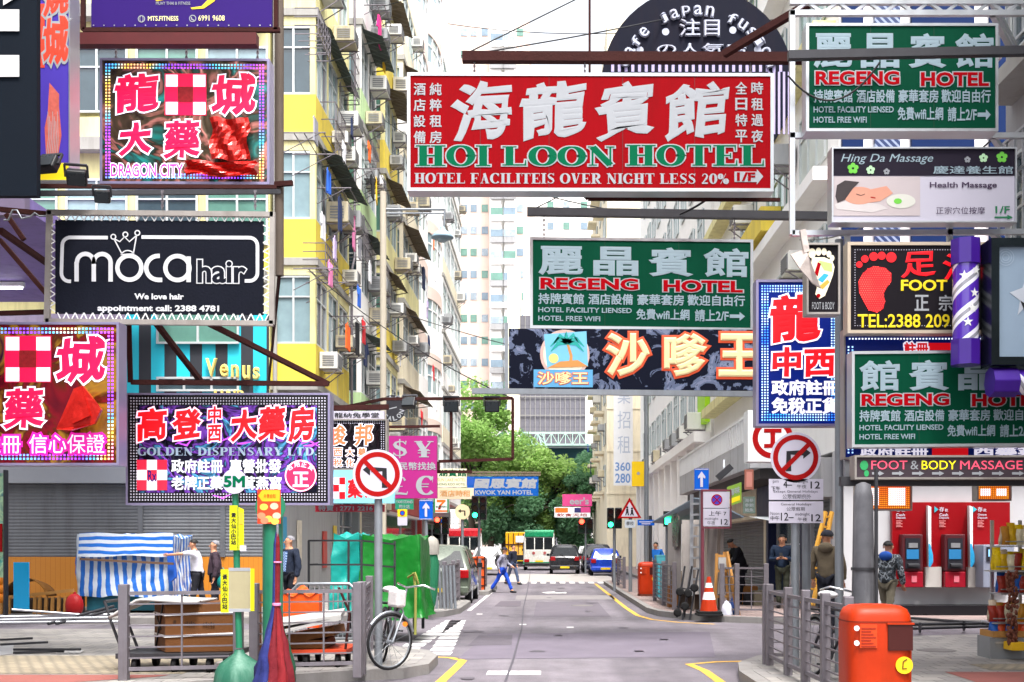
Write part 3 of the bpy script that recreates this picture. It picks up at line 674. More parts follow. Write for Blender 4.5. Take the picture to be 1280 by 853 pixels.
# ground floor of that row: shop fronts facing the street
def shopfront(label, X, y0, y1, o, top, col, kind, cat='shop'):
    t = thing('shop_unit', label, cat, (X, (y0 + y1) / 2, .13), 'shop units at street level')
    MB().box(X - o * .5, X - o * 1.4, y0, y1, .1, top).build('back_wall', mat('shop_interior', '2a2a30', .6, var=.4), t)
    MB().box(X - o * .02, X - o * .5, y0, y0 + .3, .1, top).build('pillar', col, t)
    MB().box(X - o * .02, X - o * .5, y1 - .02, y1 - .3, .1, top).build('pillar', col, t)
    MB().box(X + o * .25, X - o * .5, y0 + .01, y1 - .01, top - .9, top - .02).build('fascia', col, t)
    if kind == 'shutter':
        b = MB(); n = int((top - 1.0) / .09)
        b.sheet(lambda u, v: (X - o * (.22 + .02 * (int(v * n * 2) % 2)), y0 + .3 + (y1 - y0 - .6) * u, .13 + (top - 1.03) * v), 1, n * 2, False)
        b.build('shutter', M['shutter'], t, fix=False)
    elif kind == 'glass':
        for i in range(2):
            L = (y1 - y0 - .7) / 2
            window(t, (X - o * .3, y0 + .33 + i * (L + .04), .14), (0, 1, 0), (0, 0, 1), L, top - 1.1, (o, 0, 0), 1, 'glass_dark', 'alu', transom=True)
    return t
M['shutter'] = mat('roller_shutter', '66686c', .6, .15, var=.2, scale=2, stain=.5, stainc='3c3a3a')
shopfront('dark glass shop front under the pharmacy board with white trim', LX, 28.3, 32.9, 1, 4.6, mat('shop_navy', '252a40', .5), 'glass')
shopfront('pale roller shutter shop front under the orange and black board', LX, 33, 37.2, 1, 4.4, GRY, 'shutter')
shopfront('grey shop front behind the green tarpaulin stall', LX, 37.3, 41.6, 1, 4.2, mat('shop_grey', '8a8f92', .6), 'glass')
shopfront('cream shuttered shop front past the taxi stand plate', LX, 41.7, 48, 1, 4.0, CRM, 'shutter')
shopfront('red topped convenience shop front under its small square sign', LX, 48.1, 62, 1, 4.0, mat('shop_red', 'a33a34', .6), 'glass')
shopfront('dim shop front of the last blocks before the trees', LX + .1, 62.2, 75.8, 1, 3.9, GRY, 'glass')

# ------------------------------------------------------------------ corner block: the face on the side street, behind the boards
CY = 28.0
cb = thing('corner_building', 'corner block with grey roller shutters, orange timber base and aqua striped salon front', 'building', (-14, CY, 0))
MB().box(-24, LX, CY + .02, CY + 9, .1, 5.3).build('wall', GRY, cb)
MB().box(-24, LX - .02, CY, CY + 9, 7.25, 19).build('upper_wall', YELP, cb)
MB().box(-24, LX - .01, CY - .06, CY + .02, .13, 1.34).build('timber_base', stripes('orange_boards', 'a8640f', 'b87418', 'X', .12, .9, .55, .15, 3), cb)
n = 40
for xa, xb in ((-14.6, -13.6), (-13.45, -9.95), (-9.85, -7.95), (-7.85, LX - .02)):
    if xa == -14.6: xa = -24
    b = MB()
    b.sheet(lambda u, v: (xa + (xb - xa) * u, CY - .05 - .012 * abs(math.sin(v * math.pi * 22)), 1.34 + 1.78 * v), 1, 132, True)
    b.build('shutter', M['shutter'], cb, fix=False)
for x in (-13.52, -9.9, -7.9): MB().box(x - .06, x + .06, CY - .1, CY, 1.34, 3.1).build('guide_rail', mat('shutter_rail', '6b6d72', .5, .5), cb)
MB().box(-24, LX, CY - .35, CY + .02, 3.12, 4.2).build('fascia', mat('fascia_grey', '8d9096', .5, var=.1), cb)
ST = stripes('aqua_stripes', '20242c', '16b4c8', 'X', .62, .52, .6, 0)
MB().box(-10.3, LX - .01, CY - .02, CY + 3, 5.3, 7.25).build('striped_wall', ST, cb)
MB().box(-24, -10.3, CY - .02, CY + 3, 5.3, 7.25).build('mauve_wall', mat('mauve_wall', '8a8098', .6, var=.3, stain=.5), cb)
window(cb, (-9.5, CY - .08, 6.5), (1, 0, 0), (0, 0, 1), 2.0, .95, (0, -1, 0), 2, 'glass_green', transom=False)
window(cb, (-9.5, CY - .08, 5.35), (1, 0, 0), (0, 0, 1), 2.0, .35, (0, -1, 0), 3, 'glass_dark', transom=False)
for k in range(3):
    z = 8.2 + k * 3.2
    for i in range(4):
        window(cb, (-13.4 + i * 1.7, CY - .07, z + .7), (1, 0, 0), (0, 0, 1), 1.5, 1.6, (0, -1, 0), 2, ('glass_green', 'glass_pale', 'glass_dark')[(i + k) % 3])
    MB().box(-24, LX - .03, CY - .3, CY, z - .25, z + .05).build('slab', M['slab'], cb)
    MB().box(-24, LX - .03, CY - .1, CY, z + .05, z + .6).build('parapet', YEL if k == 0 else YELP, cb)
# salon lettering in gold
s = Sign('x', '', '', 255, 447, 328, 476, CY - .1, root=thing('salon_lettering', 'gold raised letters on the aqua and black striped front', 'sign', W(290, 476, CY - .1)))
GOLD = mat('gold_letters', 'e8cf7a', .4, .2)
for ch, x0, x1, y0, y1 in (('V', 257, 272, 448, 472), ('e', 275, 286, 455, 472), ('n', 289, 299, 456, 473), ('u', 303, 313, 457, 475), ('s', 316, 325, 459, 475)):
    s.text(ch, x0, y0, x1, y1, GOLD, .045, thick=.08)
s.text('HAIR', 268, 488, 308, 500, GOLD, .04, thick=.08)
s.done()
# mauve first-floor canopy with tube lamps, beyond the navy board
t = thing('canopy', 'mauve soffit canopy with white tube lamps under the purple boards', 'canopy', W(60, 400, 24))
b = MB().box(-13.5, -9.1, 20.2, 27.6, HP(300, 22), HP(300, 22) + .25); b.build('soffit', mat('soffit_mauve', '75659e', .6, var=.3, stain=.5, stainc='3c2c50'), t)
MB().box(-13.5, -9.1, 20.0, 20.2, HP(300, 22) - .1, HP(268, 22)).build('fascia', mat('soffit_edge', '6c6078', .6), t)
MB().box(-10.9, -10.5, 20.4, 20.9, 4.2, HP(300, 22)).build('column', GRY, t)
for i in range(4):
    y = 20.9 + i * 1.5
    lp = MB().box(-12.9, -11.6, y, y + .12, HP(300, 22) - .12, HP(300, 22) - .02).build('lamp_case', M['white'], t)
    MB().box(-12.85, -11.65, y + .01, y + .11, HP(300, 22) - .16, HP(300, 22) - .12).build('tube', mat('tube_lamp', 'f4f2ff', emit=4), lp)

# ------------------------------------------------------------------ the other side
RX = 6.3
rb = thing('corner_building', 'corner block over the bank machines with blue upper panels and steel canopy', 'building', (10, 25, 0))
MB().box(RX, RX + 16, 25.02, 44, 3.7, 24).build('wall', WHT, rb)
MB().box(RX, RX + 16, 25.02, 25.6, .1, 3.7).build('front_wall', mat('bank_wall', 'b8b8bb', .5, var=.06), rb)
MB().box(RX + 1.5, RX + 16, 25.6, 44, .1, 3.7).build('ground_wall', mat('bank_wall', 'b8b8bb', .5, var=.06), rb)
for i, xx in enumerate((RX + .0, RX + .7, RX + 1.5, RX + 3.2, RX + 5.0, RX + 7)):
    MB().box(xx + .05, xx + (.5, .6, 1.4, 1.5, 1.7, 3)[i], 24.9, 25.02, 7.6, 16).build('blue_panel', stripes('blue_white_slant', '8490aa', '0c2858', 'XZ', .16, .6, .5, 0) if i in (1,) else BLUE, rb)
MB().box(RX, RX + 16, 24.6, 25.0, 3.75, 5.2).build('bank_fascia', mat('bank_fascia', 'c0c0c2', .4, var=.05), rb)
MB().box(RX, RX + 16, 24.3, 25.0, 5.4, 7.5).build('pink_canopy', mat('pink_canopy', 'b06a9a', .6, var=.2), rb)
for k in range(5):
    z = 7.2 + k * 3.2
    for i in range(4):
        y = 26 + i * 4.4
        window(rb, (RX - .04, y, z), (0, 1, 0), (0, 0, 1), 2.6, 1.7, (-1, 0, 0), 3, ('glass_pale', 'curtain', 'glass_green')[(i + k) % 3])
    MB().box(RX - .5, RX, 25.3, 43.8, z - .75, z - .45).build('ledge', WHT if k % 2 else YELP, rb)
MB().box(RX - .6, RX - .55 + .5, 31, 38, 10.1, 10.75).build('yellow_band', YEL, rb)
# street canopy with railing
ca = thing('street_canopy', 'grey concrete balcony over the pavement with white railing on top', 'canopy', (5.6, 30, 3.6))
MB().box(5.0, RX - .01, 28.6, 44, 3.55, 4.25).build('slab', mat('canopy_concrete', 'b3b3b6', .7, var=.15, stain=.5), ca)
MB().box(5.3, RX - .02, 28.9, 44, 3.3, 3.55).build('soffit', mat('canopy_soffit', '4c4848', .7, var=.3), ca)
b = MB()
for i in range(40): b.box(4.98, 5.05, 28.6 + i * .39, 28.7 + i * .39, 4.25, 4.85)
b.box(4.97, 5.06, 28.6, 44, 4.85, 4.92); b.build('railing', M['white'], ca)
# shop fronts under it
shopfront('shuttered shop front behind the man looking at his telephone', RX, 25.62, 28.6, -1, 3.6, GRY, 'shutter')
shopfront('navy shop front with a bright glass strip behind the bending man', RX, 28.7, 33.5, -1, 3.3, mat('shop_navy2', '1c2446', .5), 'glass')
shopfront('cream shuttered shop front behind the canvas street stall', RX, 33.6, 44, -1, 3.3, CRM, 'shutter')
# white pilastered block
wb = thing('office_building', 'white block with a row of pilasters and air conditioners along its first floor', 'building', (10, 44, 0), 'blocks on the bank side of the street')
MB().box(RX - .1, RX + 12, 44.05, 78, .1, 26).build('wall', WHT, wb)
for i in range(11):
    y = 45 + i * 3
    MB().box(RX - .55, RX - .1, y, y + .7, .1, 5.6).build('pilaster', WHT, wb)
    for k in range(6):
        if i < 10: window(wb, (RX - .14, y + .9, 7.2 + k * 3.1), (0, 1, 0), (0, 0, 1), 1.6, 1.7, (-1, 0, 0), 2, 'glass_pale')
MB().box(RX - .75, RX - .1, 44.1, 77.9, 5.6, 6.0).build('cornice', WHT, wb)
MB().box(RX - .3, RX - .1, 44.3, 46.5, 6.4, 9.2).build('green_panel', mat('lime_panel', '9ccf16', .5), wb)
cr = thing('apartment_building', 'cream walled block standing forward, a tall white banner down its side', 'building', (8, 84, 0), 'blocks on the bank side of the street')
MB().box(4.25, 14, 84, 112, .1, 40).build('wall', CRM, cr)
for k in range(11):
    MB().box(4.2, 14, 83.95, 84, 5.4 + k * 3.1, 5.55 + k * 3.1).build('string_course', CRM, cr)
    for i in range(3):
        window(cr, (4.2, 86 + i * 7, 6.1 + k * 3.1), (0, 1, 0), (0, 0, 1), 2.2, 1.6, (-1, 0, 0), 2, ('glass_pale', 'glass_dark')[(i + k) % 2])
        MB().box(3.5, 4.25, 88.5 + i * 7, 91 + i * 7, 5.6 + k * 3.1, 5.8 + k * 3.1).build('balcony', CRM, cr)
MB().box(9, 9.8, 83.8, 84, 5, 36).build('recess_shade', mat('recess_shade', '5d646c', .6), cr)  # strip proud of the wall; a recess's shade is put into its colour

# near blocks just outside the picture that carry the boards
nb = thing('near_building', 'grey shop house with barred windows carrying the hanging boards, snack shop at its foot', 'building', (9, 10, 0))
MB().box(6.15, 16, 3, 15.5, 3.3, 17).build('wall', GRY, nb)
MB().box(7.6, 16, 3, 14.6, .1, 3.3).build('shop_interior', mat('shop_inner', '7b6f66', .6, var=.3), nb)
for k in range(4):
    for i in range(3):
        f = window(nb, (6.1, 12.9 - i * 3.0, 4.9 + k * 3.1), (0, 1, 0), (0, 0, 1), 2.2, 1.8, (-1, 0, 0), 2, 'glass_dark')
        g = MB()
        for q in range(9): g.box(5.86, 5.89, 12.95 - i * 3.0 + q * .26, 12.975 - i * 3.0 + q * .26, 4.85 + k * 3.1, 6.8 + k * 3.1)
        for q in range(5): g.box(5.855, 5.895, 12.9 - i * 3.0, 15.1 - i * 3.0, 4.85 + k * 3.1 + q * .48, 4.885 + k * 3.1 + q * .48)
        g.build('window_grille', M['alu'], f)
for k in range(4): MB().box(5.7, 6.15, 3.2, 15.3, 4.35 + k * 3.1, 4.55 + k * 3.1).build('ledge', M['slab'], nb)
nl = thing('near_building', 'shop house beside the camera behind the navy vertical board', 'building', (-12, 8, 0))
MB().box(-16, -7.0, 3, 14, .1, 17).build('wall', GRY, nl)
for k in range(4):
    for i in range(3): window(nl, (-6.97, 4 + i * 3.2, 4.9 + k * 3.1), (0, 1, 0), (0, 0, 1), 2.2, 1.8, (1, 0, 0), 2, 'glass_dark')

# ------------------------------------------------------------------ far away: towers, scaffold block, footbridge, trees
M['tower_glass'] = glass('tower_glass', '6c8090', .2); M['tower_glass2'] = glass('tower_glass_dim', '8a98a4', .25)
def tower(label, x0, x1, ytop, Z, wall, cols, y_first, rows, pitch, ybase=700, wpx=5, hpx=9, side=None):
    t = thing('apartment_tower', label, 'building', W((x0 + x1) / 2, ybase, Z), 'towers beyond the trees')
    k = Z / F; a = W(x0, ytop, Z); c = W(x1, ybase, Z)
    MB().box(a.x, c.x, Z, Z + 14, 0, a.z).build('wall', wall, t)
    for cx, pw, bay in cols:
        if bay:
            p = W(cx - pw, ytop + 6, Z); q = W(cx + pw, ybase, Z)
            MB().box(p.x, q.x, Z - 1.0, Z, 0, p.z).build('bay', WHT, t)
        for r_ in range(rows):
            y = y_first + r_ * pitch; p = W(cx - wpx * (1.5 if bay else .8), y + hpx, Z - (1.05 if bay else .05))
            ww = (wpx * 3 if bay else wpx * 1.6) * k; hh = hpx * k
            fb = MB().box(p.x, p.x + ww, Z - (1.12 if bay else .08), Z - (1.0 if bay else 0), p.z, p.z + hh)
            f = fb.build('window', (M['tower_glass'], M['tower_glass2'], M['glass_green'])[(r_ * 7 + int(cx)) % 3], t)
            if bay: MB().box(p.x - .1, p.x + ww + .1, Z - 1.3, Z - 1.0, p.z - .9, p.z - .1).build('sill_box', GRY if r_ % 2 else WHT, f)
    return t
tower('pale pink apartment tower with small paired windows seen over the trees', 555, 662, 25, 170, PNK, [(580, 6, False), (592, 6, False), (606, 6, False), (650, 6, False)], 36, 18, 27.5)
tower('pale tower wing with projecting bay windows beside the pink tower', 612, 644, 28, 166, WHT, [(621, 6, True), (637, 6, True)], 42, 18, 27.2)
tower('narrow white tower edge with bay windows behind the washing', 548, 573, 190, 166, WHT, [(555, 4, True), (567, 4, True)], 246, 11, 27.2)
tower('beige blank walled tower behind the green hotel board', 642, 668, 225, 175, mat('beige_tower', 'ddd6c6', .8, var=.08), [], 0, 0, 1)
tower('white tower behind the steel beams with many pale windows', 668, 800, 205, 180, WHT, [(688, 6, False), (708, 6, False), (730, 6, False), (752, 6, False), (770, 6, False)], 226, 11, 26)
sc_ = thing('scaffolded_building', 'block wrapped in grey scaffold netting above the footbridge', 'building', W(690, 545, 150))
a, c = W(650, 395, 150), W(732, 690, 150)
MB().box(a.x, c.x, 150, 160, 0, a.z).build('netting', stripes('scaffold_net', '5c5b63', '68676f', 'Z', 1.2, .9, .9, .4, 3), sc_)
b = MB()
for i in range(14): b.box(a.x + i * .65, a.x + i * .65 + .06, 149.8, 149.9, 8, a.z + 1)
for i in range(9): b.box(a.x - .2, c.x + .2, 149.78, 149.88, 9 + i * 2.4, 9.07 + i * 2.4)
b.build('scaffold_grid', M['slab'], sc_)
MB().box(a.x - 1.6, a.x - .02, 149, 160, 0, a.z + 6).build('bare_wall', CRM, sc_)
fbz = 128
fbr = thing('footbridge', 'pale green steel footbridge over the trees with dark hoarding beneath', 'bridge', W(690, 585, fbz))
a, c = W(636, 541, fbz), W(760, 556, fbz)
b = MB(); b.box(a.x, c.x, fbz, fbz + 3, c.z - .1, c.z + .1); b.box(a.x, c.x, fbz, fbz + .1, a.z - .1, a.z + .08)
n = 14
for i in range(n):
    xa = a.x + (c.x - a.x) * i / n; xb = a.x + (c.x - a.x) * (i + 1) / n
    b.bar((xa, fbz, c.z), (xa, fbz, a.z), .08); b.bar((xa, fbz, c.z if i % 2 else a.z), (xb, fbz, a.z if i % 2 else c.z), .07)
b.build('truss', mat('bridge_green', 'a9c9bd', .6, var=.1), fbr)
b = MB(); p, q = W(672, 541, fbz - .5), W(684, 578, fbz - .5)
b.bar(p, q, .12); b.bar(p + Vector((.5, 0, 0)), q + Vector((.5, 0, 0)), .12)
for i in range(8): b.bar(p.lerp(q, i / 8), p.lerp(q, (i + 1) / 8) + Vector((.5, 0, 0)), .06)
b.build('stair_truss', mat('bridge_green', 'a9c9bd', .6), fbr)
MB().box(W(638, 0, fbz).x, c.x, fbz + 2, fbz + 2.2, HP(600, fbz), c.z - .2).build('hoarding', mat('hoarding_teal', '274a55', .7, var=.2), fbr)
# wall and fence at the end of the street
ew = thing('boundary_fence', 'low wall with green wire fence closing the street under the trees', 'fence', (0, 108, 0))
MB().box(-14, 12, 108, 108.4, 0, 1.1).build('wall', mat('end_wall', '7f8a86', .8, var=.2), ew)
b = MB()
for i in range(27): b.box(-14 + i, -13.95 + i, 108.1, 108.2, 1.1, 4.4)
for i in range(6): b.box(-14, 12, 108.12, 108.17, 1.3 + i * .6, 1.33 + i * .6)
b.build('mesh_frame', mat('fence_green', '2f5a50', .6), ew)

LEAF = [mat('leaf_a', '8cb062', .6, var=.4, scale=.6), mat('leaf_b', 'a0c070', .6, var=.35, scale=.6), mat('leaf_c', '6e9a74', .6, var=.4, scale=.6)]
for m_ in LEAF:                                  # thin leaves let light through
    nt_, b_ = m_.node_tree, m_.node_tree.nodes['Principled BSDF']; tr_ = nt_.nodes.new('ShaderNodeBsdfTranslucent'); mx_ = nt_.nodes.new('ShaderNodeMixShader'); mx_.inputs[0].default_value = .5
    nt_.links.new(b_.inputs['Base Color'].links[0].from_socket, tr_.inputs[0]); nt_.links.new(b_.outputs[0], mx_.inputs[1]); nt_.links.new(tr_.outputs[0], mx_.inputs[2]); nt_.links.new(mx_.outputs[0], nt_.nodes['Material Output'].inputs[0])
BARK = mat('bark', '4a4038', .9, var=.3, bump=.4)
def tree(name, label, x, y, h, cr, m, n=5200, seed=0, zc=None, flat=.75, leaf=.42, group='trees at the end of the street'):
    rr = random.Random(seed); t = thing(name, label, 'tree', (x, y, 0), group)
    tr = MB(); top = h * .62
    pts = [Vector((x, y, -.1)), Vector((x + rr.uniform(-.3, .3), y, top * .5)), Vector((x + rr.uniform(-.4, .4), y, top))]
    tr.tube(pts, [.36, .27, .16], 9)
    cl = []
    for i in range(24):
        an = rr.uniform(0, 6.28); q = rr.uniform(.2, 1.05); zz = h - cr * flat * rr.uniform(.1, 2.1)
        w_ = max(.25, 1 - abs(zz - (h - cr * flat)) / (cr * flat) * .75)
        e = Vector((x + math.cos(an) * cr * q * w_, y + math.sin(an) * cr * q * w_, zz)); cl.append((e, rr.uniform(.14, .36) * cr))
        tr.tube([pts[1].lerp(pts[2], rr.random()), e.lerp(pts[2], .4) + Vector((0, 0, .2)), e], [.12, .07, .02], 5)
    tr.build('trunk', BARK, t)
    vs = []; fs = []
    for i in range(n):
        c, r_ = rr.choice(cl); d = Vector((rr.gauss(0, 1), rr.gauss(0, 1), rr.gauss(0, .75))).normalized() * r_ * rr.random() ** .45
        p = c + d; u = Vector((rr.gauss(0, 1), rr.gauss(0, 1), rr.gauss(0, .5))).normalized(); v = u.orthogonal().normalized()
        v = (Matrix.Rotation(rr.uniform(0, 6.28), 3, u) @ v); s_ = leaf * rr.uniform(.5, 1.15); k = len(vs)
        vs += [p - u * s_ * .5, p + v * s_ * .3, p + u * s_ * .5, p - v * s_ * .3]; fs.append((k, k + 1, k + 2, k + 3))
    MB().add(vs, fs).build('crown', m, t, fix=False)
    return t
tree('broadleaf_tree', 'tall spreading tree behind the floodlight beam, bright green', XP(592, 104), 104, 15.6, 6.4, LEAF[0], 22000, 1)
tree('broadleaf_tree', 'bright tree under the far end of the floodlight beam, above the blue hotel board', XP(632, 107), 107, 12.0, 4.6, LEAF[1], 15000, 21)
tree('broadleaf_tree', 'dark tree above the blue hotel board next to the bridge', XP(640, 118), 118, 13, 4.5, LEAF[2], 11000, 2)
tree('broadleaf_tree', 'light green rounded tree beneath the footbridge', XP(692, 107), 107, 10.4, 4.4, LEAF[1], 14000, 3)
tree('broadleaf_tree', 'dark green tree beside the cream block under the bridge end', XP(737, 116), 116, 11, 4.3, LEAF[2], 10000, 4)
tree('broadleaf_tree', 'low dark tree filling the end of the street behind the minibus', XP(655, 106), 106, 7.6, 4.2, LEAF[2], 13000, 5)
tree('broadleaf_tree', 'low tree behind the yellow truck, deep green', XP(612, 105), 105, 8.6, 4.2, LEAF[2], 13000, 6)
tree('shrub', 'small bright bush by the fence above the green minibus', XP(680, 106.5), 106.5, 3.9, 1.4, LEAF[1], 2600, 7, leaf=.3)
tree('broadleaf_tree', 'dark tree half hidden behind the pink shop sign', XP(718, 106), 106, 8.2, 4.0, LEAF[2], 12000, 8)
tree('broadleaf_tree', 'tree behind the currency board at the end of the cream row', XP(560, 121), 121, 15, 4.5, LEAF[0], 8000, 9)
# air conditioners, washing, racks
def make_ac():
    t = thing('air_conditioner', 'x', 'air conditioner')
    MB().box(0, .55, -.35, .35, 0, .45).build('case', M['ac'], t, bevel=.015)
    g = MB().box(.55, .57, -.3, .3, .05, .4)
    for i in range(6): g.box(.57, .578, -.28, .28, .07 + i * .055, .095 + i * .055)
    for yy in (-.353, ): 
        for i in range(5): g.box(.1, .45, yy - .008, yy, .08 + i * .06, .11 + i * .06)
    g.build('grille', M['ac_grille'], t)
    b = MB().bar((0, -.3, -.03), (.6, -.3, -.03), .03).bar((0, .3, -.03), (.6, .3, -.03), .03).bar((.55, -.3, -.03), (0, -.3, -.4), .025).bar((.55, .3, -.03), (0, .3, -.4), .025)
    b.build('bracket', M['rail'], t)
    return t
AC0 = make_ac(); first_ac = [True]
ACV = [M['ac'], mat('air_conditioner_case_cream', 'b8ae94', .5, var=.15, scale=4, stain=.7, stainc='6a5640'), mat('air_conditioner_case_grey', '96989a', .5, var=.1, scale=4, stain=.5, stainc='4f4a44')]
AC_ALT = []
for m_ in ACV[1:]:
    c_ = copy_tree(AC0); AC_ALT.append(c_)
    for ch in c_.children:
        if ch.name.startswith('case'): ch.data = ch.data.copy(); ch.data.materials[0] = m_
used_ac = [False, False, False]; rac = random.Random(77)
def place_ac(x, y, z, o, label, group, s=1.0):
    q = rac.choice((0, 0, 1, 2)); src = ([AC0] + AC_ALT)[q]; t = src if not used_ac[q] else copy_tree(src); used_ac[q] = True; s *= rac.uniform(.8, 1.15); z += rac.uniform(-.2, .2)
    t.location = (x, y, z); t.rotation_euler = (0, 0, 0 if o > 0 else math.pi); t.scale = (s, s * rac.uniform(.85, 1.2), s * rac.uniform(.85, 1.15))
    tag(t, label, 'air conditioner', group)
rr = random.Random(5)
for (y0, y1, base, fh, nf, n, lab) in ((28.3, 32.8, 5.6, 3.05, 4, 11, 'yellow corner block'), (34.2, 37, 5.2, 3.0, 5, 11, 'pale green block'), (38.4, 41.4, 5.0, 3.05, 5, 11, 'narrow yellow block'), (42.8, 47.8, 4.8, 3, 6, 11, 'cream block'), (62.5, 75.5, 4.2, 3.1, 8, 16, 'washing hung block')):
    for i in range(n):
        k = i % nf
        place_ac(LX + (1.12 if y0 < 30 else 1.27 if y0 < 36 else 1.37 if y0 < 42 else 1.42 if y0 < 50 else .92), y0 + .5 + rr.random() * (y1 - y0 - 1), base + k * fh + (.35 if rr.random() < .6 else 1.4), 1, f'white window air conditioner bracketed on the {lab}', f'air conditioners on the {lab}', .9)
for i in range(10): place_ac(RX - .12, 45.9 + i * 3, 6.1, -1, 'white air conditioner in the row over the white pilasters', 'air conditioners over the pilasters', 1.2)
for i in range(8): place_ac(RX - .05, 27.5 + i * 2.0, 8.1 + (i % 3) * 3.2, -1, 'white air conditioner high on the block over the bank', 'air conditioners on the bank block', 1.1)
for i in range(12): place_ac(4.2, 85.5 + (i % 3) * 7 + 1, 7 + (i // 3) * 3.1, -1, 'small air conditioner on the cream walled block', 'air conditioners on the cream walled block', 1.1)
CLOTH = {k: mat('cloth_' + k, v, .85, var=.15, scale=3) for k, v in dict(navy='1d2a4e', red='b8202a', orange='e8601c', white='d8d8dc', pink='d77aa8', black='1c1c20', blue='2a5fc0', yellow='e0b42a', magenta='d0307e', grey='8e8e96', lilac='b9a9d0').items()}
def garment(x, y, z, w, h, m, label, kind='shirt'):
    b = MB(); rr2 = random.Random(int(x * 100 + z * 37)); ph = rr2.random() * 6
    if kind == 'shirt': out = [(-.5, 0), (-.2, .05), (.2, .05), (.5, 0), (.62, -.4), (.45, -.45), (.42, -1), (-.42, -1), (-.45, -.45), (-.62, -.4)]
    elif kind == 'trousers': out = [(-.42, 0), (.42, 0), (.46, -1), (.1, -1), (.02, -.35), (-.06, -1), (-.44, -1)]
    else: out = [(-.5, 0), (.5, 0), (.48, -1), (-.5, -.97)]
    f = [(x, y + a * w, z + c * h) for a, c in out]
    b.prism([(p[0] + .03 * math.sin(p[1] * 17 + ph), p[1], p[2]) for p in f], (.035, .01, 0))
    b.tube([(x + .01, y - w * .35, z + .0), (x + .01, y, z + .1), (x + .01, y + w * .35, z)], .008, 5)
    o = single('hanging_' + {'shirt': 'shirt', 'trousers': 'trousers', 'sheet': 'towel'}[kind], label, 'laundry', b, m, 'washing hung out on the street fronts')
    return o
def washing(px, py, hpx, X, col, label, kind='shirt', wf=.7):
    Z = (X * F) / (px - HX); k = Z / F
    garment(X, Z, HP(py, Z), hpx * k * wf, hpx * k, CLOTH[col], label, kind)
XW = LX + 1.6
for a in ((425, 248, 42, XW, 'navy', 'navy trousers on the rack above the pink top', 'trousers', .5), (441, 272, 40, XW, 'pink', 'pale pink top drying under navy trousers', 'shirt', .7),
          (434, 408, 30, XW, 'orange', 'orange towel on the rack low over the street', 'sheet', .9), (446, 404, 40, XW, 'black', 'black trousers hanging beside the orange towel', 'trousers', .4), (453, 402, 28, XW, 'red', 'red shirt hanging between black trousers and white top', 'shirt', .6),
          (457, 430, 28, XW, 'navy', 'navy shirt on the lowest drying rack', 'shirt', .8), (473, 22, 38, XW, 'magenta', 'magenta dress high beneath the air conditioners', 'shirt', .5), (480, 70, 20, XW, 'yellow', 'yellow towel next to the magenta dress', 'sheet', .6),
          (464, 222, 26, XW, 'black', 'black shirt against the pale wall by yellow sheet', 'shirt', .8), (470, 224, 30, XW, 'yellow', 'yellow sheet hung beside the black shirt', 'sheet', .7),
          (529, 336, 26, XW, 'navy', 'navy shirt on the block past the round bays', 'shirt', .7), (534, 378, 20, XW, 'lilac', 'lilac shirt hanging under the navy one past the bays', 'shirt', .7), (541, 296, 16, XW, 'orange', 'small orange cloth high past the round bays', 'sheet', .6),
          (541, 458, 18, XW, 'red', 'red and white cloth low past the round bays', 'shirt', .7), (544, 330, 22, XW, 'white', 'white sheet past the round bays', 'sheet', .5),
          (526, 515, 20, XW + .8, 'red', 'red garment in front of white wall above the currency board', 'shirt', .6),
          (735, 555, 10, 3.2, 'blue', 'bright blue cloth drying on the cream walled block', 'sheet', .7), (738, 578, 14, 3.2, 'navy', 'dark clothes drying low on the cream walled block', 'shirt', .8)):
    washing(*a)
def rack(px, py, X, label, L=1.4):
    Z = (X * F) / (px - HX); z = HP(py, Z); b = MB()
    for i in range(4): b.tube([(X - .4 + i * .22, Z - L / 2, z), (X - .4 + i * .22, Z + L / 2, z)], .012, 5)
    for e in (-1, 1): b.tube([(LX + .85, Z + e * L / 2, z), (X + .3, Z + e * L / 2, z)], .016, 5); b.tube([(LX + .85, Z + e * L / 2, z - .5), (X + .2, Z + e * L / 2, z)], .012, 5)
    single('drying_rack', label, 'drying rack', b, M['rail'], 'drying racks on the street fronts')
for px, py, lab in ((430, 246, 'steel drying rack carrying navy trousers and a pink top'), (446, 402, 'steel drying rack carrying the orange towel'), (474, 20, 'steel drying rack high up with the magenta dress'), (466, 221, 'steel drying rack with black shirt and yellow sheet'), (398, 180, 'empty steel drying rack on the yellow front'), (414, 345, 'empty steel drying rack under a canopy beside grey boxes')):
    rack(px, py, XW, lab)

# bits of life on the fronts: window cages, pipes, aerial wires
def cage(px, py, w, h, label):
    X = LX + 1.0; Z = X * F / (px - HX); z = HP(py, Z); b = MB()
    for i in range(8): b.bar((X + .45, Z - w / 2 + w * i / 7, z), (X + .45, Z - w / 2 + w * i / 7, z + h), .018)
    for j in range(4):
        zz = z + h * j / 3; b.bar((X + .45, Z - w / 2, zz), (X + .45, Z + w / 2, zz), .022)
        for e in (-.5, .5): b.bar((X - .1, Z + e * w, zz), (X + .45, Z + e * w, zz), .022)
    for i in range(5): b.bar((X - .1, Z - w / 2 + w * i / 4, z), (X + .45, Z - w / 2 + w * i / 4, z), .018)
    single('window_cage', label, 'window cage', b, M['rail'], 'window cages on the tenement fronts')
for px, py, w, h in ((404, 205, 1.5, 1.3), (441, 330, 1.6, 1.2), (468, 380, 1.6, 1.2), (382, 60, 1.5, .6), (392, 345, 1.6, .6), (424, 120, 1.3, 1.3), (452, 210, 1.4, 1.3)):
    cage(px, py, w, h, 'grey steel window cage fixed to a tenement front among the air conditioners')
rp = random.Random(31); b = MB()
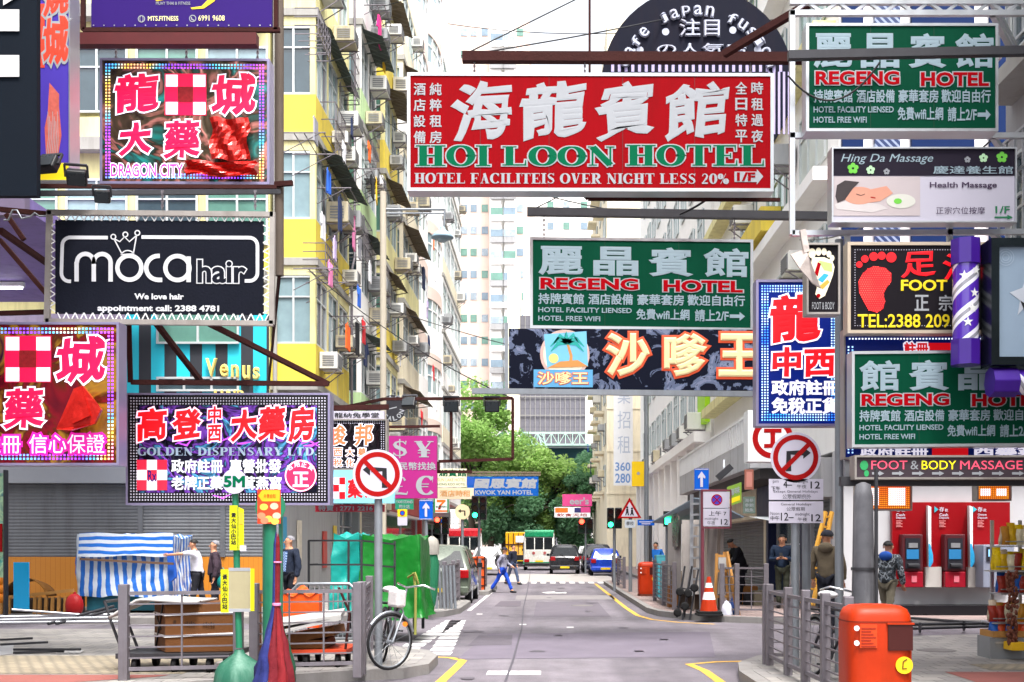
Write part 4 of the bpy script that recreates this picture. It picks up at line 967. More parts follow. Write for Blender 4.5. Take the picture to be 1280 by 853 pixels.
for i in range(9):
    Z = 29 + i * 2.1; x = LX + 1.02 + .05 * (i % 3)
    single('drain_pipe_stack', 'thin grey waste pipe running down a tenement front with branch bends', 'pipe', MB().tube([(x, Z, 5.2), (x, Z, 9 + rp.random() * 4), (x, Z + .5, 9.6 + rp.random() * 4), (x, Z + .5, 19)], .04, 6), M['slab'] if i % 2 else M['rail'], 'waste pipes on the tenement fronts')
for (a, c, lab) in ((((560, 30), 34), ((1000, 20), 26), 'thin wire crossing the sky behind the red board, almost level'), (((480, 150), 33), ((760, 262), 22), 'thin wire dropping from the yellow block to the black beam'), (((345, 300), 29), ((640, 498), 24), 'thin wire from the corner block to the floodlight bar'), (((470, 380), 34), ((960, 488), 28), 'wire slung across the street under the peeling navy board'), (((1000, 300), 24), ((1240, 175), 14), 'loose wire looping between silver frame and massage board'), (((985, 95), 13.0), ((1100, 78), 12.9), 'pale cable drooping along the dark beam on the highest green board')):
    p, q = W(*a[0], a[1]), W(*c[0], c[1]); bb_ = MB(); bb_.tube([p.lerp(q, i / 12) - Vector((0, 0, .35 * 4 * (i / 12) * (1 - i / 12))) for i in range(13)], .012, 5)
    single('overhead_cable', lab, 'cable', bb_, M['black'], 'overhead cables')
for px, py, hpx, col, lab, kind in ((402, 270, 30, 'white', 'white shirt among the air conditioners of the yellow corner block', 'shirt'), (418, 300, 26, 'lilac', 'lilac towel under a canopy on the green block', 'sheet'), (450, 300, 24, 'grey', 'grey shirt on the narrow yellow block', 'shirt'), (462, 330, 24, 'white', 'white towel on the cream block', 'sheet'), (409, 215, 26, 'blue', 'blue trousers high on the yellow corner block', 'trousers'), (476, 260, 20, 'red', 'red towel on the cream block beside a canopy', 'sheet'), (500, 440, 18, 'white', 'white shirt by the round bays', 'shirt'), (536, 420, 16, 'navy', 'navy trousers on the block past the bays', 'trousers'), (546, 500, 14, 'white', 'white towel low on the block past the bays', 'sheet')):
    washing(px, py, hpx, XW, col, lab, kind, .7)
for px, py, hpx, col, lab, kind in ((392, 150, 30, 'grey', 'grey towel near the top of the yellow corner block', 'sheet'), (411, 330, 28, 'pink', 'pink shirt low on the yellow corner block', 'shirt'), (428, 180, 24, 'white', 'white shirt high on the green block', 'shirt'), (440, 150, 22, 'navy', 'navy towel high on the green block', 'sheet'), (447, 360, 24, 'blue', 'blue shirt on the narrow yellow block', 'shirt'), (460, 180, 22, 'orange', 'orange shirt high on the narrow yellow block', 'shirt')):
    washing(px, py, hpx, XW, col, lab, kind, .7)
# more of the street level: dark doors and posters on the fronts by the green stall
for y, zc, hh, ww, c_, lab in ((29.2, 1.6, 1.5, .5, '2c8ab0', 'blue and white poster on the dark front behind the elderly person'), (31.0, 1.7, 1.2, .5, 'c9c0b0', 'cream poster on the dark glass front'), (34.5, 1.5, 1.1, .6, 'b03a30', 'red notice on the pale roller shutter'), (36.2, 1.9, .7, .5, 'd0b030', 'yellow notice on the pale roller shutter')):
    single('wall_poster', lab, 'poster', MB().box(LX + .02, LX + .05, y, y + ww, zc - hh / 2, zc + hh / 2), mat('poster_' + c_, c_, .5, var=.4, scale=6))
single('dark_doorway', 'tall black doorway with white painted strokes behind the elderly person', 'door', MB().box(LX - .2, LX + .03, 28.35, 29.1, .13, 3.4), mat('door_black', '141418', .5, var=.4, scale=5))


# warning strip and red edge of the pavements by the camera
TACT = brick('tactile_paving', '8c816d', '7d735f', '6a6254', 1.0, .15, .15, .85, var=.25, msize=.03); REDP = mat('red_paving', '7e4a44', .85, var=.25, scale=3, bump=.2)
mark('pavement', [(-28, 13.2), (-4.2, 13.2), (-4.2, 15.4), (-28, 15.4)], TACT, .139)
mark('pavement', [(-28, 11.2), (-6.5, 11.4), (-4.4, 12.9), (-4.3, 13.1), (-28, 13.1)], REDP, .139)
mark('pavement', [(4.6, 10), (28, 10), (28, 13.4), (4.6, 13.4)], REDP, .139)
mark('pavement', [(5.2, 13.6), (28, 13.6), (28, 14.3), (5.2, 14.3)], TACT, .139)
for x, y, w, l, m_ in ((-.95, 18.5, .7, 2.2, '524c54'), (-1.1, 30.5, .7, 3.0, '564f57')):
    mark('road_patch', [(x - w / 2, y), (x + w / 2, y + .1), (x + w / 2 - .05, y + l), (x - w / 2 + .05, y + l - .1)], mat('patch_' + m_, m_, .8, var=.4, scale=4, bump=.3), .006)
rp_ = random.Random(8)
for i in range(14):
    x, y = rp_.uniform(-1.9, 1.9), rp_.uniform(13.5, 45); r_ = rp_.uniform(.05, .22); n_ = 9
    mark('road_stain', [(x + r_ * rp_.uniform(.6, 1.2) * math.cos(k * 2 * math.pi / n_), y + 1.6 * r_ * rp_.uniform(.6, 1.2) * math.sin(k * 2 * math.pi / n_)) for k in range(n_)], mat('oil_stain', '4e4950', .7, var=.4, scale=9), .0095 + i * .0002)
# ================================================================== signboards
RED = mat('vinyl_red', '84000a', .6, spec=.04, var=.15, scale=1.2, stain=.35, stainc='5a0a0c')
GRNB = mat('vinyl_green', '003c29', .6, spec=.04, var=.2, scale=1.2, stain=.3, stainc='0a4634')
LW = mat('letter_white', '94979c', .6, spec=.1, var=.08, scale=5)
LW2 = mat('letter_bluish_white', '8496a0', .6, spec=.1, var=.1, scale=5)
LGREEN = mat('letter_green', '00583a', .6, spec=.04, var=.08)
LRED = mat('letter_red', '92000e', .6, spec=.04, var=.08)
NAVY = mat('canvas_navy', '0e111c', .85, spec=.1, var=.25, scale=6, bump=.2)
FRAME = mat('sign_frame', '9a948f', .45, .5, var=.25, scale=5, stain=.4, stainc='54443c')
PURP = mat('vinyl_purple', '2c1264', .6, spec=.12, var=.12)
YELL = mat('letter_yellow', 'e2c81a', .45, var=.05)
LEDW = led('led_white', [(.3, 'cfe6ff'), (.7, 'ffffff')], 3, .45)
LEDB = led('led_blue', [(.3, '2f9cff'), (.5, 'bfe6ff'), (.7, '2f7dff')], 3.5, .5)
LEDMIX = led('led_mixed', [(.32, 'c04cff'), (.42, '7a3cff'), (.5, '40c8ff'), (.58, 'ffd23c'), (.68, 'ff50c8')], 1.1, .5)
LEDWARM = led('led_amber', [(.35, 'ffb020'), (.65, 'ff6a20')], 3, .28)
LEDDIM = mat('led_unlit', 'b8b4c4', .4)
PINKL = mat('acrylic_pink_red', 'd80a42', .35, emit=.2)
REDL = mat('acrylic_red', 'd00e1a', .35, emit=.2)
WGLOW = mat('acrylic_white_lit', 'e6e2f4', .35, var=.03, emit=.22)
PLATE = mat('sign_plate_white', 'b4b0be', .4, var=.06)
SBLUE = mat('sign_blue', '0a50b0', .5, spec=.12, var=.05)
SRED = mat('sign_red', '920608', .5, spec=.12, var=.05)
SBLK = mat('sign_black', '15151a', .45, var=.05)
BACKM = mat('sign_back', '55565a', .6, .3)

def chain(px, y0, y1, Z, lab=None, root=None):
    b = MB(); n = max(2, int((y1 - y0) / 3))
    for i in range(n):
        a, c = W(px, y0 + (y1 - y0) * i / n, Z), W(px, y0 + (y1 - y0) * (i + 1) / n, Z)
        b.bar(a, c, .035 if i % 2 else .012, .012 if i % 2 else .035)
    return b.build('chain', M['rail'], root)
def beam(name, label, pts, w, m, cat='beam', group=None):
    b = MB()
    for p, q in zip(pts[:-1], pts[1:]): b.bar(p, q, w)
    return single(name, label, cat, b, m, group)
def wire(label, p, q, sag=.3, r=.012, m=None, group='overhead cables'):
    p, q = Vector(p), Vector(q); b = MB()
    b.tube([p.lerp(q, i / 10) - Vector((0, 0, sag * 4 * (i / 10) * (1 - i / 10))) for i in range(11)], r, 5)
    return single('overhead_cable', label, 'cable', b, m or M['black'], group)

# ---- red hotel board
s = Sign('hotel_signboard', 'big red hotel board with white brush characters over green serif capitals', 'signboard', 513, 95, 963, 235, 17, th=.28, slope=.002)
s.board(RED); s.frame(M['alu'], 4, proud=.012)
for x in (600, 686, 778, 868): s.rect(x, 95, x + .7, 235, mat('seam_red', '5c0208', .6), .2, 'seam')
for ch, x0, x1 in (('海', 563, 640), ('龍', 649, 733), ('賓', 743, 818), ('館', 831, 912)): s.text(ch, x0, 101, x1, 177, LW, .03, br=1.1, layer=1)
for ch, x, y in [(c, 517, 104 + i * 20) for i, c in enumerate('酒店設備')] + [(c, 537, 104 + i * 20) for i, c in enumerate('純粹租房')] + [(c, 919, 102 + i * 20) for i, c in enumerate('全日特平')] + [(c, 939, 102 + i * 20) for i, c in enumerate('時租過夜')]:
    s.text(ch, x, y, x + 15, y + 15.5, LW, .02, layer=1)
s.text('HOI', 520, 182, 613, 208, LGREEN, serif=True, out=(LW, 1.3)); s.text('LOON', 628, 182, 768, 208, LGREEN, serif=True, out=(LW, 1.3)); s.text('HOTEL', 783, 181, 955, 207, LGREEN, serif=True, out=(LW, 1.3))
s.text('HOTEL FACILITEIS OVER NIGHT LESS 20%', 518, 216, 911, 230, LW, serif=True, layer=1)
s.poly([(918, 214), (946, 214), (946, 211), (954, 220), (946, 230), (946, 227), (918, 227)], LW, 1, 'arrow'); s.text('1/F', 921, 215, 944, 226, RED, .04, layer=3)
r = s.done(); chain(593, 75, 91, 17, root=r); chain(731, 75, 91, 17, root=r); chain(938, 75, 92, 17, root=r)
for x in (585, 640, 700, 760, 830, 890): s_ = None
beam('steel_beam', 'rusty steel beam carrying the big red hotel board on chains', [W(578, 72, 17), Vector((6.6, 17, HP(74, 17)))], .14, M['rust'])
wire('stay cable from the tip of the red board beam up to the bank block', W(577, 70, 17), W(860, -70, 25), .0)
wire('second stay cable from the red board beam tip, flatter', W(577, 70, 17), W(1010, -20, 25.2), .1)
wire('cable strung high across the white sky', W(480, 8, 33), W(760, -90, 30), .1)
beam('steel_pole', 'thin upright steel rod above the red hotel board', [W(737, -40, 17.2), W(737, 92, 17.2)], .035, M['rust'], 'rod')
beam('steel_bracket', 'rusty angle bracket hanging below the red board by the yellow window band', [W(730, 244, 17.6), W(735, 249, 17.6), W(975, 250, 17.6)], .05, M['rust'], 'bracket')

# ---- black round cafe drum
s = Sign('cafe_sign', 'round black drum sign with silver letters round its rim, rust run below them', 'signboard', 752, -16, 992, 220, 21, th=.5)
s.parts.clear()
s.disc(872, 104, 120, mat('drum_black', '0e1020', .7, spec=.1, var=.25, stain=.2, stainc='3c2a26'), 0, 'panel', n=56)
list(s.parts.values())[0][0].v[:] = [(v[0], v[1] + (.5 if i >= 56 and v[1] > s.Z - .001 else 0), v[2]) for i, v in enumerate(list(s.parts.values())[0][0].v)]
SIL = mat('silver_letters', 'a9adbc', .4, .3, var=.25, scale=8, stain=.5, stainc='6b4a3a')
for i, ch in enumerate('Cafe japan fusion'):
    if ch == ' ': continue
    t_ = 199 + i * 8.9; r_ = 96
    cx, cy = 872 + r_ * math.cos(R(t_)), 110 + r_ * math.sin(R(t_))
    s.text(ch, cx - 6, cy - 7, cx + 6, cy + 7, SIL, .045, layer=1, rot=t_ + 90, thick=.05)
s.text('注目', 848, 24, 900, 47, SIL, .035, layer=1, thick=.05)
s.text('の人気店', 820, 55, 934, 70, SIL, .035, layer=1, thick=.05)
for x, y in ((800, 63), (832, 40), (916, 38), (947, 62)): s.disc(x, y, 4.5, SIL, 1, 'stud')
for i in range(26):
    x = 764 + i * 8.4; s.rect(x, 77, x + 3.6, 90, mat('drum_slat_lilac', 'a79dc6', .5), 1, 'stripe')
for i in range(5):
    x = 960 + i * 6.2; s.rect(x, 90, x + 2.8, 168, mat('drum_slat_lilac', 'a79dc6', .5), 1, 'stripe')
s.done()

# ---- green hotel boards
def regeng(label, x0, y0, x1, y1, Z, slope=0.0, rev=False, clip=None):
    s = Sign('hotel_signboard', label, 'signboard', x0, y0, x1, y1, Z, th=.2, slope=slope, group='green hotel boards')
    s.board(GRNB); s.frame(M['alu'], 3.5, proud=.012)
    w, h = x1 - x0, y1 - y0
    def X(u): return x0 + w * u
    def Y(v): return y0 + h * v
    for u in (.33, .67): s.rect(X(u), y0, X(u) + .6, y1, mat('seam_green', '02301f', .6), .2, 'seam')
    n = 4
    for i, ch in enumerate('館賓晶麗' if rev else '麗晶賓館'):
        s.text(ch, X(.025 + .253 * i), Y(.07), X(.232 + .253 * i), Y(.41), LW2, .028, layer=1)
    s.text('REGENG', X(.035), Y(.44), X(.485), Y(.575), LRED, .04, out=(LW, 1.3)); s.text('HOTEL', X(.6), Y(.45), X(.965), Y(.59), LRED, .04, out=(LW, 1.3))
    for t, u0, u1 in (('持牌賓館', .025, .235), ('酒店設備', .255, .46), ('豪華套房', .48, .695), ('歡迎自由行', .71, .975)): s.text(t, X(u0), Y(.62), X(u1), Y(.75), LW2, .022, layer=1)
    s.text('HOTEL FACILITY LIENSED', X(.025), Y(.785), X(.455), Y(.845), LW2, .02, layer=1); s.text('HOTEL FREE WIFI', X(.025), Y(.885), X(.31), Y(.945), LW2, .02, layer=1)
    s.text('免費wifi上網', X(.475), Y(.79), X(.72), Y(.92), LW2, .022, layer=1); s.text('請上2/F', X(.745), Y(.79), X(.9), Y(.93), LW2, .022, layer=1)
    s.poly([(X(.905), Y(.845)), (X(.95), Y(.845)), (X(.95), Y(.815)), (X(.975), Y(.865)), (X(.95), Y(.92)), (X(.95), Y(.885)), (X(.905), Y(.885))], LW2, 1, 'arrow')
    return s.done()
r = regeng('green hotel board hung under the big red one, over the peeling navy board', 666, 300, 938, 407, 19.5, .012)
chain(680, 268, 298, 19.5, root=r); chain(918, 272, 300, 19.5, root=r)
beam('steel_beam', 'black steel beam carrying the green board under the red one', [W(659, 265, 19.5), Vector((6.8, 19.5, HP(273, 19.5)))], .13, M['steel_dark'])
wire('stay wire from the black beam tip to the rusty bracket', W(660, 265, 19.5), W(760, 215, 24), 0)
wire('twisted wire hanging between the beams over the green board', W(850, 268, 19.4), W(905, 232, 19), .05, .02)
regeng('green hotel board hung highest, just above the massage board, crossed by a dark beam', 1011, 33, 1244, 161, 13, 0)
regeng('green hotel board hung lowest, its four characters in reverse order', 1068, 443, 1312, 556, 12.6, -.008, True)
beam('steel_beam', 'dark steel beam passing in front of the highest green board', [W(985, 70, 12.6), Vector((6.2, 12.6, HP(62, 12.6)))], .09, M['steel_dark'])
beam('steel_beam', 'slanting rusty beam over the black drum sign', [W(905, 68, 16), W(1040, -12, 15)], .09, M['rust'])

# ---- peeling navy board with the yellow characters
s = Sign('restaurant_sign', 'peeling navy board with fat cream characters edged in orange and a palm picture', 'signboard', 636, 411, 945, 487, 19.3, th=.12, slope=.004)
m = bpy.data.materials.new('peeling_navy'); nt, bb = nodes_of(m)
tc = nt.nodes.new('ShaderNodeTexCoord'); nz = nt.nodes.new('ShaderNodeTexNoise'); nz.inputs['Scale'].default_value = 2.6; nz.inputs['Detail'].default_value = 10; nz.inputs['Roughness'].default_value = .6; nz.inputs['Distortion'].default_value = 1.2
nt.links.new(tc.outputs['Object'], nz.inputs['Vector'])
cr = nt.nodes.new('ShaderNodeValToRGB'); cr.color_ramp.interpolation = 'CONSTANT'; e = cr.color_ramp.elements; e[0].color = H('090e20'); e[1].position = .55; e[1].color = H('5c6680')
q = e.new(.62); q.color = H('747c94'); q = e.new(.68); q.color = H('0c1228')
nt.links.new(nz.outputs['Fac'], cr.inputs[0]); nt.links.new(cr.outputs[0], bb.inputs['Base Color']); bb.inputs['Roughness'].default_value = .6
bb.inputs['Specular IOR Level'].default_value = .1
s.board(m)
CREAM, ORNG = mat('cream_letters', 'ecd6a0', .5, var=.05, stain=.08, stainc='b89a66'), mat('orange_edge', 'd0502c', .5, var=.1)
for ch, x0, x1 in (('沙', 757, 812), ('嗲', 830, 884), ('王', 898, 950)): s.text(ch, x0, 416 + .0 * x0, x1, 470, CREAM, .034, out=(ORNG, 3.0), layer=1, thick=.008)
SKYB, TEAL, SAND = mat('print_sky', '6fb6d6', .5), mat('print_teal', '1f9c94', .5), mat('print_sand', 'c98a4a', .5)
s.ring(706, 443, 29, 4, mat('print_rosette', 'c9a9a0', .5, var=.3, scale=9), 1); s.disc(706, 443, 28, mat('print_cream', 'e6ddc0', .5), .5)
s.poly([(680, 418), (733, 414), (735, 458), (684, 460)], SKYB, 2)
for a in (-165, -140, -100, -50, -15, 20, 160): s.line([(709, 428), (709 + 12 * math.cos(R(a)), 426 + 10 * math.sin(R(a))), (709 + 22 * math.cos(R(a)), 432 + 10 * math.sin(R(a)) + 4)], [6, 5, 1], TEAL, 3.5)
s.line([(709, 428), (714, 445), (713, 459)], [3, 3.5, 5], SAND, 3); s.disc(692, 448, 6, GOLD, 3); s.poly([(684, 460), (735, 458), (722, 450), (700, 452)], SAND, 2.6)
s.rect(667, 462, 741, 484, mat('print_blue', '5aa0cc', .5), 1.5); s.text('沙嗲王', 672, 465, 735, 481, CREAM, .02, out=(ORNG, .8), layer=3)
s.done()
beam('steel_beam', 'long pale steel beam beneath the peeling navy board', [W(590, 489, 19.3), W(960, 493, 19.3)], .09, M['steel'])
beam('steel_beam', 'upright steel post at the end of the peeling navy board', [W(633, 404, 19.3), W(633, 488, 19.3)], .06, M['steel'])

# ---- massage board with a sleeping woman print
s = Sign('massage_signboard', 'dark grey and white massage board with a printed face resting on a towel', 'signboard', 1041, 187, 1268, 277, 12.8, th=.15)
s.board(mat('print_white', 'aaa7b4', .4, var=.04)); s.frame(M['alu'], 2)
s.rect(1041, 187, 1268, 220, mat('print_aubergine', '1c1724', .6, spec=.1, var=.1), 1, 'header')
s.text('Hing Da Massage', 1052, 193, 1166, 206, LW2, .0, layer=3, slant=.35); s.text('慶達養生館', 1166, 208, 1266, 218, LW2, .01, layer=3)
G2 = mat('print_leaf_green', '5fae3a', .5)
for x, y, r_, m_ in ((1066, 211, 7, G2), (1088, 213, 5.5, mat('print_leaf_pale', '9cc09a', .5)), (1108, 215, 4, mat('print_leaf_grey', '7d8086', .5)), (1252, 197, 7, G2), (1229, 198, 5.5, mat('print_leaf_pale', '9cc09a', .5)), (1209, 200, 4, mat('print_leaf_grey', '7d8086', .5))):
    for a in range(5): s.disc(x + r_ * .6 * math.cos(R(a * 72 - 90)), y + r_ * .6 * math.sin(R(a * 72 - 90)), r_ * .42, m_, 3 + a * .1, 'flower', n=10)
s.rect(1042, 221, 1150, 270, mat('print_bed', 'a89ea0', .5, var=.1), 1, 'picture')
SKIN_P = mat('print_skin', 'b8826e', .5, var=.12, scale=4)
s.poly([(1043, 256), (1060, 250), (1100, 256), (1110, 261), (1090, 266), (1046, 262)], mat('print_towel', 'b4aeae', .5), 2, 'picture')
s.disc(1074, 245, 20, SKIN_P, 2.4, 'picture', 11); s.poly([(1084, 238), (1108, 233), (1116, 242), (1100, 252), (1086, 254)], SKIN_P, 2.2, 'picture')
s.poly([(1044, 246), (1046, 232), (1056, 226), (1074, 228), (1066, 236), (1056, 250), (1047, 254)], mat('print_hair', '2e2628', .5, var=.3, scale=9), 3, 'picture')
s.line([(1070, 243), (1076, 245), (1081, 243)], .8, mat('print_hair', '2e2628'), 3, 'picture'); s.line([(1088, 247), (1094, 248)], 1.2, LRED, 3, 'picture')
s.disc(1126, 252, 18, mat('print_petal', 'b8b8b0', .5, var=.1), 2.4, 'picture', 9); s.disc(1122, 252, 5, G2, 3, 'picture', 3.5)
s.text('Health Massage', 1162, 228, 1246, 237, mat('print_plum', '3a2a44', .5), .02, layer=2); s.text('正宗穴位按摩', 1170, 259, 1231, 268, mat('print_plum', '3a2a44'), .0, layer=2)
s.text('1/F', 1244, 258, 1262, 267, mat('print_dkgreen', '1c6a44', .5), .02, layer=2); s.poly([(1243, 271), (1259, 271), (1259, 269), (1266, 272), (1259, 275), (1259, 273), (1243, 273)], mat('print_dkgreen', '1c6a44'), 2, 'arrow')
s.done()
# ---- silver pipe gantry that holds the boards by the snack shop
g = thing('sign_gantry', 'silver pipe frame with lattice top holding the hotel and massage boards', 'frame', W(1000, 300, 13.2))
b = MB()
for a, c in (((990, 14), (990, 294)), ((987, 170), (1300, 170)), ((990, 292), (1300, 290)), ((987, 3), (1300, 3)), ((987, 17), (1300, 17)), ((1059, 294), (1059, 600)), ((1187, 280), (1187, 470))):
    b.bar(W(*a, 13.25), W(*c, 13.25), .06)
b.build('pipe_frame', M['alu'], g)
b = MB()
for i in range(16): b.bar(W(990 + i * 19, 3 if i % 2 else 17, 13.25), W(1009 + i * 19, 17 if i % 2 else 3, 13.25), .035)
b.build('lattice', M['alu'], g)
b = MB()
for y in (3, 17, 170, 291): b.bar(W(1240, y, 13.25), Vector((6.2, 15.0, HP(y, 13.25))), .06)
b.build('wall_tie', M['alu'], g)
# ---- small foot board with torn paper
FB = mat('foot_black', '141016', .6, spec=.1, var=.15)
s = Sign('foot_signboard', 'small black board with a cream sole chart, torn wrapping hanging over one side', 'signboard', 1010, 307, 1047, 391, 12.2, th=.14)
s.board(FB); s.frame(FRAME, 2.5)
foot = [(1015, 322), (1013, 336), (1018, 350), (1021, 360), (1019, 368), (1024, 374), (1031, 370), (1036, 358), (1041, 344), (1043, 334), (1040, 326), (1030, 322)]
s.poly(foot, mat('print_cream', 'e6ddc0'), 1)
for x, y, r_ in ((1015, 317, 4.5), (1023, 315, 3.6), (1030, 315, 3.2), (1036, 318, 3), (1040, 323, 2.8)): s.disc(x, y, r_, mat('print_cream', 'e6ddc0'), 1.4, 'emblem', r_ * 1.4)
s.poly([(1023, 326), (1040, 330), (1040, 340), (1030, 338)], mat('print_lime', 'a9cc70', .5), 2); s.poly([(1022, 328), (1026, 330), (1022, 346), (1018, 342)], LRED, 2); s.poly([(1030, 342), (1036, 344), (1028, 354), (1022, 350)], mat('print_cyan', '2c9cc0', .5), 2); s.poly([(1034, 350), (1037, 353), (1028, 362), (1024, 358)], mat('print_orange', 'e09a3a', .5), 2); s.disc(1023, 370, 2.5, LRED, 2)
s.text('FOOT & BODY', 1015, 378, 1043, 387, LW, .0, layer=1)
s.done()
b = MB(); pts = [(988, 318), (1005, 312), (1010, 318), (1022, 352), (1026, 360), (1016, 354), (1000, 336)]
b.prism([W(x, y, 11.95 + .05 * (i % 2)) for i, (x, y) in enumerate(pts)], (.01, .05, 0)); b.bar(W(1003, 288, 12.0), W(1008, 316, 12.0), .06)
single('torn_wrapping', 'torn greyish plastic wrapping dangling beside the small sole chart board', 'wrapping', b, mat('wrap', 'b7aca6', .5, var=.2, bump=.6, bscale=12))
# ---- black foot massage board
s = Sign('foot_signboard', 'black board with a large red foot of LED dots and yellow lettering', 'signboard', 1063, 307, 1232, 413, 12.6, th=.16)
s.board(FB); s.frame(mat('frame_champagne', 'b9aa98', .4, .4, var=.15), 4, proud=.015)
s.dotframe(4, 1, 3.2, LEDDIM, 1.0)
RF = mat('foot_red', 'c4141c', .35, emit=.25)
sole = [(1078, 343), (1073, 352), (1074, 366), (1080, 378), (1086, 388), (1096, 391), (1104, 386), (1106, 376), (1104, 368), (1108, 360), (1114, 352), (1114, 342), (1106, 335), (1092, 333), (1084, 337)]
s.poly(sole, RF, 1, 'emblem')
for x, y, r_ in ((1074, 331, 4), (1081, 324, 4.6), (1092, 321, 5.4), (1102, 320, 5), (1114, 322, 6.4)): s.disc(x, y, r_, RF, 1, 'emblem')
rd = random.Random(3); LR = led('led_red', [(.3, 'ff2a2a'), (.7, 'ff5a4a')], 6, .5)
def inpoly(x, y, P):
    c = False
    for i in range(len(P)):
        (x1, y1), (x2, y2) = P[i - 1], P[i]
        if (y1 > y) != (y2 > y) and x < (x2 - x1) * (y - y1) / (y2 - y1) + x1: c = not c
    return c
for j in range(22):
    for i in range(16):
        x, y = 1072 + i * 2.8 + (j % 2) * 1.4, 334 + j * 2.7
        if inpoly(x, y, sole): s.dots(x - .6, y - .6, x + .6, y + .6, 1.2, LR, 1.1, 2.2)
s.text('足', 1126, 314, 1170, 348, REDL, .02, layer=1, br=.8); s.text('浴', 1178, 316, 1222, 350, REDL, .02, layer=1, br=.8)
s.text('FOOT', 1126, 350, 1184, 364, YELL, .03, layer=1); s.text('正', 1143, 369, 1161, 389, LW, .02, layer=1); s.text('宗', 1173, 369, 1191, 389, LW, .02, layer=1)
s.text('TEL:2388 209', 1072, 393, 1187, 410, YELL, .015, layer=1)
s.done()
# ---- barber poles
def barber(label, loc, rot, h=156 / F * 12.3, r=.135):
    t = thing('barber_pole', label, 'barber pole', (0, 0, 0), 'purple barber poles')
    PC = mat('barber_purple', '3a1680', .35, var=.15, coat=.2)
    MB().lathe([(r * 1.18, 0), (r * 1.18, h * .2)], n=8, smooth=False).build('lower_cap', PC, t, bevel=.01)
    MB().lathe([(r * 1.18, h * .8), (r * 1.18, h)], n=8, smooth=False).build('upper_cap', PC, t, bevel=.01)
    m = bpy.data.materials.get('barber_spiral')
    if not m:
        m = bpy.data.materials.new('barber_spiral'); nt, bb = nodes_of(m); N, L = nt.nodes, nt.links
        tc = N.new('ShaderNodeTexCoord'); sp = N.new('ShaderNodeSeparateXYZ'); L.new(tc.outputs['Object'], sp.inputs[0])
        at = N.new('ShaderNodeMath'); at.operation = 'ARCTAN2'; L.new(sp.outputs[1], at.inputs[0]); L.new(sp.outputs[0], at.inputs[1])
        ma = N.new('ShaderNodeMath'); ma.operation = 'MULTIPLY_ADD'; ma.inputs[1].default_value = 1 / (2 * math.pi) * 2; L.new(at.outputs[0], ma.inputs[0])
        mz = N.new('ShaderNodeMath'); mz.operation = 'MULTIPLY'; mz.inputs[1].default_value = -2.6 / h * 1.6; L.new(sp.outputs[2], mz.inputs[0]); L.new(mz.outputs[0], ma.inputs[2])
        fr = N.new('ShaderNodeMath'); fr.operation = 'FRACT'; L.new(ma.outputs[0], fr.inputs[0])
        cr = N.new('ShaderNodeValToRGB'); cr.color_ramp.interpolation = 'CONSTANT'; e = cr.color_ramp.elements
        e[0].color = H('4a22a0'); e[1].position = .46; e[1].color = H('dcdae6')
        for p_, c_ in ((.62, '8f8f98'), (.76, 'dcdae6'), (.9, '4a22a0')): q = e.new(p_); q.color = H(c_)
        L.new(fr.outputs[0], cr.inputs[0]); L.new(cr.outputs[0], bb.inputs['Base Color']); bb.inputs['Roughness'].default_value = .25; bb.inputs['Coat Weight'].default_value = .6
    tb = MB().lathe([(r, h * .2 + .002), (r, h * .8 - .002)], n=28).build('spiral_tube', m, t)
    st = MB()
    for an, z in ((-100, .33), (-70, .56), (-115, .7), (-80, .44), (-60, .74)):
        p = Vector((math.cos(R(an)) * (r + .004), math.sin(R(an)) * (r + .004), h * z)); ux = Vector((-math.sin(R(an)), math.cos(R(an)), 0))
        st.add([p + ux * (.055 if k % 2 == 0 else .022) * math.cos(R(90 + k * 36)) + Vector((0, 0, 1)) * (.055 if k % 2 == 0 else .022) * math.sin(R(90 + k * 36)) for k in range(10)], [tuple(range(10))])
    st.build('star_print', M['white'], tb)
    t.location = loc; t.rotation_euler = rot
    return t
barber('upright purple and white striped barber pole between the foot board and silver frame', W(1207, 457, 12.25), (0, 0, 0))
barber('purple and white striped barber pole lying level below the grey framed board', W(1237, 478, 12.1), (0, R(90), 0))
# ---- grey blue board at the edge with a star
s = Sign('salon_signboard', 'grey blue board in a dark chromed frame with a pointed star, beside the barber pole', 'signboard', 1247, 309, 1330, 447, 12.0, th=.2)
s.board(mat('print_greyblue', '8496a8', .35, var=.12, scale=2)); s.frame(mat('frame_dark_chrome', '2c3438', .2, .8, var=.3), 10, proud=.05)
s.poly([(1262, 366), (1278, 360), (1283, 345), (1288, 360), (1304, 366), (1290, 374), (1293, 392), (1283, 381), (1272, 394), (1275, 376)], mat('star_grey', 'c2c8d2', .3, .3), 1)
s.poly([(1275, 376), (1283, 381), (1293, 392), (1290, 374), (1297, 372), (1300, 410), (1283, 396)], SBLK, 2)
for r_ in (4, 7, 10): s.ring(1257, 322, r_, .8, mat('swirl', '9fb0c0', .4), 1.5)
s.dots(1243, 449, 1320, 455, 5, led('led_green', [(.3, '30e0a0'), (.7, '60ffc0')], 3, 2), 1.8, 11); s.dots(1238, 302, 1320, 307, 9, LEDWARM, 3, 11)
s.done()
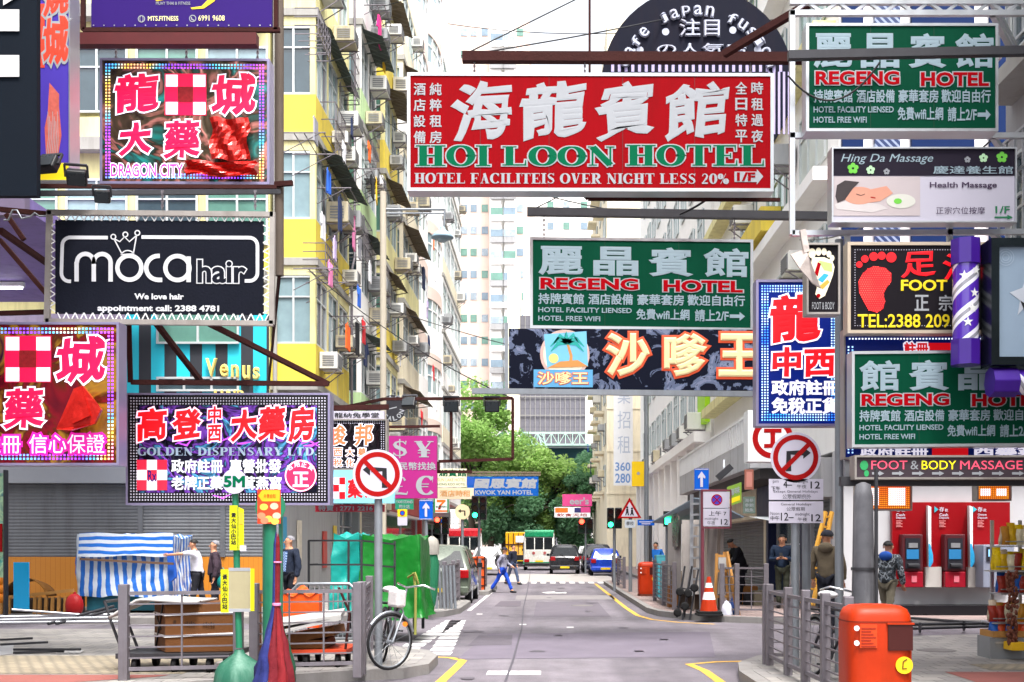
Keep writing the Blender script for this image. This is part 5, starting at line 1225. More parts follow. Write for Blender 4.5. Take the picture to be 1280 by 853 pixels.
# ---- blue pharmacy LED board
s = Sign('pharmacy_signboard', 'upright deep blue board with red characters edged in white and blue LED border', 'signboard', 948, 353, 1051, 530, 15, th=.22)
s.board(mat('acrylic_blue', '061c70', .3, spec=.15, var=.25, scale=2, emit=.06)); s.frame(mat('frame_mauve', '8d86a6', .35, .5), 3, proud=.015)
s.dotframe(3, 3, 3.4, LEDB, 1.7)
s.text('龍', 962, 368, 1026, 430, REDL, .04, out=(WGLOW, 2.2), br=.6); s.text('中西', 965, 434, 1044, 472, REDL, .04, out=(WGLOW, 1.8), br=.3)
s.text('政府註冊', 964, 475, 1049, 495, WGLOW, .035, layer=1); s.text('免稅正貨', 964, 497, 1049, 518, WGLOW, .035, layer=1)
s.done()
# ---- LED strip board behind the foot board and the thin massage strip
s = Sign('led_signboard', 'long navy board edged with white LED dots, mostly hidden behind the lowest green board', 'signboard', 1056, 414, 1310, 572, 13.0, th=.12)
s.board(mat('acrylic_blue', '0c2a86')); s.frame(FRAME, 2)
s.dots(1060, 417, 1300, 426, 4, LEDW, 1.9); s.dots(1058, 432, 1068, 568, 4, LEDB, 1.9)
s.text('註冊', 1130, 428, 1160, 444, REDL, .04, out=(WGLOW, 1.5)); s.rect(1157, 429, 1190, 438, REDL, 1)
s.text('政府註冊', 1075, 558, 1160, 571, WGLOW, .035, layer=1); s.rect(1165, 557, 1210, 572, REDL, 1); s.text('西藥業', 1216, 558, 1300, 571, WGLOW, .035, layer=1)
s.done()
s = Sign('massage_strip_sign', 'long thin dark strip with pink and yellow lettering above a row of arrows', 'signboard', 1070, 572, 1300, 597, 12.3, th=.16)
s.board(mat('strip_brown', '3a2f36', .5, var=.15)); s.frame(FRAME, 2.5)
PKL = mat('letter_pink', 'd84a62', .4, emit=.3)
s.text('FOOT', 1089, 576, 1134, 587, PKL, .0, layer=1); s.text('&', 1138, 576, 1148, 587, LW, .0, layer=1); s.text('BODY', 1152, 576, 1195, 587, mat('letter_yellow_lit', 'e8d81a', .4, emit=.3), .0, layer=1); s.text('MASSAGE', 1200, 576, 1278, 587, PKL, .0, layer=1)
for i in range(9):
    x = 1090 + i * 25; s.poly([(x, 590.5), (x + 9, 590.5), (x + 9, 588.8), (x + 15, 592), (x + 9, 595.2), (x + 9, 593.5), (x, 593.5)], LW, 1, 'arrow')
s.disc(1080, 582, 5, mat('foot_green', '2f9a5a', .4), 1, 'emblem', 6); s.disc(1083, 592, 3, mat('foot_green', '2f9a5a'), 1, 'emblem', 4)
s.done()
beam('steel_beam', 'dark beam under the thin massage strip over the bank machines', [W(1050, 602, 12.5), Vector((6.3, 12.5, HP(602, 12.5)))], .1, M['steel_dark'])
# ---- orange LED matrix panels
for x0, y0, x1, y1, lab in ((1072, 605, 1138, 637, 'orange and white LED panel under the thin massage strip, next to the thick grey post'), (1222, 606, 1262, 625, 'small orange LED panel with two white squares over the bank machines')):
    s = Sign('led_matrix', lab, 'LED panel', x0, y0, x1, y1, 14, th=.12, group='orange LED panels')
    s.board(mat('led_panel_orange', 'd8602a', .5)); s.frame(FRAME, 1.5)
    s.dots(x0 + 1, y0 + 1, x1 - 1, y1 - 1, 2.6, LEDWARM, 1.5)
    w = x1 - x0
    for a in (.08, .58): s.dots(x0 + w * a, y0 + 5, x0 + w * (a + .32), y1 - 5, 2.4, LEDW, 1.9, 2)
    s.done()
# ---- white board with a red ring and red lower strip
s = Sign('bank_signboard', 'white box sign with a thick red ring and red bar, behind the blue LED board', 'signboard', 935, 513, 986, 577, 24, th=.5)
s.board(mat('box_white', 'dededf', .4, var=.03)); s.ring(966, 548, 22, 7, SRED, 1); s.rect(955, 536, 977, 541, SRED, 2); s.rect(955, 555, 977, 560, SRED, 2); s.rect(963, 540, 969, 556, SRED, 1.5)
s.done()

# ================================================================== boards on the other side
# purple gym banner
s = Sign('gym_banner', 'purple laced canvas banner with yellow leaf and small pale lettering at the top', 'banner', 114, -60, 340, 34, 16.5, th=.06)
s.board(PURP); YB = mat('print_banana', 'e0bb30', .5)
s.poly([(238, 10), (252, 8), (262, -2), (270, -12), (280, -14), (268, 2), (255, 11), (240, 12)], YB, 1); s.poly([(196, -8), (205, 0), (196, 2), (190, -4)], YB, 1)
s.text('MUAY THAI & FITNESS', 195, 2.5, 238, 6.5, LW, .01, layer=1); s.text('MTS.FITNESS', 185, 20.5, 223, 26.5, mat('print_lemon', 'e0d8a0', .5), .02, layer=1); s.text('6991 9608', 248, 19.5, 281, 26.5, mat('print_lemon', 'e0d8a0'), .01, layer=1)
s.ring(177, 24, 4, 1, LW, 1); s.ring(177, 24, 2, .7, LW, 1.2, ry=4); s.ring(241, 23.5, 4, 1, LW, 1); s.line([(239, 21.5), (240, 24.5), (243, 26)], 1.5, LW, 1)
for i in range(18): s.disc(117 + i * 13, 32, .9, M['alu'], 1, 'eyelet', n=8)
s.done()
b = MB(); b.bar(W(104, -60, 16.5), W(104, 38, 16.5), .06).bar(W(104, 38, 16.5), W(350, 38, 16.5), .06).bar(W(345, -60, 16.5), W(345, 38, 16.5), .06)
single('banner_frame', 'thin rusty pipe frame round the purple banner', 'frame', b, M['rust'])
b = MB(); b.bar(W(40, 51, 15.8), W(322, 51, 15.8), .16)
single('steel_beam', 'dark red painted beam from which the dragon pharmacy board hangs', 'beam', b, mat('beam_red', '4e1014', .6, var=.3, scale=4, stain=.4, stainc='3a1a18'))
# navy vertical board
s = Sign('vertical_signboard', 'huge navy board with blocky white raised letter strokes, cut by the frame', 'signboard', -70, -80, 46, 245, 13.4, th=.1)
s.board(mat('panel_navy', '0c141e', .75, spec=.1, var=.15, scale=3)); WB = mat('raised_white', 'c9c9cb', .5)
for y0, y1 in ((13, 40), (70, 97)): s.rect(-60, y0, 25, y1, WB, 8, 'letter_bar')
s.poly([(5, 8), (28, -6), (28, -40), (5, -40)], WB, 8, 'letter_bar'); s.done()
s = Sign('meat_signboard', 'tall purple light box with red brush characters and a picture of hanging meat', 'signboard', 50, -70, 87, 226, 14.6, th=.25)
s.board(mat('print_violet', '44349a', .5, spec=.12, var=.15)); s.frame(M['alu'], 1.5)
for ch, y0 in (('燒', -30), ('城', 20)): s.text(ch, 54, y0, 86, y0 + 52 if ch == '燒' else y0 + 62, mat('print_scarlet', 'd0402c', .45), .04, out=(LW, 2.5), br=.8)
s.rect(50, 5, 56, 85, mat('print_scarlet', 'd0402c'), 1)
MEAT = mat('print_meat', 'b8584c', .5, var=.5, scale=14)
s.poly([(62, 104), (74, 118), (74, 134), (77, 170), (72, 200), (58, 202), (56, 160), (60, 140)], MEAT, 1)
for i in range(7): s.line([(60 + i * 2, 140 + i % 3 * 6), (61 + i * 2, 172), (58 + i * 2.3, 196)], .7, LW, 2)
s.rect(50, 204, 86, 226, YELL, 1); s.done()
beam('pipe_rail', 'rusty horizontal pipe with lamps clamped above the black hair salon banner', [W(45, 233, 14.4), W(345, 234, 16)], .05, M['rust'], 'pipe')
beam('pipe_rail', 'dark horizontal bar just above the hair salon banner frame', [W(45, 242, 14.4), W(350, 240, 16)], .06, M['steel_dark'], 'pipe')
def flood(label, px, py, Z, ang=30, s_=1.0, on=False):
    t = thing('floodlight', label, 'floodlight', (0, 0, 0), 'floodlights over the boards')
    w = .16 * s_
    b = MB().obox((0, 0, 0), (w, 0, 0), (0, w * .5, 0), (0, 0, w * .8)); b.build('case', M['black'], t, bevel=.02)
    MB().obox((0, -w * .52, 0), (w * .85, 0, 0), (0, .008, 0), (0, 0, w * .65)).build('glass', mat('lamp_glass_dark', '22282c', .25), t)
    MB().bar((-w * 1.1, 0, 0), (-w * 1.1, 0, w * 1.3), .025).bar((w * 1.1, 0, 0), (w * 1.1, 0, w * 1.3), .025).bar((-w * 1.1, 0, w * 1.3), (w * 1.1, 0, w * 1.3), .03).build('bracket', M['steel_dark'], t)
    t.location = W(px, py, Z); t.rotation_euler = (R(ang), 0, R(ang * .4))
flood('black floodlight tilted on the pipe beside the meat picture', 60, 206, 14.2, -30, .8); flood('black floodlight clamped under the pipe by the dragon pharmacy board', 96, 222, 14.3, 35, .75); flood('black floodlight hanging right over the hair banner frame', 128, 246, 14.4, 25, .6)
# dragon pharmacy boards
FOIL1 = foil('foil_brown', [(.3, '241a16'), (.44, '5a4a38'), (.5, 'c07a70'), (.56, '3a3024'), (.7, '2aa29a')], 1.2)  # what the mirrored acrylic reflects is painted into these colour bands
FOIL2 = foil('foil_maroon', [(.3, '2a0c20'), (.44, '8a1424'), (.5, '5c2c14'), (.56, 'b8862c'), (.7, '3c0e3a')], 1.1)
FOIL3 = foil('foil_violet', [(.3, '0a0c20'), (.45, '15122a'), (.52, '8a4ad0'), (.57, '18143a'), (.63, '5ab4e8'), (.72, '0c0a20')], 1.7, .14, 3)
WRAP = mat('red_cellophane', 'b01810', .18, .35, var=.5, scale=5, bump=1.0, bscale=7)
def cross_box(s, x0, y0, x1, y1, mid=None):
    w, h = (x1 - x0) / 3, (y1 - y0) / 3
    s.rect(x0, y0, x1, y1, PINKL, 1)
    for i in (0, 2):
        for j in (0, 2): s.rect(x0 + i * w + (1.5 if i == 0 else 1), y0 + j * h + (1.5 if j == 0 else 1), x0 + (i + 1) * w - 1, y0 + (j + 1) * h - 1, WGLOW, 2)
    s.rect(x0 + w * .95, y0 + h * .95, x1 - w * .95, y1 - h * .95, mid or mat('cross_mid', '8a1018', .3, var=.6, scale=20), 3)
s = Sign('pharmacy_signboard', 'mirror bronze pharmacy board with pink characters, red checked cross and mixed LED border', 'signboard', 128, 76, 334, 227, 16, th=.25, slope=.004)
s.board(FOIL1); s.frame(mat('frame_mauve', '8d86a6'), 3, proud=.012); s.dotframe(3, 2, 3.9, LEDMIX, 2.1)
s.text('龍', 143, 92, 199, 143, PINKL, .035, out=(WGLOW, 1.8), br=.8); s.text('城', 264, 91, 320, 144, PINKL, .035, out=(WGLOW, 1.8), br=.8); s.text('大', 148, 153, 190, 196, PINKL, .045, out=(WGLOW, 1.8), br=.8); s.text('藥', 204, 150, 251, 199, PINKL, .03, out=(WGLOW, 1.8), br=.5)
cross_box(s, 206, 92, 258, 144)
s.text('DRAGON CITY', 139, 205, 229, 221, mat('letter_magenta', 'c0148c', .4, emit=.25), .012, out=(WGLOW, 1.2))
r = s.done(); chain(145, 58, 74, 16, root=r); chain(233, 58, 74, 16, root=r); chain(322, 58, 74, 16, root=r)
def patch(label, x0, y0, x1, y1, Z, root):
    a, c = W(x0, y1, Z), W(x1, y0, Z); b = MB(); rr3 = random.Random(int(x0))
    b.sheet(lambda u, v: (a.x + (c.x - a.x) * u + .02 * math.sin(v * 9 + x0), Z - .05 - .035 * math.sin(u * 11 + v * 7) - .03 * rr3.random(), a.z + (c.z - a.z) * v + .02 * math.sin(u * 8)), 10, 8, False)
    return single('cellophane_sheet', label, 'cellophane', b, WRAP, fix=False)
patch('crumpled red cellophane square taped over the bronze pharmacy board', 265, 150, 312, 202, 15.95, r); patch('long crumpled strip of red cellophane beside the pink capital letters', 233, 204, 321, 222, 15.93, r)
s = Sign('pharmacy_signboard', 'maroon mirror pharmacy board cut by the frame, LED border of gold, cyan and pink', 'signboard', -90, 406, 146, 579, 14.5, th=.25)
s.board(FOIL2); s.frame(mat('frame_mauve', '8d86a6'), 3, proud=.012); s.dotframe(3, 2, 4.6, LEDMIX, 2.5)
cross_box(s, 6, 420, 64, 478); s.text('龍', -62, 420, -5, 478, PINKL, .035, out=(WGLOW, 2), br=.8); s.text('城', 70, 420, 132, 480, PINKL, .035, out=(WGLOW, 2.2), br=.8); s.text('藥', 4, 485, 56, 537, PINKL, .03, out=(WGLOW, 2), br=.5); s.text('大', -58, 485, -12, 537, PINKL, .03, out=(WGLOW, 2), br=.5)
s.text('註冊', -22, 544, 26, 567, WGLOW, .002, out=(mat('letter_magenta', 'c02a9a'), 2.8)); s.text('信心保證', 37, 543, 131, 567, WGLOW, .002, out=(mat('letter_magenta', 'c02a9a'), 2.8))
r = s.done()
b = MB(); b.prism([W(x, y, 14.3 + dz) for x, y, dz in ((92, 486, 0), (103, 482, -.05), (126, 512, 0), (118, 530, .0), (88, 538, -.04), (70, 537, 0))], (0, .06, 0)); b.prism([W(x, y, 14.24) for x, y in ((95, 490), (104, 486), (112, 520), (90, 530))], (0, .05, 0))
single('cellophane_sheet', 'knotted bag of red cellophane over the maroon pharmacy board', 'cellophane', b, WRAP)
# hair salon banner
s = Sign('hair_salon_banner', 'black canvas hair salon banner laced in a grey pipe frame, crown over the lettering', 'banner', 69, 275, 329, 392, 14.8, th=.04, slope=.006)
s.board(NAVY); SV = mat('print_silver', 'bfc0c4', .5, var=.05)
fb = s.mb('frame', FRAME)
for a, c in (((60, 266), (342, 267)), ((58, 402), (342, 403)), ((62, 264), (59, 404)), ((341, 264), (340, 404))): fb.bar(s.P(*a), s.P(*c), .065)
lb = s.mb('lacing', M['white'])
for i in range(24): lb.bar(s.P(72 + i * 11, 276), s.P(77 + i * 11, 267), .012); lb.bar(s.P(77 + i * 11, 267), s.P(83 + i * 11, 276), .012); lb.bar(s.P(72 + i * 11, 391), s.P(77 + i * 11, 402), .012); lb.bar(s.P(77 + i * 11, 402), s.P(83 + i * 11, 391), .012)
for i in range(10): lb.bar(s.P(69, 280 + i * 11), s.P(61, 285 + i * 11), .012); lb.bar(s.P(61, 285 + i * 11), s.P(69, 291 + i * 11), .012); lb.bar(s.P(329, 280 + i * 11), s.P(340, 285 + i * 11), .012); lb.bar(s.P(340, 285 + i * 11), s.P(329, 291 + i * 11), .012)
path = [(135, 297), (88, 297)] + [(88 + 10 * math.cos(R(a)), 307 + 10 * math.sin(R(a))) for a in range(-100, -181, -16)] + [(77, 340)] + [(87 + 10 * math.cos(R(a)), 342 + 10 * math.sin(R(a))) for a in range(180, 99, -16)] + [(89, 352)]
s.line(path, 4.4, SV, 1)
path = [(177, 296), (310, 296)] + [(312 + 10 * math.cos(R(a)), 306 + 10 * math.sin(R(a))) for a in range(-80, 1, 16)] + [(322, 338)] + [(312 + 10 * math.cos(R(a)), 340 + 10 * math.sin(R(a))) for a in range(10, 91, 16)] + [(306, 350)]
s.line(path, 4.4, SV, 1)
mo = lambda pts, w=5.5: s.line(pts, w, SV, 2, 'lettering')
mo([(96, 352), (96, 328)] + [(107 + 10.5 * math.cos(R(a)), 328 + 10.5 * math.sin(R(a))) for a in range(180, 361, 15)] + [(117.5, 352)]); mo([(117.5, 330)] + [(128 + 10.5 * math.cos(R(a)), 328 + 10.5 * math.sin(R(a))) for a in range(180, 361, 15)] + [(138.5, 352)])
s.ring(162, 334.5, 15, 5.5, SV, 2.2, 'lettering', n=40)
mo([(196 + 15 * math.cos(R(a)) + 3, 334.5 + 15 * math.sin(R(a))) for a in range(-85, -276, -10)][:20] and [(200, 319.5)] + [(198 + 15 * math.cos(R(a)), 334.5 + 15 * math.sin(R(a))) for a in range(-90, -271, -12)] + [(203, 349.5)])
s.ring(222, 334.5, 15, 5.5, SV, 2.2, 'lettering', n=40); mo([(236, 320), (236, 352)])
s.text('hair', 247, 324, 308, 353, NAVY, .03, out=(SV, 1.3), layer=2)
for x, y in ((142, 296), (157, 293), (172, 291)): s.ring(x, y, 3, 1.5, SV, 2.6, n=20)
s.line([(143, 299), (153, 318), (167, 317), (171, 294)], 1.6, SV, 2.6); s.line([(144, 299), (150, 302), (156, 296), (162, 302), (170, 295)], 1.6, SV, 2.6); s.ring(160, 322, 9, 1.4, SV, 2.6, a0=200, a1=330, n=10)
s.text('We love hair', 168, 366.5, 230, 374, SV, .035, layer=1); s.text('appointment call: 2388 4781', 122, 381, 274, 391, SV, .035, layer=1)
r = s.done(); chain(203, 238, 262, 14.8, root=r); chain(319, 238, 262, 14.8, root=r)
# violet dispensary board
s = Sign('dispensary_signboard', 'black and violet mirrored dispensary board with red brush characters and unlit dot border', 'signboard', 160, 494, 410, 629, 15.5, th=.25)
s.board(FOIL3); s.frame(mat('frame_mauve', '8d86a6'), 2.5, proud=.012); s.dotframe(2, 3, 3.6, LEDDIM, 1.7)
DKB = mat('acrylic_black', '0c0c12', .15)
for a in ((160, 494, 410, 507), (160, 616, 410, 629), (160, 507, 174, 616), (396, 507, 410, 616)): s.rect(*a, DKB, 0, 'dot_panel')
for ch, x0, x1, y0, y1 in (('高', 172, 209, 510, 553), ('登', 215, 252, 511, 551), ('大', 288, 322, 512, 553), ('藥', 322, 358, 508, 552), ('房', 360, 393, 508, 553)): s.text(ch, x0, y0, x1, y1, REDL, .04, out=(mat('acrylic_pink_lit', 'f6b8d0', .3, emit=.4), 1.8), br=.7)
for ch, y0 in (('中', 508), ('西', 531)): s.text(ch, 260, y0, 277, y0 + 22, REDL, .03, out=(mat('acrylic_pink_lit', 'f6b8d0'), 1.4), br=.4)
s.text('GOLDEN DISPENSARY LTD.', 172, 559, 396, 570, mat('letter_silverblue', '9fb4c8', .3, .3), serif=True, layer=1)
for t_, x0, x1, y0 in (('政府註冊', 214, 279, 574), ('專營批發', 287, 352, 574), ('老牌正藥', 214, 279, 595), ('鹿茸燕窩', 287, 352, 595)): s.text(t_, x0, y0, x1, y0 + 18, mat('letter_grey_lit', 'c9cdd4', .3, emit=.15), .03, layer=1)
w_ = (209 - 171) / 3
for i in range(3):
    for j in range(3): s.rect(171 + i * w_, 575 + j * w_, 171 + (i + 1) * w_, 575 + (j + 1) * w_, (mat('check_red', 'b82038', .3, emit=.2), mat('check_white', 'cfc4d0', .3, emit=.2))[(i + j) % 2], 1)
s.text('Rx', 185, 588, 196, 602, PURP, .02, layer=2)
s.disc(376, 595, 20, mat('seal_pink', 'd8204c', .3, emit=.25), 1); s.ring(376, 595, 19, 1.5, mat('acrylic_pink_lit', 'f6b8d0'), 2); s.text('正', 366, 590, 386, 609, mat('acrylic_pink_lit', 'f6b8d0'), .03, layer=2)
for i, ch in enumerate('包用正貨'): s.text(ch, 358.5 + i * 9, 581 - (3.5 if 0 < i < 3 else 0), 365.5 + i * 9, 588 - (3.5 if 0 < i < 3 else 0), mat('acrylic_pink_lit', 'f6b8d0'), .02, layer=2, rot=(i - 1.5) * 22)
rp = random.Random(9)
for i in range(9):
    x, y = rp.uniform(215, 390), rp.choice((rp.uniform(552, 560), rp.uniform(605, 625)))
    s.line([(x, y), (x + rp.uniform(4, 14), y + rp.uniform(-6, 6)), (x + rp.uniform(14, 24), y + rp.uniform(-8, 8))], [1, 3, .5], mat('print_magenta', 'b04ad8', .3, emit=.2), .5, 'emblem')
s.done()
for p, q, lab in ((((0, 288), 14), ((60, 330), 15.5), 'dark red slanting pipe behind the hair salon banner'), (((195, 404), 15.2), ((252, 478), 16.5), 'dark red slanting strut in front of the striped salon front'), (((262, 405), 15.2), ((410, 480), 17), 'long dark red strut running down to the orange and black board'), (((164, 478), 15.8), ((410, 480), 16), 'dark red horizontal bar above the violet dispensary board'), (((161, 405), 15.2), ((163, 478), 15.4), 'dark red upright strut beside the maroon board')):
    beam('steel_strut', lab, [W(*p[0], p[1]), W(*q[0], q[1])], .065, M['rust'], 'strut')
# orange and black board, cyan pharmacy board, strip
s = Sign('pharmacy_signboard', 'black board with orange and white characters partly behind the no turn disc', 'signboard', 411, 526, 482, 586, 22, th=.2)
s.board(foil('foil_black', [(.3, '0c0c10'), (.5, '2a2028'), (.56, '0c0c10'), (.7, '3a3038')], 2)); s.frame(FRAME, 2); s.dotframe(1, 2, 2.8, LEDDIM, 1.2, y0=524)
ORL = mat('acrylic_orange', 'e8603c', .35, emit=.35)
s.text('峻', 410, 531, 433, 557, ORL, .03, out=(WGLOW, 1), br=.5); s.text('邦', 443, 530, 467, 558, ORL, .03, out=(WGLOW, 1), br=.5)
for t_, y0 in (('西大藥', 560), ('稅化妝', 573)):
    for i, ch in enumerate(t_): s.text(ch, 417 + i * 15, y0, 428 + i * 15, y0 + 11, ORL, .03, out=(WGLOW, .7))
s.done()
s = Sign('small_signboard', 'narrow white strip board with black characters on the orange and black board', 'signboard', 413, 514, 480, 524, 22, th=.15)
s.board(PLATE); s.text('龍納兔學堂', 418, 516, 474, 522.5, SBLK, .01, layer=1); s.done()
s = Sign('pharmacy_signboard', 'pale cyan pharmacy board with red checks and red characters', 'signboard', 395, 588, 492, 629, 21, th=.2)
s.board(mat('print_cyan_pale', '7fd0e4', .35, emit=.12)); w_ = 7.5
for i in range(3):
    for j in range(3): s.rect(409 + i * w_, 597 + j * 9, 409 + (i + 1) * w_, 597 + (j + 1) * 9, (REDL, WGLOW)[(i + j) % 2], 1)
for ch, x in (('大', 386), ('藥', 434), ('房', 456)): s.text(ch, x, 599, x + 20, 623, REDL, .035, layer=1)
s.done()
s = Sign('shop_fascia_strip', 'narrow red strip with white telephone digits under the cyan board', 'signboard', 394, 631, 480, 640, 21.3, th=.12)
s.board(mat('strip_red', 'a81c30', .4)); s.text('特賣 : 2771 2216', 398, 632, 466, 639, LW, .02, layer=1); s.done()
beam('steel_beam', 'rusty beam pair above the orange and black board', [W(395, 511, 22.3), W(486, 509, 22.3)], .1, M['rust'])
# round black sign
s = Sign('salon_sign', 'small round black sign with white letters round its rim', 'signboard', 474, 494, 508, 528, 30, th=.2)
s.parts.clear(); s.disc(490, 511, 17, mat('disc_black', '26262c', .5), 0, 'panel')
for i, ch in enumerate('SALON'): a = 70 - i * 28 + 60; s.text(ch, 490 + 12.5 * math.cos(R(a)) - 2.5, 511 + 12.5 * math.sin(R(a)) - 3, 490 + 12.5 * math.cos(R(a)) + 2.5, 511 + 12.5 * math.sin(R(a)) + 3, LW, .03, layer=1, rot=a - 90)
s.text('★Я', 482, 494, 500, 501, LW, .02, layer=1); s.line([(484, 512), (496, 509)], 1.2, LW, 1); s.done()
# pink currency board
s = Sign('money_changer_sign', 'square magenta board with white dollar, yen, pound and euro marks', 'signboard', 483, 545, 546, 623, 27, th=.2)
s.board(mat('vinyl_magenta', '9a2470', .5, spec=.12, var=.1, scale=1))
for ch, x0, y0, x1, y1 in (('$', 491, 549, 509, 573), ('¥', 518, 551, 542, 572), ('£', 490, 596, 510, 619), ('€', 520, 595, 542, 619)): s.text(ch, x0, y0, x1, y1, LW, serif=True, layer=1)
s.text('人民幣找換', 487, 578, 545, 588, LW, .02, layer=1); s.done()
beam('steel_beam', 'thin rusty bar above the magenta money board', [W(478, 534, 27.2), W(550, 533, 27.2)], .06, M['rust'])
# small boards further down
s = Sign('hotel_signboard', 'small white board with green characters next to the magenta money board', 'signboard', 546, 586, 583, 609, 40, th=.2)
s.board(mat('print_cream', 'e6ddc0')); s.text('湖賓館', 548, 587, 583, 596, LGREEN, .03, layer=1); s.text('SUN LAKE HOTEL', 547, 598, 582, 602, mat('print_dullgold', 'b09a5a'), .01, layer=1); s.text('HONG KOO HOTEL', 547, 604, 582, 607, LGREEN, .01, layer=1); s.done()
s = Sign('small_signboard', 'beige board with faint orange characters just below the white hotel board', 'signboard', 545, 610, 592, 624, 41, th=.2)
s.board(mat('print_beige', 'd8c4a8', .5)); s.text('酒店時租', 550, 613, 588, 621, mat('print_dullorange', 'c88a4a'), .01, layer=1); s.done()
s = Sign('hotel_signboard', 'bright blue hotel board with white characters in front of the trees', 'signboard', 584, 596, 673, 620, 75, th=.3)
s.board(mat('vinyl_blue', '0c52a4', .5, spec=.12)); s.rect(583, 596, 592, 607, mat('tarp_blue2', '1a4fa8'), 1); s.text('國恩賓館', 593, 598, 671, 611, LW, .045, layer=1, slant=.15); s.text('KWOK YAN HOTEL', 594, 613, 666, 618.5, LW, .03, layer=1); s.done()
b = MB(); b.bar(W(560, 590, 75.2), W(676, 591, 75.2), .12).bar(W(560, 594, 75.2), W(676, 594, 75.2), .12)
for i in range(18): b.bar(W(560 + i * 6.4, 594 if i % 2 else 590, 75.2), W(566.4 + i * 6.4, 590 if i % 2 else 594, 75.2), .07)
single('sign_truss', 'pale lattice truss over the bright blue hotel board', 'truss', b, M['canopy_b'])
s = Sign('convenience_store_sign', 'small square store sign, orange and red seven with green and orange bands', 'signboard', 542, 623, 561, 641, 47, th=.25)
s.board(mat('box_white', 'dededf')); s.rect(542, 623, 544, 641, mat('band_green', '1c7a4a', .4), 1); s.rect(559, 623, 561, 641, mat('band_green', '1c7a4a', .4), 1); s.rect(544, 638, 559, 640, mat('band_orange', 'e06a20', .4), 1)
s.poly([(546, 625), (557, 625), (557, 627), (552, 632), (548.5, 632), (553, 628), (546, 628)], mat('band_orange', 'e06a20'), 2); s.poly([(548.5, 632), (552, 632), (550.5, 637), (547.5, 637)], SRED, 2); s.text('ELEVEN', 545, 632.5, 558, 634.8, LGREEN, .03, layer=3); s.done()
s = Sign('shop_sign', 'pink shop sign with white script under the trees', 'signboard', 703, 618, 740, 633, 72, th=.3)
s.board(mat('vinyl_rose', 'c2407a', .4)); s.text("eer's", 712, 622, 736, 631, LW, .03, layer=1); s.done()
s = Sign('shop_sign', 'orange, white and navy strip sign just below the pink one', 'signboard', 693, 634, 738, 647, 70, th=.3)
s.board(mat('box_white', 'dededf')); s.rect(694, 635, 710, 641, mat('band_orange', 'e06a20'), 1); s.rect(718, 635, 738, 641, mat('print_nv', '2a2a60'), 1); s.rect(726, 634, 738, 641, mat('vinyl_rose', 'c2407a'), 1.5); s.text('飲食天地', 696, 642, 734, 646, SRED, .01, layer=1); s.done()
s = Sign('property_banner', 'tall white hanging banner with faint grey characters and blue digits', 'banner', 767, 440, 791, 607, 81, th=.1)
s.board(mat('banner_white', 'd9dadd', .6)); FG = mat('faint_grey', 'a9b2c4', .6)
for i, ch in enumerate('物業招租'): s.text(ch, 772, 452 + i * 31, 788, 474 + i * 31, FG, .0, layer=1)
s.text('360', 769, 578, 788, 589, mat('faint_blue', '6a8cc0', .5), .02, layer=1); s.text('280', 769, 592, 788, 604, mat('faint_blue', '6a8cc0'), .02, layer=1); s.done()
s = Sign('yellow_sign', 'plain bright yellow square board beside the tall white banner', 'signboard', 790, 577, 807, 608, 60, th=.2)
s.board(mat('vinyl_yellow', 'e8c010', .4, var=.04)); s.disc(798, 592, 2, LW, 1); s.done()
s = Sign('taxi_stand_plate', 'green taxi stand plate on a pole next to the no turn disc', 'sign', 494, 624, 517, 637, 26, th=.03)
s.board(mat('plate_green', '1c7a5a', .4)); s.text('TAXI STAND', 495, 626, 516, 629.5, LW, .02, layer=1); s.text('的士站', 499, 631, 512, 636, LW, .01, layer=1); s.done()
for y0, lab, x0 in ((637, 'yellow and white parking plate below the green taxi plate', 497), (647, 'small yellow plate by the convenience store sign', 547)):
    s = Sign('parking_plate', lab, 'sign', x0, y0, x0 + 12, y0 + 20, 26 if x0 < 500 else 44, th=.03)
    s.board(PLATE); s.rect(x0, y0, x0 + 12, y0 + 9, YELL, 1); s.disc(x0 + 6, y0 + 4.5, 3, SBLUE, 2); s.ring(x0 + 6, y0 + 4.5, 3, .9, SRED, 3); s.done()
# overhead gantry with floodlights over the street
g = thing('floodlight_gantry', 'rusty overhead bar with a dropped square frame and black floodlights', 'gantry', W(560, 500, 24)); b = MB()
for a, c in (((480, 499), (641, 498)), ((641, 498), (641, 574)), ((641, 574), (548, 577)), ((564, 515), (564, 577)), ((548, 577), (548, 592)), ((548, 590), (590, 590))): b.bar(W(*a, 24), W(*c, 24), .06)
b.bar(W(480, 499, 24), Vector((LX, 28.4, HP(499, 24))), .06); b.build('bar', M['rust'], g)
flood('black floodlight at the middle of the overhead bar', 564, 508, 24, 10, .95); flood('black floodlight at the far end of the overhead bar', 615, 508, 24, 10, .95); flood('grey floodlight next to the round black sign', 511, 504, 24, -25, .9)
t = thing('steel_pole', 'brown weathered upright pipe with a rusty side bracket beside the dragon board', 'pole', W(349, 340, 17.2))
MB().tube([W(349, -80, 17.2), W(349, 345, 17.2)], .07, 12).build('pipe', mat('pipe_brown', '5c5148', .7, .2, var=.3, stain=.5), t)
MB().bar(W(330, 232, 17.1), W(366, 229, 17.1), .07).bar(W(349, 345, 17.2), Vector((LX, 28.0, HP(345, 17.2))), .05).build('bracket', M['rust'], t)

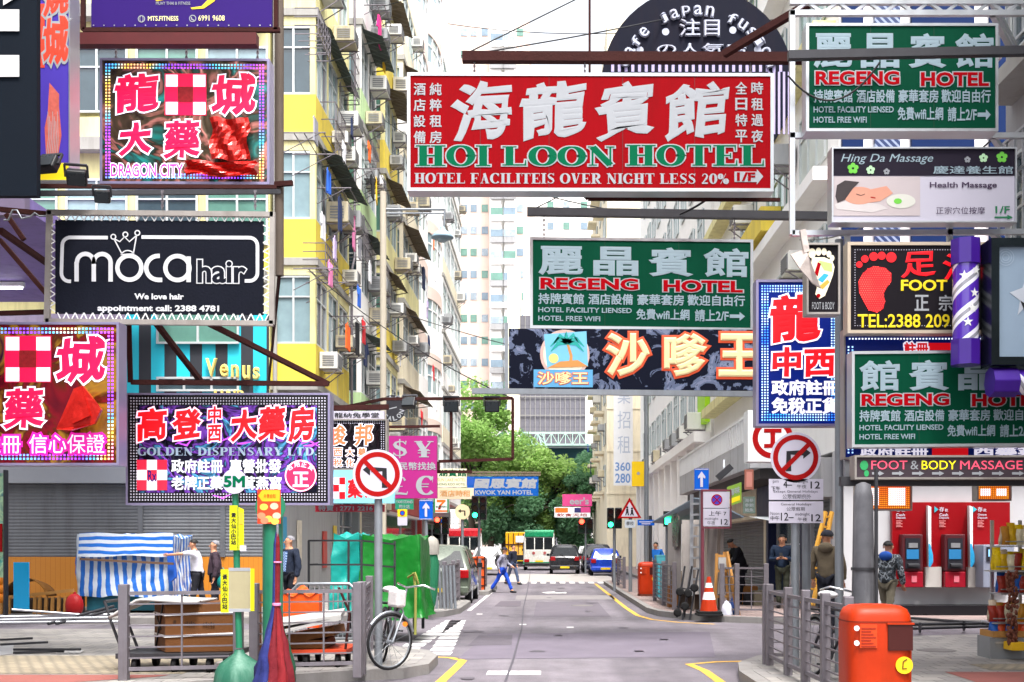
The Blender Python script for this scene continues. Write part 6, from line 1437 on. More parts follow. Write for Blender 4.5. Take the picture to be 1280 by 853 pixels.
for p, q, lab in (((0, 262, 15.0), (62, 268, 15.0), 'dark beam edge across the mauve soffit under the navy board'), ((0, 300, 16), (62, 372, 16), 'second slanting dark red pipe beneath the mauve soffit'), ((0, 392, 15.5), (62, 390, 15.5), 'dark rail just above the maroon pharmacy board'), ((8, 268, 15.6), (30, 300, 15.6), 'short bent bracket hanging under the mauve soffit')):
    beam('steel_strut', lab, [W(*p), W(*q)], .06, M['rust'], 'strut')
b = MB(); rq = random.Random(2); pts = [W(5 + i * 5.5, 262 + 14 * rq.random(), 14.9) for i in range(11)]; b.tube(pts, .012, 5); single('tangled_cable', 'tangled pale cable looped under the navy vertical board', 'cable', b, M['steel'])
# ================================================================== street furniture and stalls
POLE = mat('pole_grey', '7d8288', .5, .4, var=.2, scale=6, stain=.4, stainc='4f4a46')
PGREEN = mat('post_green', '1d6b4c', .5, var=.2, scale=5, stain=.4, stainc='123f30')
BINO = mat('bin_orange', 'a42a02', .45, var=.2, scale=5, bump=.06, stain=.55, stainc='7a280a', spec=.2)
CARD = mat('cardboard', '5c3716', .85, var=.2, scale=3, bump=.2, stain=.3, stainc='5c3a1c')
WOOD = mat('raw_wood', 'a9793f', .75, var=.3, scale=4, bump=.3)
WOODY = mat('bamboo_yellow', 'd09a3a', .6, var=.25, scale=4)
FOAM = mat('foam_white', 'a4a2a0', .7, var=.1)
GZ = .134

def pole_of(t, px, Z, ytop, r=.04, z0=GZ, m=None, name='pole'):
    x = XP(px, Z)
    return MB().tube([(x, Z, z0), (x, Z, HP(ytop, Z))], r, 12).build(name, m or POLE, t)
# -- no turn signs
def no_turn(label, px, py, r, Z, left, pole_px, ybot=None):
    t = thing('no_turn_sign', label, 'road sign', (XP(px, Z), Z, GZ), None)
    pole_of(t, pole_px, Z + .08, py - r * .8, .05)
    s = Sign('', '', '', px - r, py - r, px + r, py + r, Z, root=t)
    s.disc(px, py, r, PLATE, 0, 'plate', n=48); rr_ = r * .8
    s.ring(px, py, rr_, r * .2, SRED, 1, 'ring', n=48)
    k = -1 if left else 1
    s.line([(px - k * r * .28, py + r * .55), (px - k * r * .28, py - r * .18), (px + k * r * .32, py - r * .18)] if not left else [(px + r * .28, py + r * .55), (px + r * .28, py - r * .18), (px - r * .25, py - r * .18)], r * .22, SBLK, 1, 'arrow')
    e = k * r * .28
    ax = px + k * r * .3
    s.poly([(ax, py - r * .42), (ax + k * r * .3, py - r * .18), (ax, py + r * .06)] if True else [], SBLK, 1.2, 'arrow')
    q = r * .58
    s.line([(px - q, py - q), (px + q, py + q)] if left else [(px - q, py + q), (px + q, py - q)], r * .18, SRED, 2.2, 'slash')
    s.done(); return t, s
no_turn('round no left turn sign on a grey post beside the bicycle', 472, 593, 31, 14, True, 473)
t, s = no_turn('round no right turn sign over two white time plates on a grey post', 994.5, 572, 31.5, 14, False, 994)
s = Sign('', '', '', 961, 598, 1029, 654, 14, root=t)
for y0, y1 in ((599, 625), (627, 654)): s.rect(961, y0, 1029, y1, PLATE, 0, 'time_plate')
s.text('下午', 964, 608, 975, 614, SBLK, .01, layer=1); s.text('pm', 966, 601, 973, 605, SBLK, .0, layer=1); s.text('4–', 979, 601, 990, 610, SBLK, .01, layer=1); s.text('midnight', 992, 600, 1010, 605, SBLK, .0, layer=1); s.text('午夜', 996, 606, 1008, 611, SBLK, .0, layer=1); s.text('12', 1013, 602, 1025, 611, SBLK, .01, layer=1)
s.text('Except General Holidays', 967, 613, 1022, 617, SBLK, .0, layer=1); s.text('公眾假期例外', 978, 618, 1014, 624, SBLK, .0, layer=1)
s.text('General Holidays', 976, 629, 1014, 633, SBLK, .0, layer=1); s.text('公眾假期', 983, 634, 1006, 639, SBLK, .0, layer=1); s.text('Noon', 963, 640, 974, 644, SBLK, .0, layer=1); s.text('中午', 963, 645, 974, 651, SBLK, .01, layer=1); s.text('12–', 976, 641, 992, 651, SBLK, .01, layer=1); s.text('midnight', 994, 641, 1012, 646, SBLK, .0, layer=1); s.text('午夜', 997, 647, 1009, 652, SBLK, .0, layer=1); s.text('12', 1014, 643, 1026, 652, SBLK, .01, layer=1)
s.done()
# thick posts near it
single('steel_post', 'grey steel post next to the no right turn sign, slightly shorter', 'post', MB().tube([(XP(1008, 14.4), 14.4, GZ), (XP(1008, 14.4), 14.4, HP(655, 14.4))], .055, 12), POLE)
single('steel_post', 'tall broad grey steel post in front of the man in the olive jacket', 'post', MB().tube([(XP(1049, 13.4), 13.4, GZ), (XP(1049, 13.4), 13.4, HP(300, 13.4))], .05, 14), POLE)
t = thing('lamp_post', 'thick tapered dark grey lamp post base with flaking paint beside the orange bin', 'lamp post', (XP(1079, 12), 12, GZ))
x = XP(1079, 12); fl = mat('flaking_paint', '55555a', .6, .2, var=.4, scale=9, stain=.8, stainc='8d8d90')
MB().lathe([(.125, GZ), (.115, 1.2), (.1, HP(622, 12)), (.075, HP(606, 12)), (.02, HP(603, 12))], (x, 12, 0), 20).build('pole', fl, t)
MB().box(x + .12, x + .15, 11.98, 12.02, .6, 2.4).build('conduit', M['steel_dark'], t)
MB().lathe([(.125, 1.35), (.125, 1.38)], (x, 12, 0), 20).build('clamp_band', M['steel_dark'], t)
# street lamp with shade over the street
t = thing('street_lamp', 'tall pale lamp post with a horizontal double arm and blue grey dish shade', 'street lamp', (XP(479, 27), 27, GZ))
pole_of(t, 479, 27, 240, .075, m=mat('lamp_beige', 'a8a090', .6, var=.15, stain=.3))
b = MB(); b.tube([W(479, 262, 27), W(556, 262, 27)], .03, 8).tube([W(479, 267, 27), W(556, 267, 27)], .02, 8).tube([W(556, 262, 27), W(555, 284, 27)], .025, 8); b.build('arm', POLE, t)
c = W(553, 298, 27); k = 27 / F
MB().lathe([(3 * k, 14 * k), (4 * k, 10 * k), (9 * k, 7 * k), (14 * k, 2 * k), (14 * k, 0), (9 * k, -1 * k)], c, 20).build('shade', mat('shade_bluegrey', '7f97a4', .5), t)
MB().ball(c - Vector((0, 0, 1.5 * k)), 7 * k, 7 * k, 4 * k).build('lens', M['glass_pale'], t)
t = thing('street_lamp', 'slim grey lamp post at the kerb in front of the tall white banner', 'street lamp', (XP(808, 45), 45, GZ))
pole_of(t, 808, 45, 470, .09); MB().tube([W(808, 472, 45), W(780, 466, 45)], .05, 8).build('arm', POLE, t); MB().ball(W(776, 466, 45), .45, .2, .12).build('lamp_head', M['alu'], t)
# -- blue arrow signs
def arrow_sign(label, x0, y0, x1, y1, Z, pole_px):
    t = thing('one_way_sign', label, 'road sign', (XP(pole_px, Z), Z, GZ), 'blue arrow signs')
    pole_of(t, pole_px, Z + .06, y0 - 1, .035)
    s = Sign('', '', '', x0, y0, x1, y1, Z, th=.02, root=t); s.board(SBLUE, 'plate'); cx = (x0 + x1) / 2; w, h = x1 - x0, y1 - y0
    s.rect(x0 + .6, y0 + .6, x1 - .6, y0 + 1.4, PLATE, 1, 'border'); s.rect(x0 + .6, y1 - 1.4, x1 - .6, y1 - .6, PLATE, 1, 'border')
    s.poly([(cx - w * .09, y1 - h * .15), (cx - w * .09, y0 + h * .4), (cx - w * .25, y0 + h * .46), (cx - w * .25, y0 + h * .36), (cx, y0 + h * .13), (cx + w * .25, y0 + h * .36), (cx + w * .25, y0 + h * .46), (cx + w * .09, y0 + h * .4), (cx + w * .09, y1 - h * .15)], PLATE, 1.5, 'arrow'); s.done()
arrow_sign('blue ahead arrow sign behind the green tarpaulin, on a grey pole', 524, 625, 541, 650, 26, 533)
arrow_sign('blue ahead arrow sign above the no stopping plates by the canvas stall', 868, 586, 886, 613, 25.5, 876)
t = thing('no_stopping_sign', 'white no stopping plates with blue and red roundel in a maroon frame', 'road sign', (XP(896, 25), 25, GZ))
pole_of(t, 878, 25.05, 612, .04, m=mat('maroon_frame', '6e3440', .5)); s = Sign('', '', '', 879, 615, 912, 658, 25, th=.03, root=t)
s.rect(879, 615, 912, 635, PLATE, 0, 'plate'); s.rect(879, 636, 912, 658, PLATE, 0, 'plate'); s.disc(896, 625, 7, mat('roundel_blue', '3a3aa8', .4), 1, 'roundel'); s.ring(896, 625, 6.3, 1.4, SRED, 2, 'roundel'); s.line([(892, 621), (900, 629)], 1.4, SRED, 2, 'roundel'); s.line([(900, 621), (892, 629)], 1.4, SRED, 2, 'roundel')
s.text('上午 7', 886, 639, 908, 645, SBLK, .01, layer=1); s.text('midnight', 881, 647, 898, 651, SBLK, .0, layer=1); s.text('午夜', 884, 651.5, 894, 656.5, SBLK, .0, layer=1); s.text('12', 901, 649, 910, 656, SBLK, .01, layer=1)
for a in ((877, 612, 914, 614.5), (877, 659, 914, 661), (912.5, 613, 914.5, 660)): s.rect(*a, mat('maroon_frame', '6e3440'), 0, 'frame')
s.done()
# -- triangle sign, blue street plate, beige disc
t = thing('children_crossing_sign', 'red edged triangle sign with two walking figures on the kerb', 'road sign', (XP(788, 37), 37, GZ))
pole_of(t, 788, 37.1, 625, .06); s = Sign('', '', '', 773, 623, 802, 658, 37, root=t)
s.poly([(787, 622), (802, 648), (772, 648)], SRED, 0, 'plate'); s.poly([(787, 627.5), (797.5, 646), (776.5, 646)], PLATE, 1, 'face')
for x_, h_ in ((784, 0), (790, 1.4)): s.disc(x_, 634.5 + h_, 1.4, SBLK, 2, 'figure', n=10); s.poly([(x_ - 1.3, 636 + h_), (x_ + 1.3, 636 + h_), (x_ + 1.5, 640 + h_), (x_ + 2.4, 644.5), (x_ + 1, 644.5), (x_, 641 + h_), (x_ - 1.4, 644.5), (x_ - 2.6, 644.5), (x_ - 1.4, 640 + h_)], SBLK, 2, 'figure')
s.rect(781, 650, 794, 660, mat('plate_greyblue', 'a9b0b8', .5), 0, 'lower_plate'); s.text('學校', 783, 652, 792, 657, SBLK, .01, layer=1); s.done()
t = thing('street_name_plate', 'blue street name plate on a dark pole beside the triangle sign', 'sign', (XP(813, 36), 36, GZ))
pole_of(t, 813, 36.05, 645, .05, m=M['steel_dark']); s = Sign('', '', '', 797, 650, 818, 657, 36, th=.04, root=t); s.board(SBLUE, 'plate'); s.rect(799, 652, 816, 653.2, PLATE, 1, 'lettering'); s.rect(802, 654.4, 813, 655.6, PLATE, 1, 'lettering'); s.done()
t = thing('no_turn_sign', 'small beige round no turn sign far down beside the green traffic light', 'road sign', (XP(578, 40), 40, GZ))
pole_of(t, 578, 40.1, 634, .05); s = Sign('', '', '', 569, 631, 587, 649, 40, root=t); s.disc(578, 640, 9.5, mat('disc_beige', 'd6c19a', .5), 0, 'plate'); s.line([(581, 645), (581, 639), (576, 639)], 1.8, SBLK, 1, 'arrow'); s.poly([(576, 636.5), (572.5, 639), (576, 641.5)], SBLK, 1.2, 'arrow'); s.done()
# -- traffic lights
def traffic_light(label, px, py, Z, lit, h=30, face=True):
    t = thing('traffic_light', label, 'traffic light', (XP(px, Z), Z, GZ), 'traffic lights'); k = Z / F
    pole_of(t, px, Z + .12, py, .05)
    for dx, dn in ((-.55, 0), (.55, 1)):
        c = W(px + dx * 9, py, Z); w = 4.2 * k
        b = MB().box(c.x - w, c.x + w, Z - w * 1.2, Z + w, c.z - h / 2 * k, c.z + h / 2 * k); hd = b.build('signal_head', M['black'], t, bevel=.02)
        for i, nm in enumerate(('red', 'amber', 'green')):
            zz = c.z + (1 - i) * h * .31 * k; on = (lit == nm and dn == 0)
            mm = {'red': ('ff3020', '3a0a08'), 'amber': ('ffa020', '3a2408'), 'green': ('20ffa0', '08301c')}[nm]
            MB().lathe([(w * .72, -w * 1.28), (w * .72, -w * 1.2)], (c.x, Z, zz), 16, 'Y').build('lens', mat('lamp_' + nm + ('_on' if on else ''), mm[0] if on else mm[1], .3, var=0, emit=5 if on else 0), hd)
            vb = MB()
            for a in range(0, 180, 20):
                a0, a1 = R(a), R(a + 20); ww = w * .85
                vb.add([(c.x + ww * math.cos(a0), Z - w * 1.2, zz + ww * math.sin(a0)), (c.x + ww * math.cos(a1), Z - w * 1.2, zz + ww * math.sin(a1)), (c.x + ww * math.cos(a1), Z - w * 2.4, zz + ww * math.sin(a1)), (c.x + ww * math.cos(a0), Z - w * 2.4, zz + ww * math.sin(a0))], [(0, 1, 2, 3)])
            vb.build('visor', M['black'], hd, fix=False)
traffic_light('traffic light showing green beside the walking man in blue trousers', 599, 635, 40, 'green')
traffic_light('traffic light showing green beside the triangle sign', 768, 648, 37.5, 'green', 26)
traffic_light('traffic light showing red in front of the white cars at the far kerb', 732, 658, 62, 'red', 18)
traffic_light('traffic light showing red under the small square store sign', 552, 657, 44, 'red', 22)
t = thing('pedestrian_signal', 'small pedestrian signal with green light on a pole by the canvas stall', 'signal', (XP(834, 30), 30, GZ)); pole_of(t, 834, 30.1, 640, .05)
c = W(834, 649, 30); MB().box(c.x - .1, c.x + .1, 29.85, 30.05, c.z - .2, c.z + .2).build('case', M['black'], t); MB().box(c.x - .07, c.x + .07, 29.84, 29.85, c.z - .14, c.z + .12).build('lens', mat('lamp_green_on', '20ffa0', .3, emit=3), t)

# -- pedestrian railings
def railing(label, pts, h=1.0, rails=8, bars=3, post=.05, grp='pedestrian railings', m=None, z0=GZ):
    t = thing('pedestrian_railing', label, 'railing', (pts[0][0], pts[0][1], z0), grp); m = m or M['rail']
    for i, (x, y) in enumerate(pts):
        MB().box(x - post, x + post, y - post, y + post, z0 - .05, z0 + h + .05).build('post', m, t, bevel=.008)
    b = MB()
    for (xa, ya), (xb, yb) in zip(pts[:-1], pts[1:]):
        d = Vector((xb - xa, yb - ya, 0)).normalized() * post
        for k in range(rails):
            z = z0 + .12 + (h - .17) * k / (rails - 1); w_ = .04 if k in (0, rails - 1) else .016
            b.bar((xa + d.x, ya + d.y, z), (xb - d.x, yb - d.y, z), w_, w_)
        for k in range(1, bars + 1):
            u = k / (bars + 1); b.bar((xa + (xb - xa) * u, ya + (yb - ya) * u, z0 + .12), (xa + (xb - xa) * u, ya + (yb - ya) * u, z0 + h - .05), .018)
    b.build('rail_frame', m, t); return t
railing('grey railing in front of the big cardboard carton', [(XP(155, 12.6), 12.6), (XP(298, 12.9), 12.9)], 1.0, 8, 1)
railing('grey railing between the green bus stop base and the bicycle', [(XP(318, 13.0), 13.0), (XP(447, 13.3), 13.3)], 1.0, 8, 2)
railing('short grey railing running from the bicycle back to the green tarpaulin', [(XP(452, 13.6), 13.6), (XP(462, 16.2), 16.2)], 1.0, 8, 2)
railing('brown grey railing leading away beside the orange bin, closest to the road', [(2.72, 14.2), (2.72, 13.1), (2.74, 12.3), (2.76, 11.5), (2.78, 10.7)], .95, 8, 0, .045)
railing('railing with grid on the kerb beside the blue hatchback', [(2.62, 47), (2.62, 43.5), (2.62, 40)], 1.05, 9, 3)
railing('railing in front of the canvas stall near the black trolleys', [(2.85, 31), (2.85, 28.6), (2.9, 26.6)], 1.05, 9, 2)
railing('railing at the corner behind the traffic cone', [(3.7, 24.6), (4.0, 24.5), (4.6, 24.4)], 1.05, 6, 1)
railing('railing along the parked silver car', [(-2.5, 27.6), (-2.45, 29.5), (-2.45, 31.2)], 1.05, 6, 8)
railing('railing by the wrapped parasol under the blue arrow sign', [(-4.0, 25.2), (-3.2, 25.6), (-2.75, 26.6)], 1.05, 6, 6)
railing('low railing beside the orange hoarding at the far corner', [(-2.3, 38.4), (-2.3, 42)], 1.0, 7, 5)
pavement([(-1.95, 37.6), (-1.95, 43.5), (-2.3, 44.5), (-4.41, 45.5), (-4.41, 37.2), (-2.4, 37.2)], M['pave_a'])
railing('dark post railing end with bent rails by the road', [(XP(958, 14.3), 14.3), (XP(992, 14.25), 14.25)], .95, 6, 0, .045)
# bundle of steel posts standing by the silver car
b = MB()
for i in range(6): b.tube([(-2.62 + i * .085, 27.0 + .04 * (i % 2), GZ), (-2.66 + i * .085, 27.05, 1.15)], .035, 8)
single('steel_posts_bundle', 'row of worn steel barrier posts standing close together by the silver car', 'posts', b, POLE)
# -- litter bins
def litter_bin(label, x, y, s_=1.0, rot=0):
    t = thing('litter_bin', label, 'litter bin', (0, 0, 0), 'orange litter bins'); w = .265; n = 40
    def ring(rx, z):
        out = []
        for k in range(n):
            a = 2 * math.pi * k / n; c_, s2 = math.cos(a), math.sin(a); e = .42
            out.append((rx * math.copysign(abs(c_) ** e, c_), rx * .92 * math.copysign(abs(s2) ** e, s2), z))
        return out
    prof = [(.24, .0), (.262, .03), (.265, .2), (.268, .6), (.266, .82), (.258, .9), (.235, .95), (.19, .975), (.1, .985), (.01, .987)]
    vs = [p for r_, z in prof for p in ring(r_, z)]
    b = MB().add(vs, [(i * n + k, i * n + (k + 1) % n, (i + 1) * n + (k + 1) % n, (i + 1) * n + k) for i in range(len(prof) - 1) for k in range(n)], True); b.build('body', BINO, t)
    for z0_, z1_, m_ in ((.845, .855, mat('bin_seam', '6a1a02', .6)), (.0, .06, mat('bin_scuffed_foot', '5a2a1a', .7, var=.4, scale=12))):
        v2 = ring(.2695, z0_) + ring(.2695, z1_); MB().add(v2, [(k, (k + 1) % n, n + (k + 1) % n, n + k) for k in range(n)], True).build('band', m_, t)
    fy = -.92 * .2695 - .006
    o_ = MB().box(.04, .24, fy - .004, fy + .03, .62, .83).build('opening', mat('bin_hole', '3a0a06', .5), t)
    MB().box(.03, .25, fy - .014, fy + .01, .83, .845).build('lip', BINO, o_)
    MB().box(-.19, -.05, fy - .004, fy + .02, .64, .83).build('notice', mat('bin_notice', 'b93a0c', .5), t)
    nb_ = MB()
    for i in range(7): nb_.box(-.18, -.06 - .02 * (i % 3), fy - .008, fy, .65 + i * .024, .658 + i * .024)
    nb_.build('notice_print', mat('bin_print', '8a1c08', .5), t)
    MB().lathe([(.022, -.008), (.022, 0)], (-.215, fy + .004, .8), 14, 'Y').build('pictogram', M['white'], t); MB().lathe([(.022, -.008), (.022, 0)], (-.215, fy + .004, .68), 14, 'Y').build('pictogram', M['white'], t)
    st = MB().lathe([(.07, -.008), (.07, 0)], (.17, fy + .002, .5), 24, 'Y').build('sticker', mat('sticker_yellow', 'e0b81a', .4), t)
    MB().box(.15, .19, fy - .012, fy, .47, .478).tube([(.155, fy - .008, .47), (.16, fy - .008, .53), (.19, fy - .008, .55)], .006, 6).build('sticker_mark', mat('sticker_ink', '6a4a10', .5), st)
    t.location = (x, y, GZ); t.rotation_euler = (0, 0, rot); t.scale = (s_, s_, s_); return t
litter_bin('orange litter bin with yellow sticker close to the camera, beside the thick post', XP(1093, 9.6), 9.6)
litter_bin('orange litter bin down the pavement beside the teal cabinet', XP(809, 34), 34, 1.02, .05)
t = thing('utility_cabinet', 'teal metal cabinet standing behind the small orange litter bin', 'cabinet', (XP(827, 32.5), 32.5, GZ))
c = XP(827, 32.5); MB().box(c - .17, c + .2, 32.3, 32.9, GZ, 1.35).build('case', mat('cabinet_teal', '3a7f8c', .5, var=.15, stain=.3), t, bevel=.01); MB().box(c - .14, c + .17, 32.285, 32.3, .3, 1.28).build('door', mat('cabinet_teal2', '44909c', .5), t)
t = thing('road_barrier', 'orange mesh hoarding box at the far corner under the green traffic light', 'barrier', (XP(597, 39), 39, GZ))
c = XP(597, 39); MB().box(c - .25, c + .25, 38.8, 39.2, GZ, 1.25).build('panel', mat('hoarding_orange', 'd9541a', .6), t)
b = MB()
for i in range(4): b.box(c - .27, c + .27, 38.78, 38.8, .25 + i * .3, .29 + i * .3)
for i in range(3): b.box(c - .27 + i * .25, c - .23 + i * .25, 38.77, 38.8, GZ, 1.25)
b.build('grate', M['rust'], t)

# -- bus stop with 5M
t = thing('bus_stop', 'minibus stop post with round white 5M disc, yellow plates and green cone foot', 'bus stop', (XP(299, 12.2), 12.2, GZ)); Z = 12.2; x = XP(299, Z)
MB().lathe([(.27, GZ), (.26, .2), (.245, HP(838, Z)), (.2, HP(829, Z)), (.06, HP(817, Z)), (.045, HP(812, Z))], (x, Z, 0), 28).build('base', mat('cone_green', '1d5542', .55, var=.3, scale=5, stain=.4, stainc='8fb3a2'), t)
MB().tube([(x, Z, HP(810, Z)), (XP(296, Z), Z, HP(700, Z)), (XP(294, Z), Z, HP(614, Z))], .035, 12).build('post', PGREEN, t)
s = Sign('', '', '', 277, 586, 309, 618, Z - .06, root=t); s.disc(293, 602, 15.5, PLATE, 0, 'disc', n=40); s.text('5M', 279.5, 595, 306.5, 609.5, LGREEN, .045, layer=1)
YP = mat('plate_yellow_green', 'b8b806', .45, var=.06)
s.rect(287, 632, 297, 688, YP, 0, 'route_plate'); s.poly([(298, 634), (305, 637), (305, 686), (298, 688)], YP, 0, 'route_plate')
for i, ch in enumerate('黃大仙小巴站'): s.text(ch, 289, 641 + i * 6.8, 295.3, 647 + i * 6.8, SBLK, .03, layer=1)
s.rect(299, 641, 304, 656, mat('plate_note', 'c8a02a', .5), 1, 'note'); s.rect(300, 682, 308, 689, PLATE, 1, 'note')
s.rect(276, 712, 286, 766, YP, 0, 'side_plate'); s.rect(313, 711, 318, 764, YP, 0, 'side_plate')
for i, ch in enumerate('黃大仙小巴站'): s.text(ch, 278, 718 + i * 7.4, 284.5, 724.5 + i * 7.4, SBLK, .03, layer=1)
s.rect(286, 713, 313, 763, mat('case_cream', '968e70', .4, var=.2, scale=5, stain=.3), 0, 'notice_case'); s.rect(286, 710, 313, 714, M['alu'], 1, 'case_rim'); s.rect(286, 761, 313, 765, M['alu'], 1, 'case_rim')
s.done()
# -- green pole with a food poster
t = thing('poster_post', 'green post carrying a round green disc and a red and yellow food poster', 'post', (XP(343, 12.6), 12.6, GZ)); Z = 12.6
MB().tube([(XP(341, Z), Z, GZ), (XP(341, Z), Z, HP(625, Z))], .11, 14).build('post', mat('post_green_glaze', '1f6a50', .35, var=.3, scale=4, stain=.5, stainc='8a8a86'), t)
s = Sign('', '', '', 320, 612, 356, 656, Z - .13, root=t); s.disc(338, 634, 19, PGREEN, 0, 'disc'); s.rect(322, 612, 351, 655, mat('poster_red', 'c23a1c', .4), 2, 'poster'); s.poly([(323, 620), (328, 613), (350, 613), (350, 627), (328, 627)], mat('poster_amber', 'e8a21a', .4), 3, 'poster_print')
s.text('外賣自取', 330, 618, 345, 623, SRED, .0, layer=4)
for i, (x_, y_) in enumerate(((330, 634), (343, 633), (327, 645), (336, 649), (346, 645), (331, 651), (344, 652))): s.disc(x_, y_, 5.2, mat('poster_food%d' % (i % 3), ('e8b84a', 'dcb49a', 'e07a5a')[i % 3], .4, var=.3, scale=12), 3 + i * .1, 'poster_print', 4.2, n=14)
s.done()
# -- folded rainbow parasol
t = thing('folded_parasol', 'tall folded rainbow parasol leaning against the green post, tied with pink string', 'parasol', (XP(347, 11.9), 11.9, GZ)); Z = 11.9
prof = [(GZ + .06, .165), (.25, .16), (.35, .15), (.48, .135), (.62, .10), (.74, .075), (.86, .05), (1.0, .03), (1.35, .032), (1.62, .026), (HP(662, Z), .01)]
cols = [mat('cloth_p%d' % i, c_, .85, var=.3, scale=6, bump=.7, bscale=12) for i, c_ in enumerate(('1b2258', '222a66', '640e1a', '74121a', '640e1a', '123e2a', '164a34', 'a8821c', '98401a', '221a50'))]
for k in range(10):
    b = MB(); vs = []
    for z, r_ in prof:
        for q in range(5):
            a = R(180 + (k + q / 4) * 36); rr_ = r_ * (1 + .3 * math.sin(q / 4 * math.pi) + .05 * math.sin(z * 9 + k * 2))
            rr_ *= 1 + .35 * mnoise.noise(Vector((k * 1.7 + q * .8, z * 5, 2))) * (1 if z < .95 else .3); vs.append((XP(347, Z) - .03 * (1 - z / 2.0) + rr_ * math.cos(a), Z + rr_ * .8 * math.sin(a), z + (.07 * mnoise.noise(Vector((k * 2.1, q, 5))) if z < .3 else 0)))
    b.add(vs, [(i * 5 + q, i * 5 + q + 1, (i + 1) * 5 + q + 1, (i + 1) * 5 + q) for i in range(len(prof) - 1) for q in range(4)], True); b.build('canopy_panel', cols[k], t, fix=False)
MB().lathe([(.042, .985), (.046, 1.0), (.042, 1.015)], (XP(346, Z), Z, 0), 16).build('tie', mat('string_pink', 'd880a8', .7), t)
MB().lathe([(.04, HP(704, Z)), (.044, HP(703, Z)), (.04, HP(702, Z))], (XP(347, Z), Z, 0), 16).build('tie', mat('string_pink', 'd880a8'), t)
MB().tube([(XP(346, Z), Z, GZ), (XP(347, Z), Z, HP(655, Z))], .015, 8).build('shaft', M['steel'], t)
# -- carton, foam board, cart
def wheel(b, c, r, w, axis='X'): b.lathe([(r * .55, -w / 2), (r, -w / 2), (r, w / 2), (r * .55, w / 2)], c, 16, axis)
t = thing('hand_cart', 'low flat hand cart with black castors under the big carton', 'cart', (XP(230, 13.7), 13.7, GZ)); Z = 13.7
xa, xb = XP(160, Z), XP(298, Z)
MB().box(xa, xb, 13.3, 14.2, .30, .36).build('deck', M['steel_dark'], t)
for x_ in (xa + .2, (xa + xb) / 2, xb - .25):
    b = MB(); wheel(b, (x_, 13.4, GZ + .09), .09, .05); b.bar((x_, 13.4, .2), (x_, 13.4, .31), .05); b.build('castor', M['rubber'], t)
    b = MB(); wheel(b, (x_, 14.1, GZ + .09), .09, .05); b.bar((x_, 14.1, .2), (x_, 14.1, .31), .05); b.build('castor', M['rubber'], t)
MB().tube([(xa + .02, 13.5, .33), (xa - .12, 13.5, .7), (xa - .2, 13.5, .95)], .018, 8).tube([(xa + .02, 14.0, .33), (xa - .12, 14.0, .7), (xa - .2, 14.0, .95)], .018, 8).tube([(xa - .2, 13.5, .95), (xa - .2, 14, .95)], .018, 8).build('handle', M['steel_dark'], t)
t = thing('cardboard_carton', 'big strapped brown cardboard carton on the cart behind the railing', 'carton', (XP(230, 13.7), 13.7, .36))
xa, xb = XP(173, 13.4), XP(290, 13.4)
b = MB().add([(xa, 13.95, .37), (xa + .32, 13.38, .37), (xb, 13.5, .37), (xb - .1, 14.2, .37), (xa, 13.95, HP(752, 13.6)), (xa + .32, 13.38, HP(756, 13.5)), (xb, 13.5, HP(755, 13.5)), (xb - .1, 14.2, HP(752, 13.9))], [(0, 1, 2, 3), (4, 5, 6, 7), (0, 1, 5, 4), (1, 2, 6, 5), (2, 3, 7, 6), (3, 0, 4, 7)]); b.build('box', CARD, t)
for z in (.55, .80):
    MB().bar((xa - .004, 13.95, z), (xa + .316, 13.374, z), .012, .022).bar((xa + .316, 13.372, z), (xb + .004, 13.494, z + .03), .012, .022).build('strap', M['white'], t)
pb = MB()
for i, (u, z, w_) in enumerate(((.28, .68, .12), (.55, .67, .14), (.12, .7, .03), (.42, .92, .1))): 
    p = Vector((xa + .32, 13.372, 0)).lerp(Vector((xb, 13.492, 0)), u)
    for q in range(5): pb.box(p.x + q * w_ / 5, p.x + q * w_ / 5 + w_ / 8, p.y + q * .003 - .006, p.y + q * .003, z, z + .035 + .01 * (q % 2))
pb.build('print', mat('carton_print', '3a2412', .8), t)
MB().bar((xa + .06, 13.82, .40), (xa + .28, 13.43, .95), .02).bar((xa + .04, 13.86, .8), (xa + .2, 13.58, .62), .012).build('tie_rope', M['black'], t)
b = MB(); xa2, xb2 = XP(143, 13.5), XP(252, 13.5)
b.sheet(lambda u, v: (xa2 + (xb2 - xa2) * u, 13.3 + .85 * v, HP(752, 13.5) + .03 + .015 * math.sin(u * 5) - .30 * max(0, .33 - u) ** 1.0 * 2.0 * (1 - .4 * v)), 16, 6)
single('foam_board', 'white foam sheet curling over the top of the big carton', 'foam sheet', b, FOAM, solid=.03)
b = MB().box(XP(318, 14.2), XP(326, 14.2), 14.15, 14.25, GZ, 1.05); single('timber_plank', 'brown plank standing on end behind the rainbow parasol', 'plank', b, CARD)
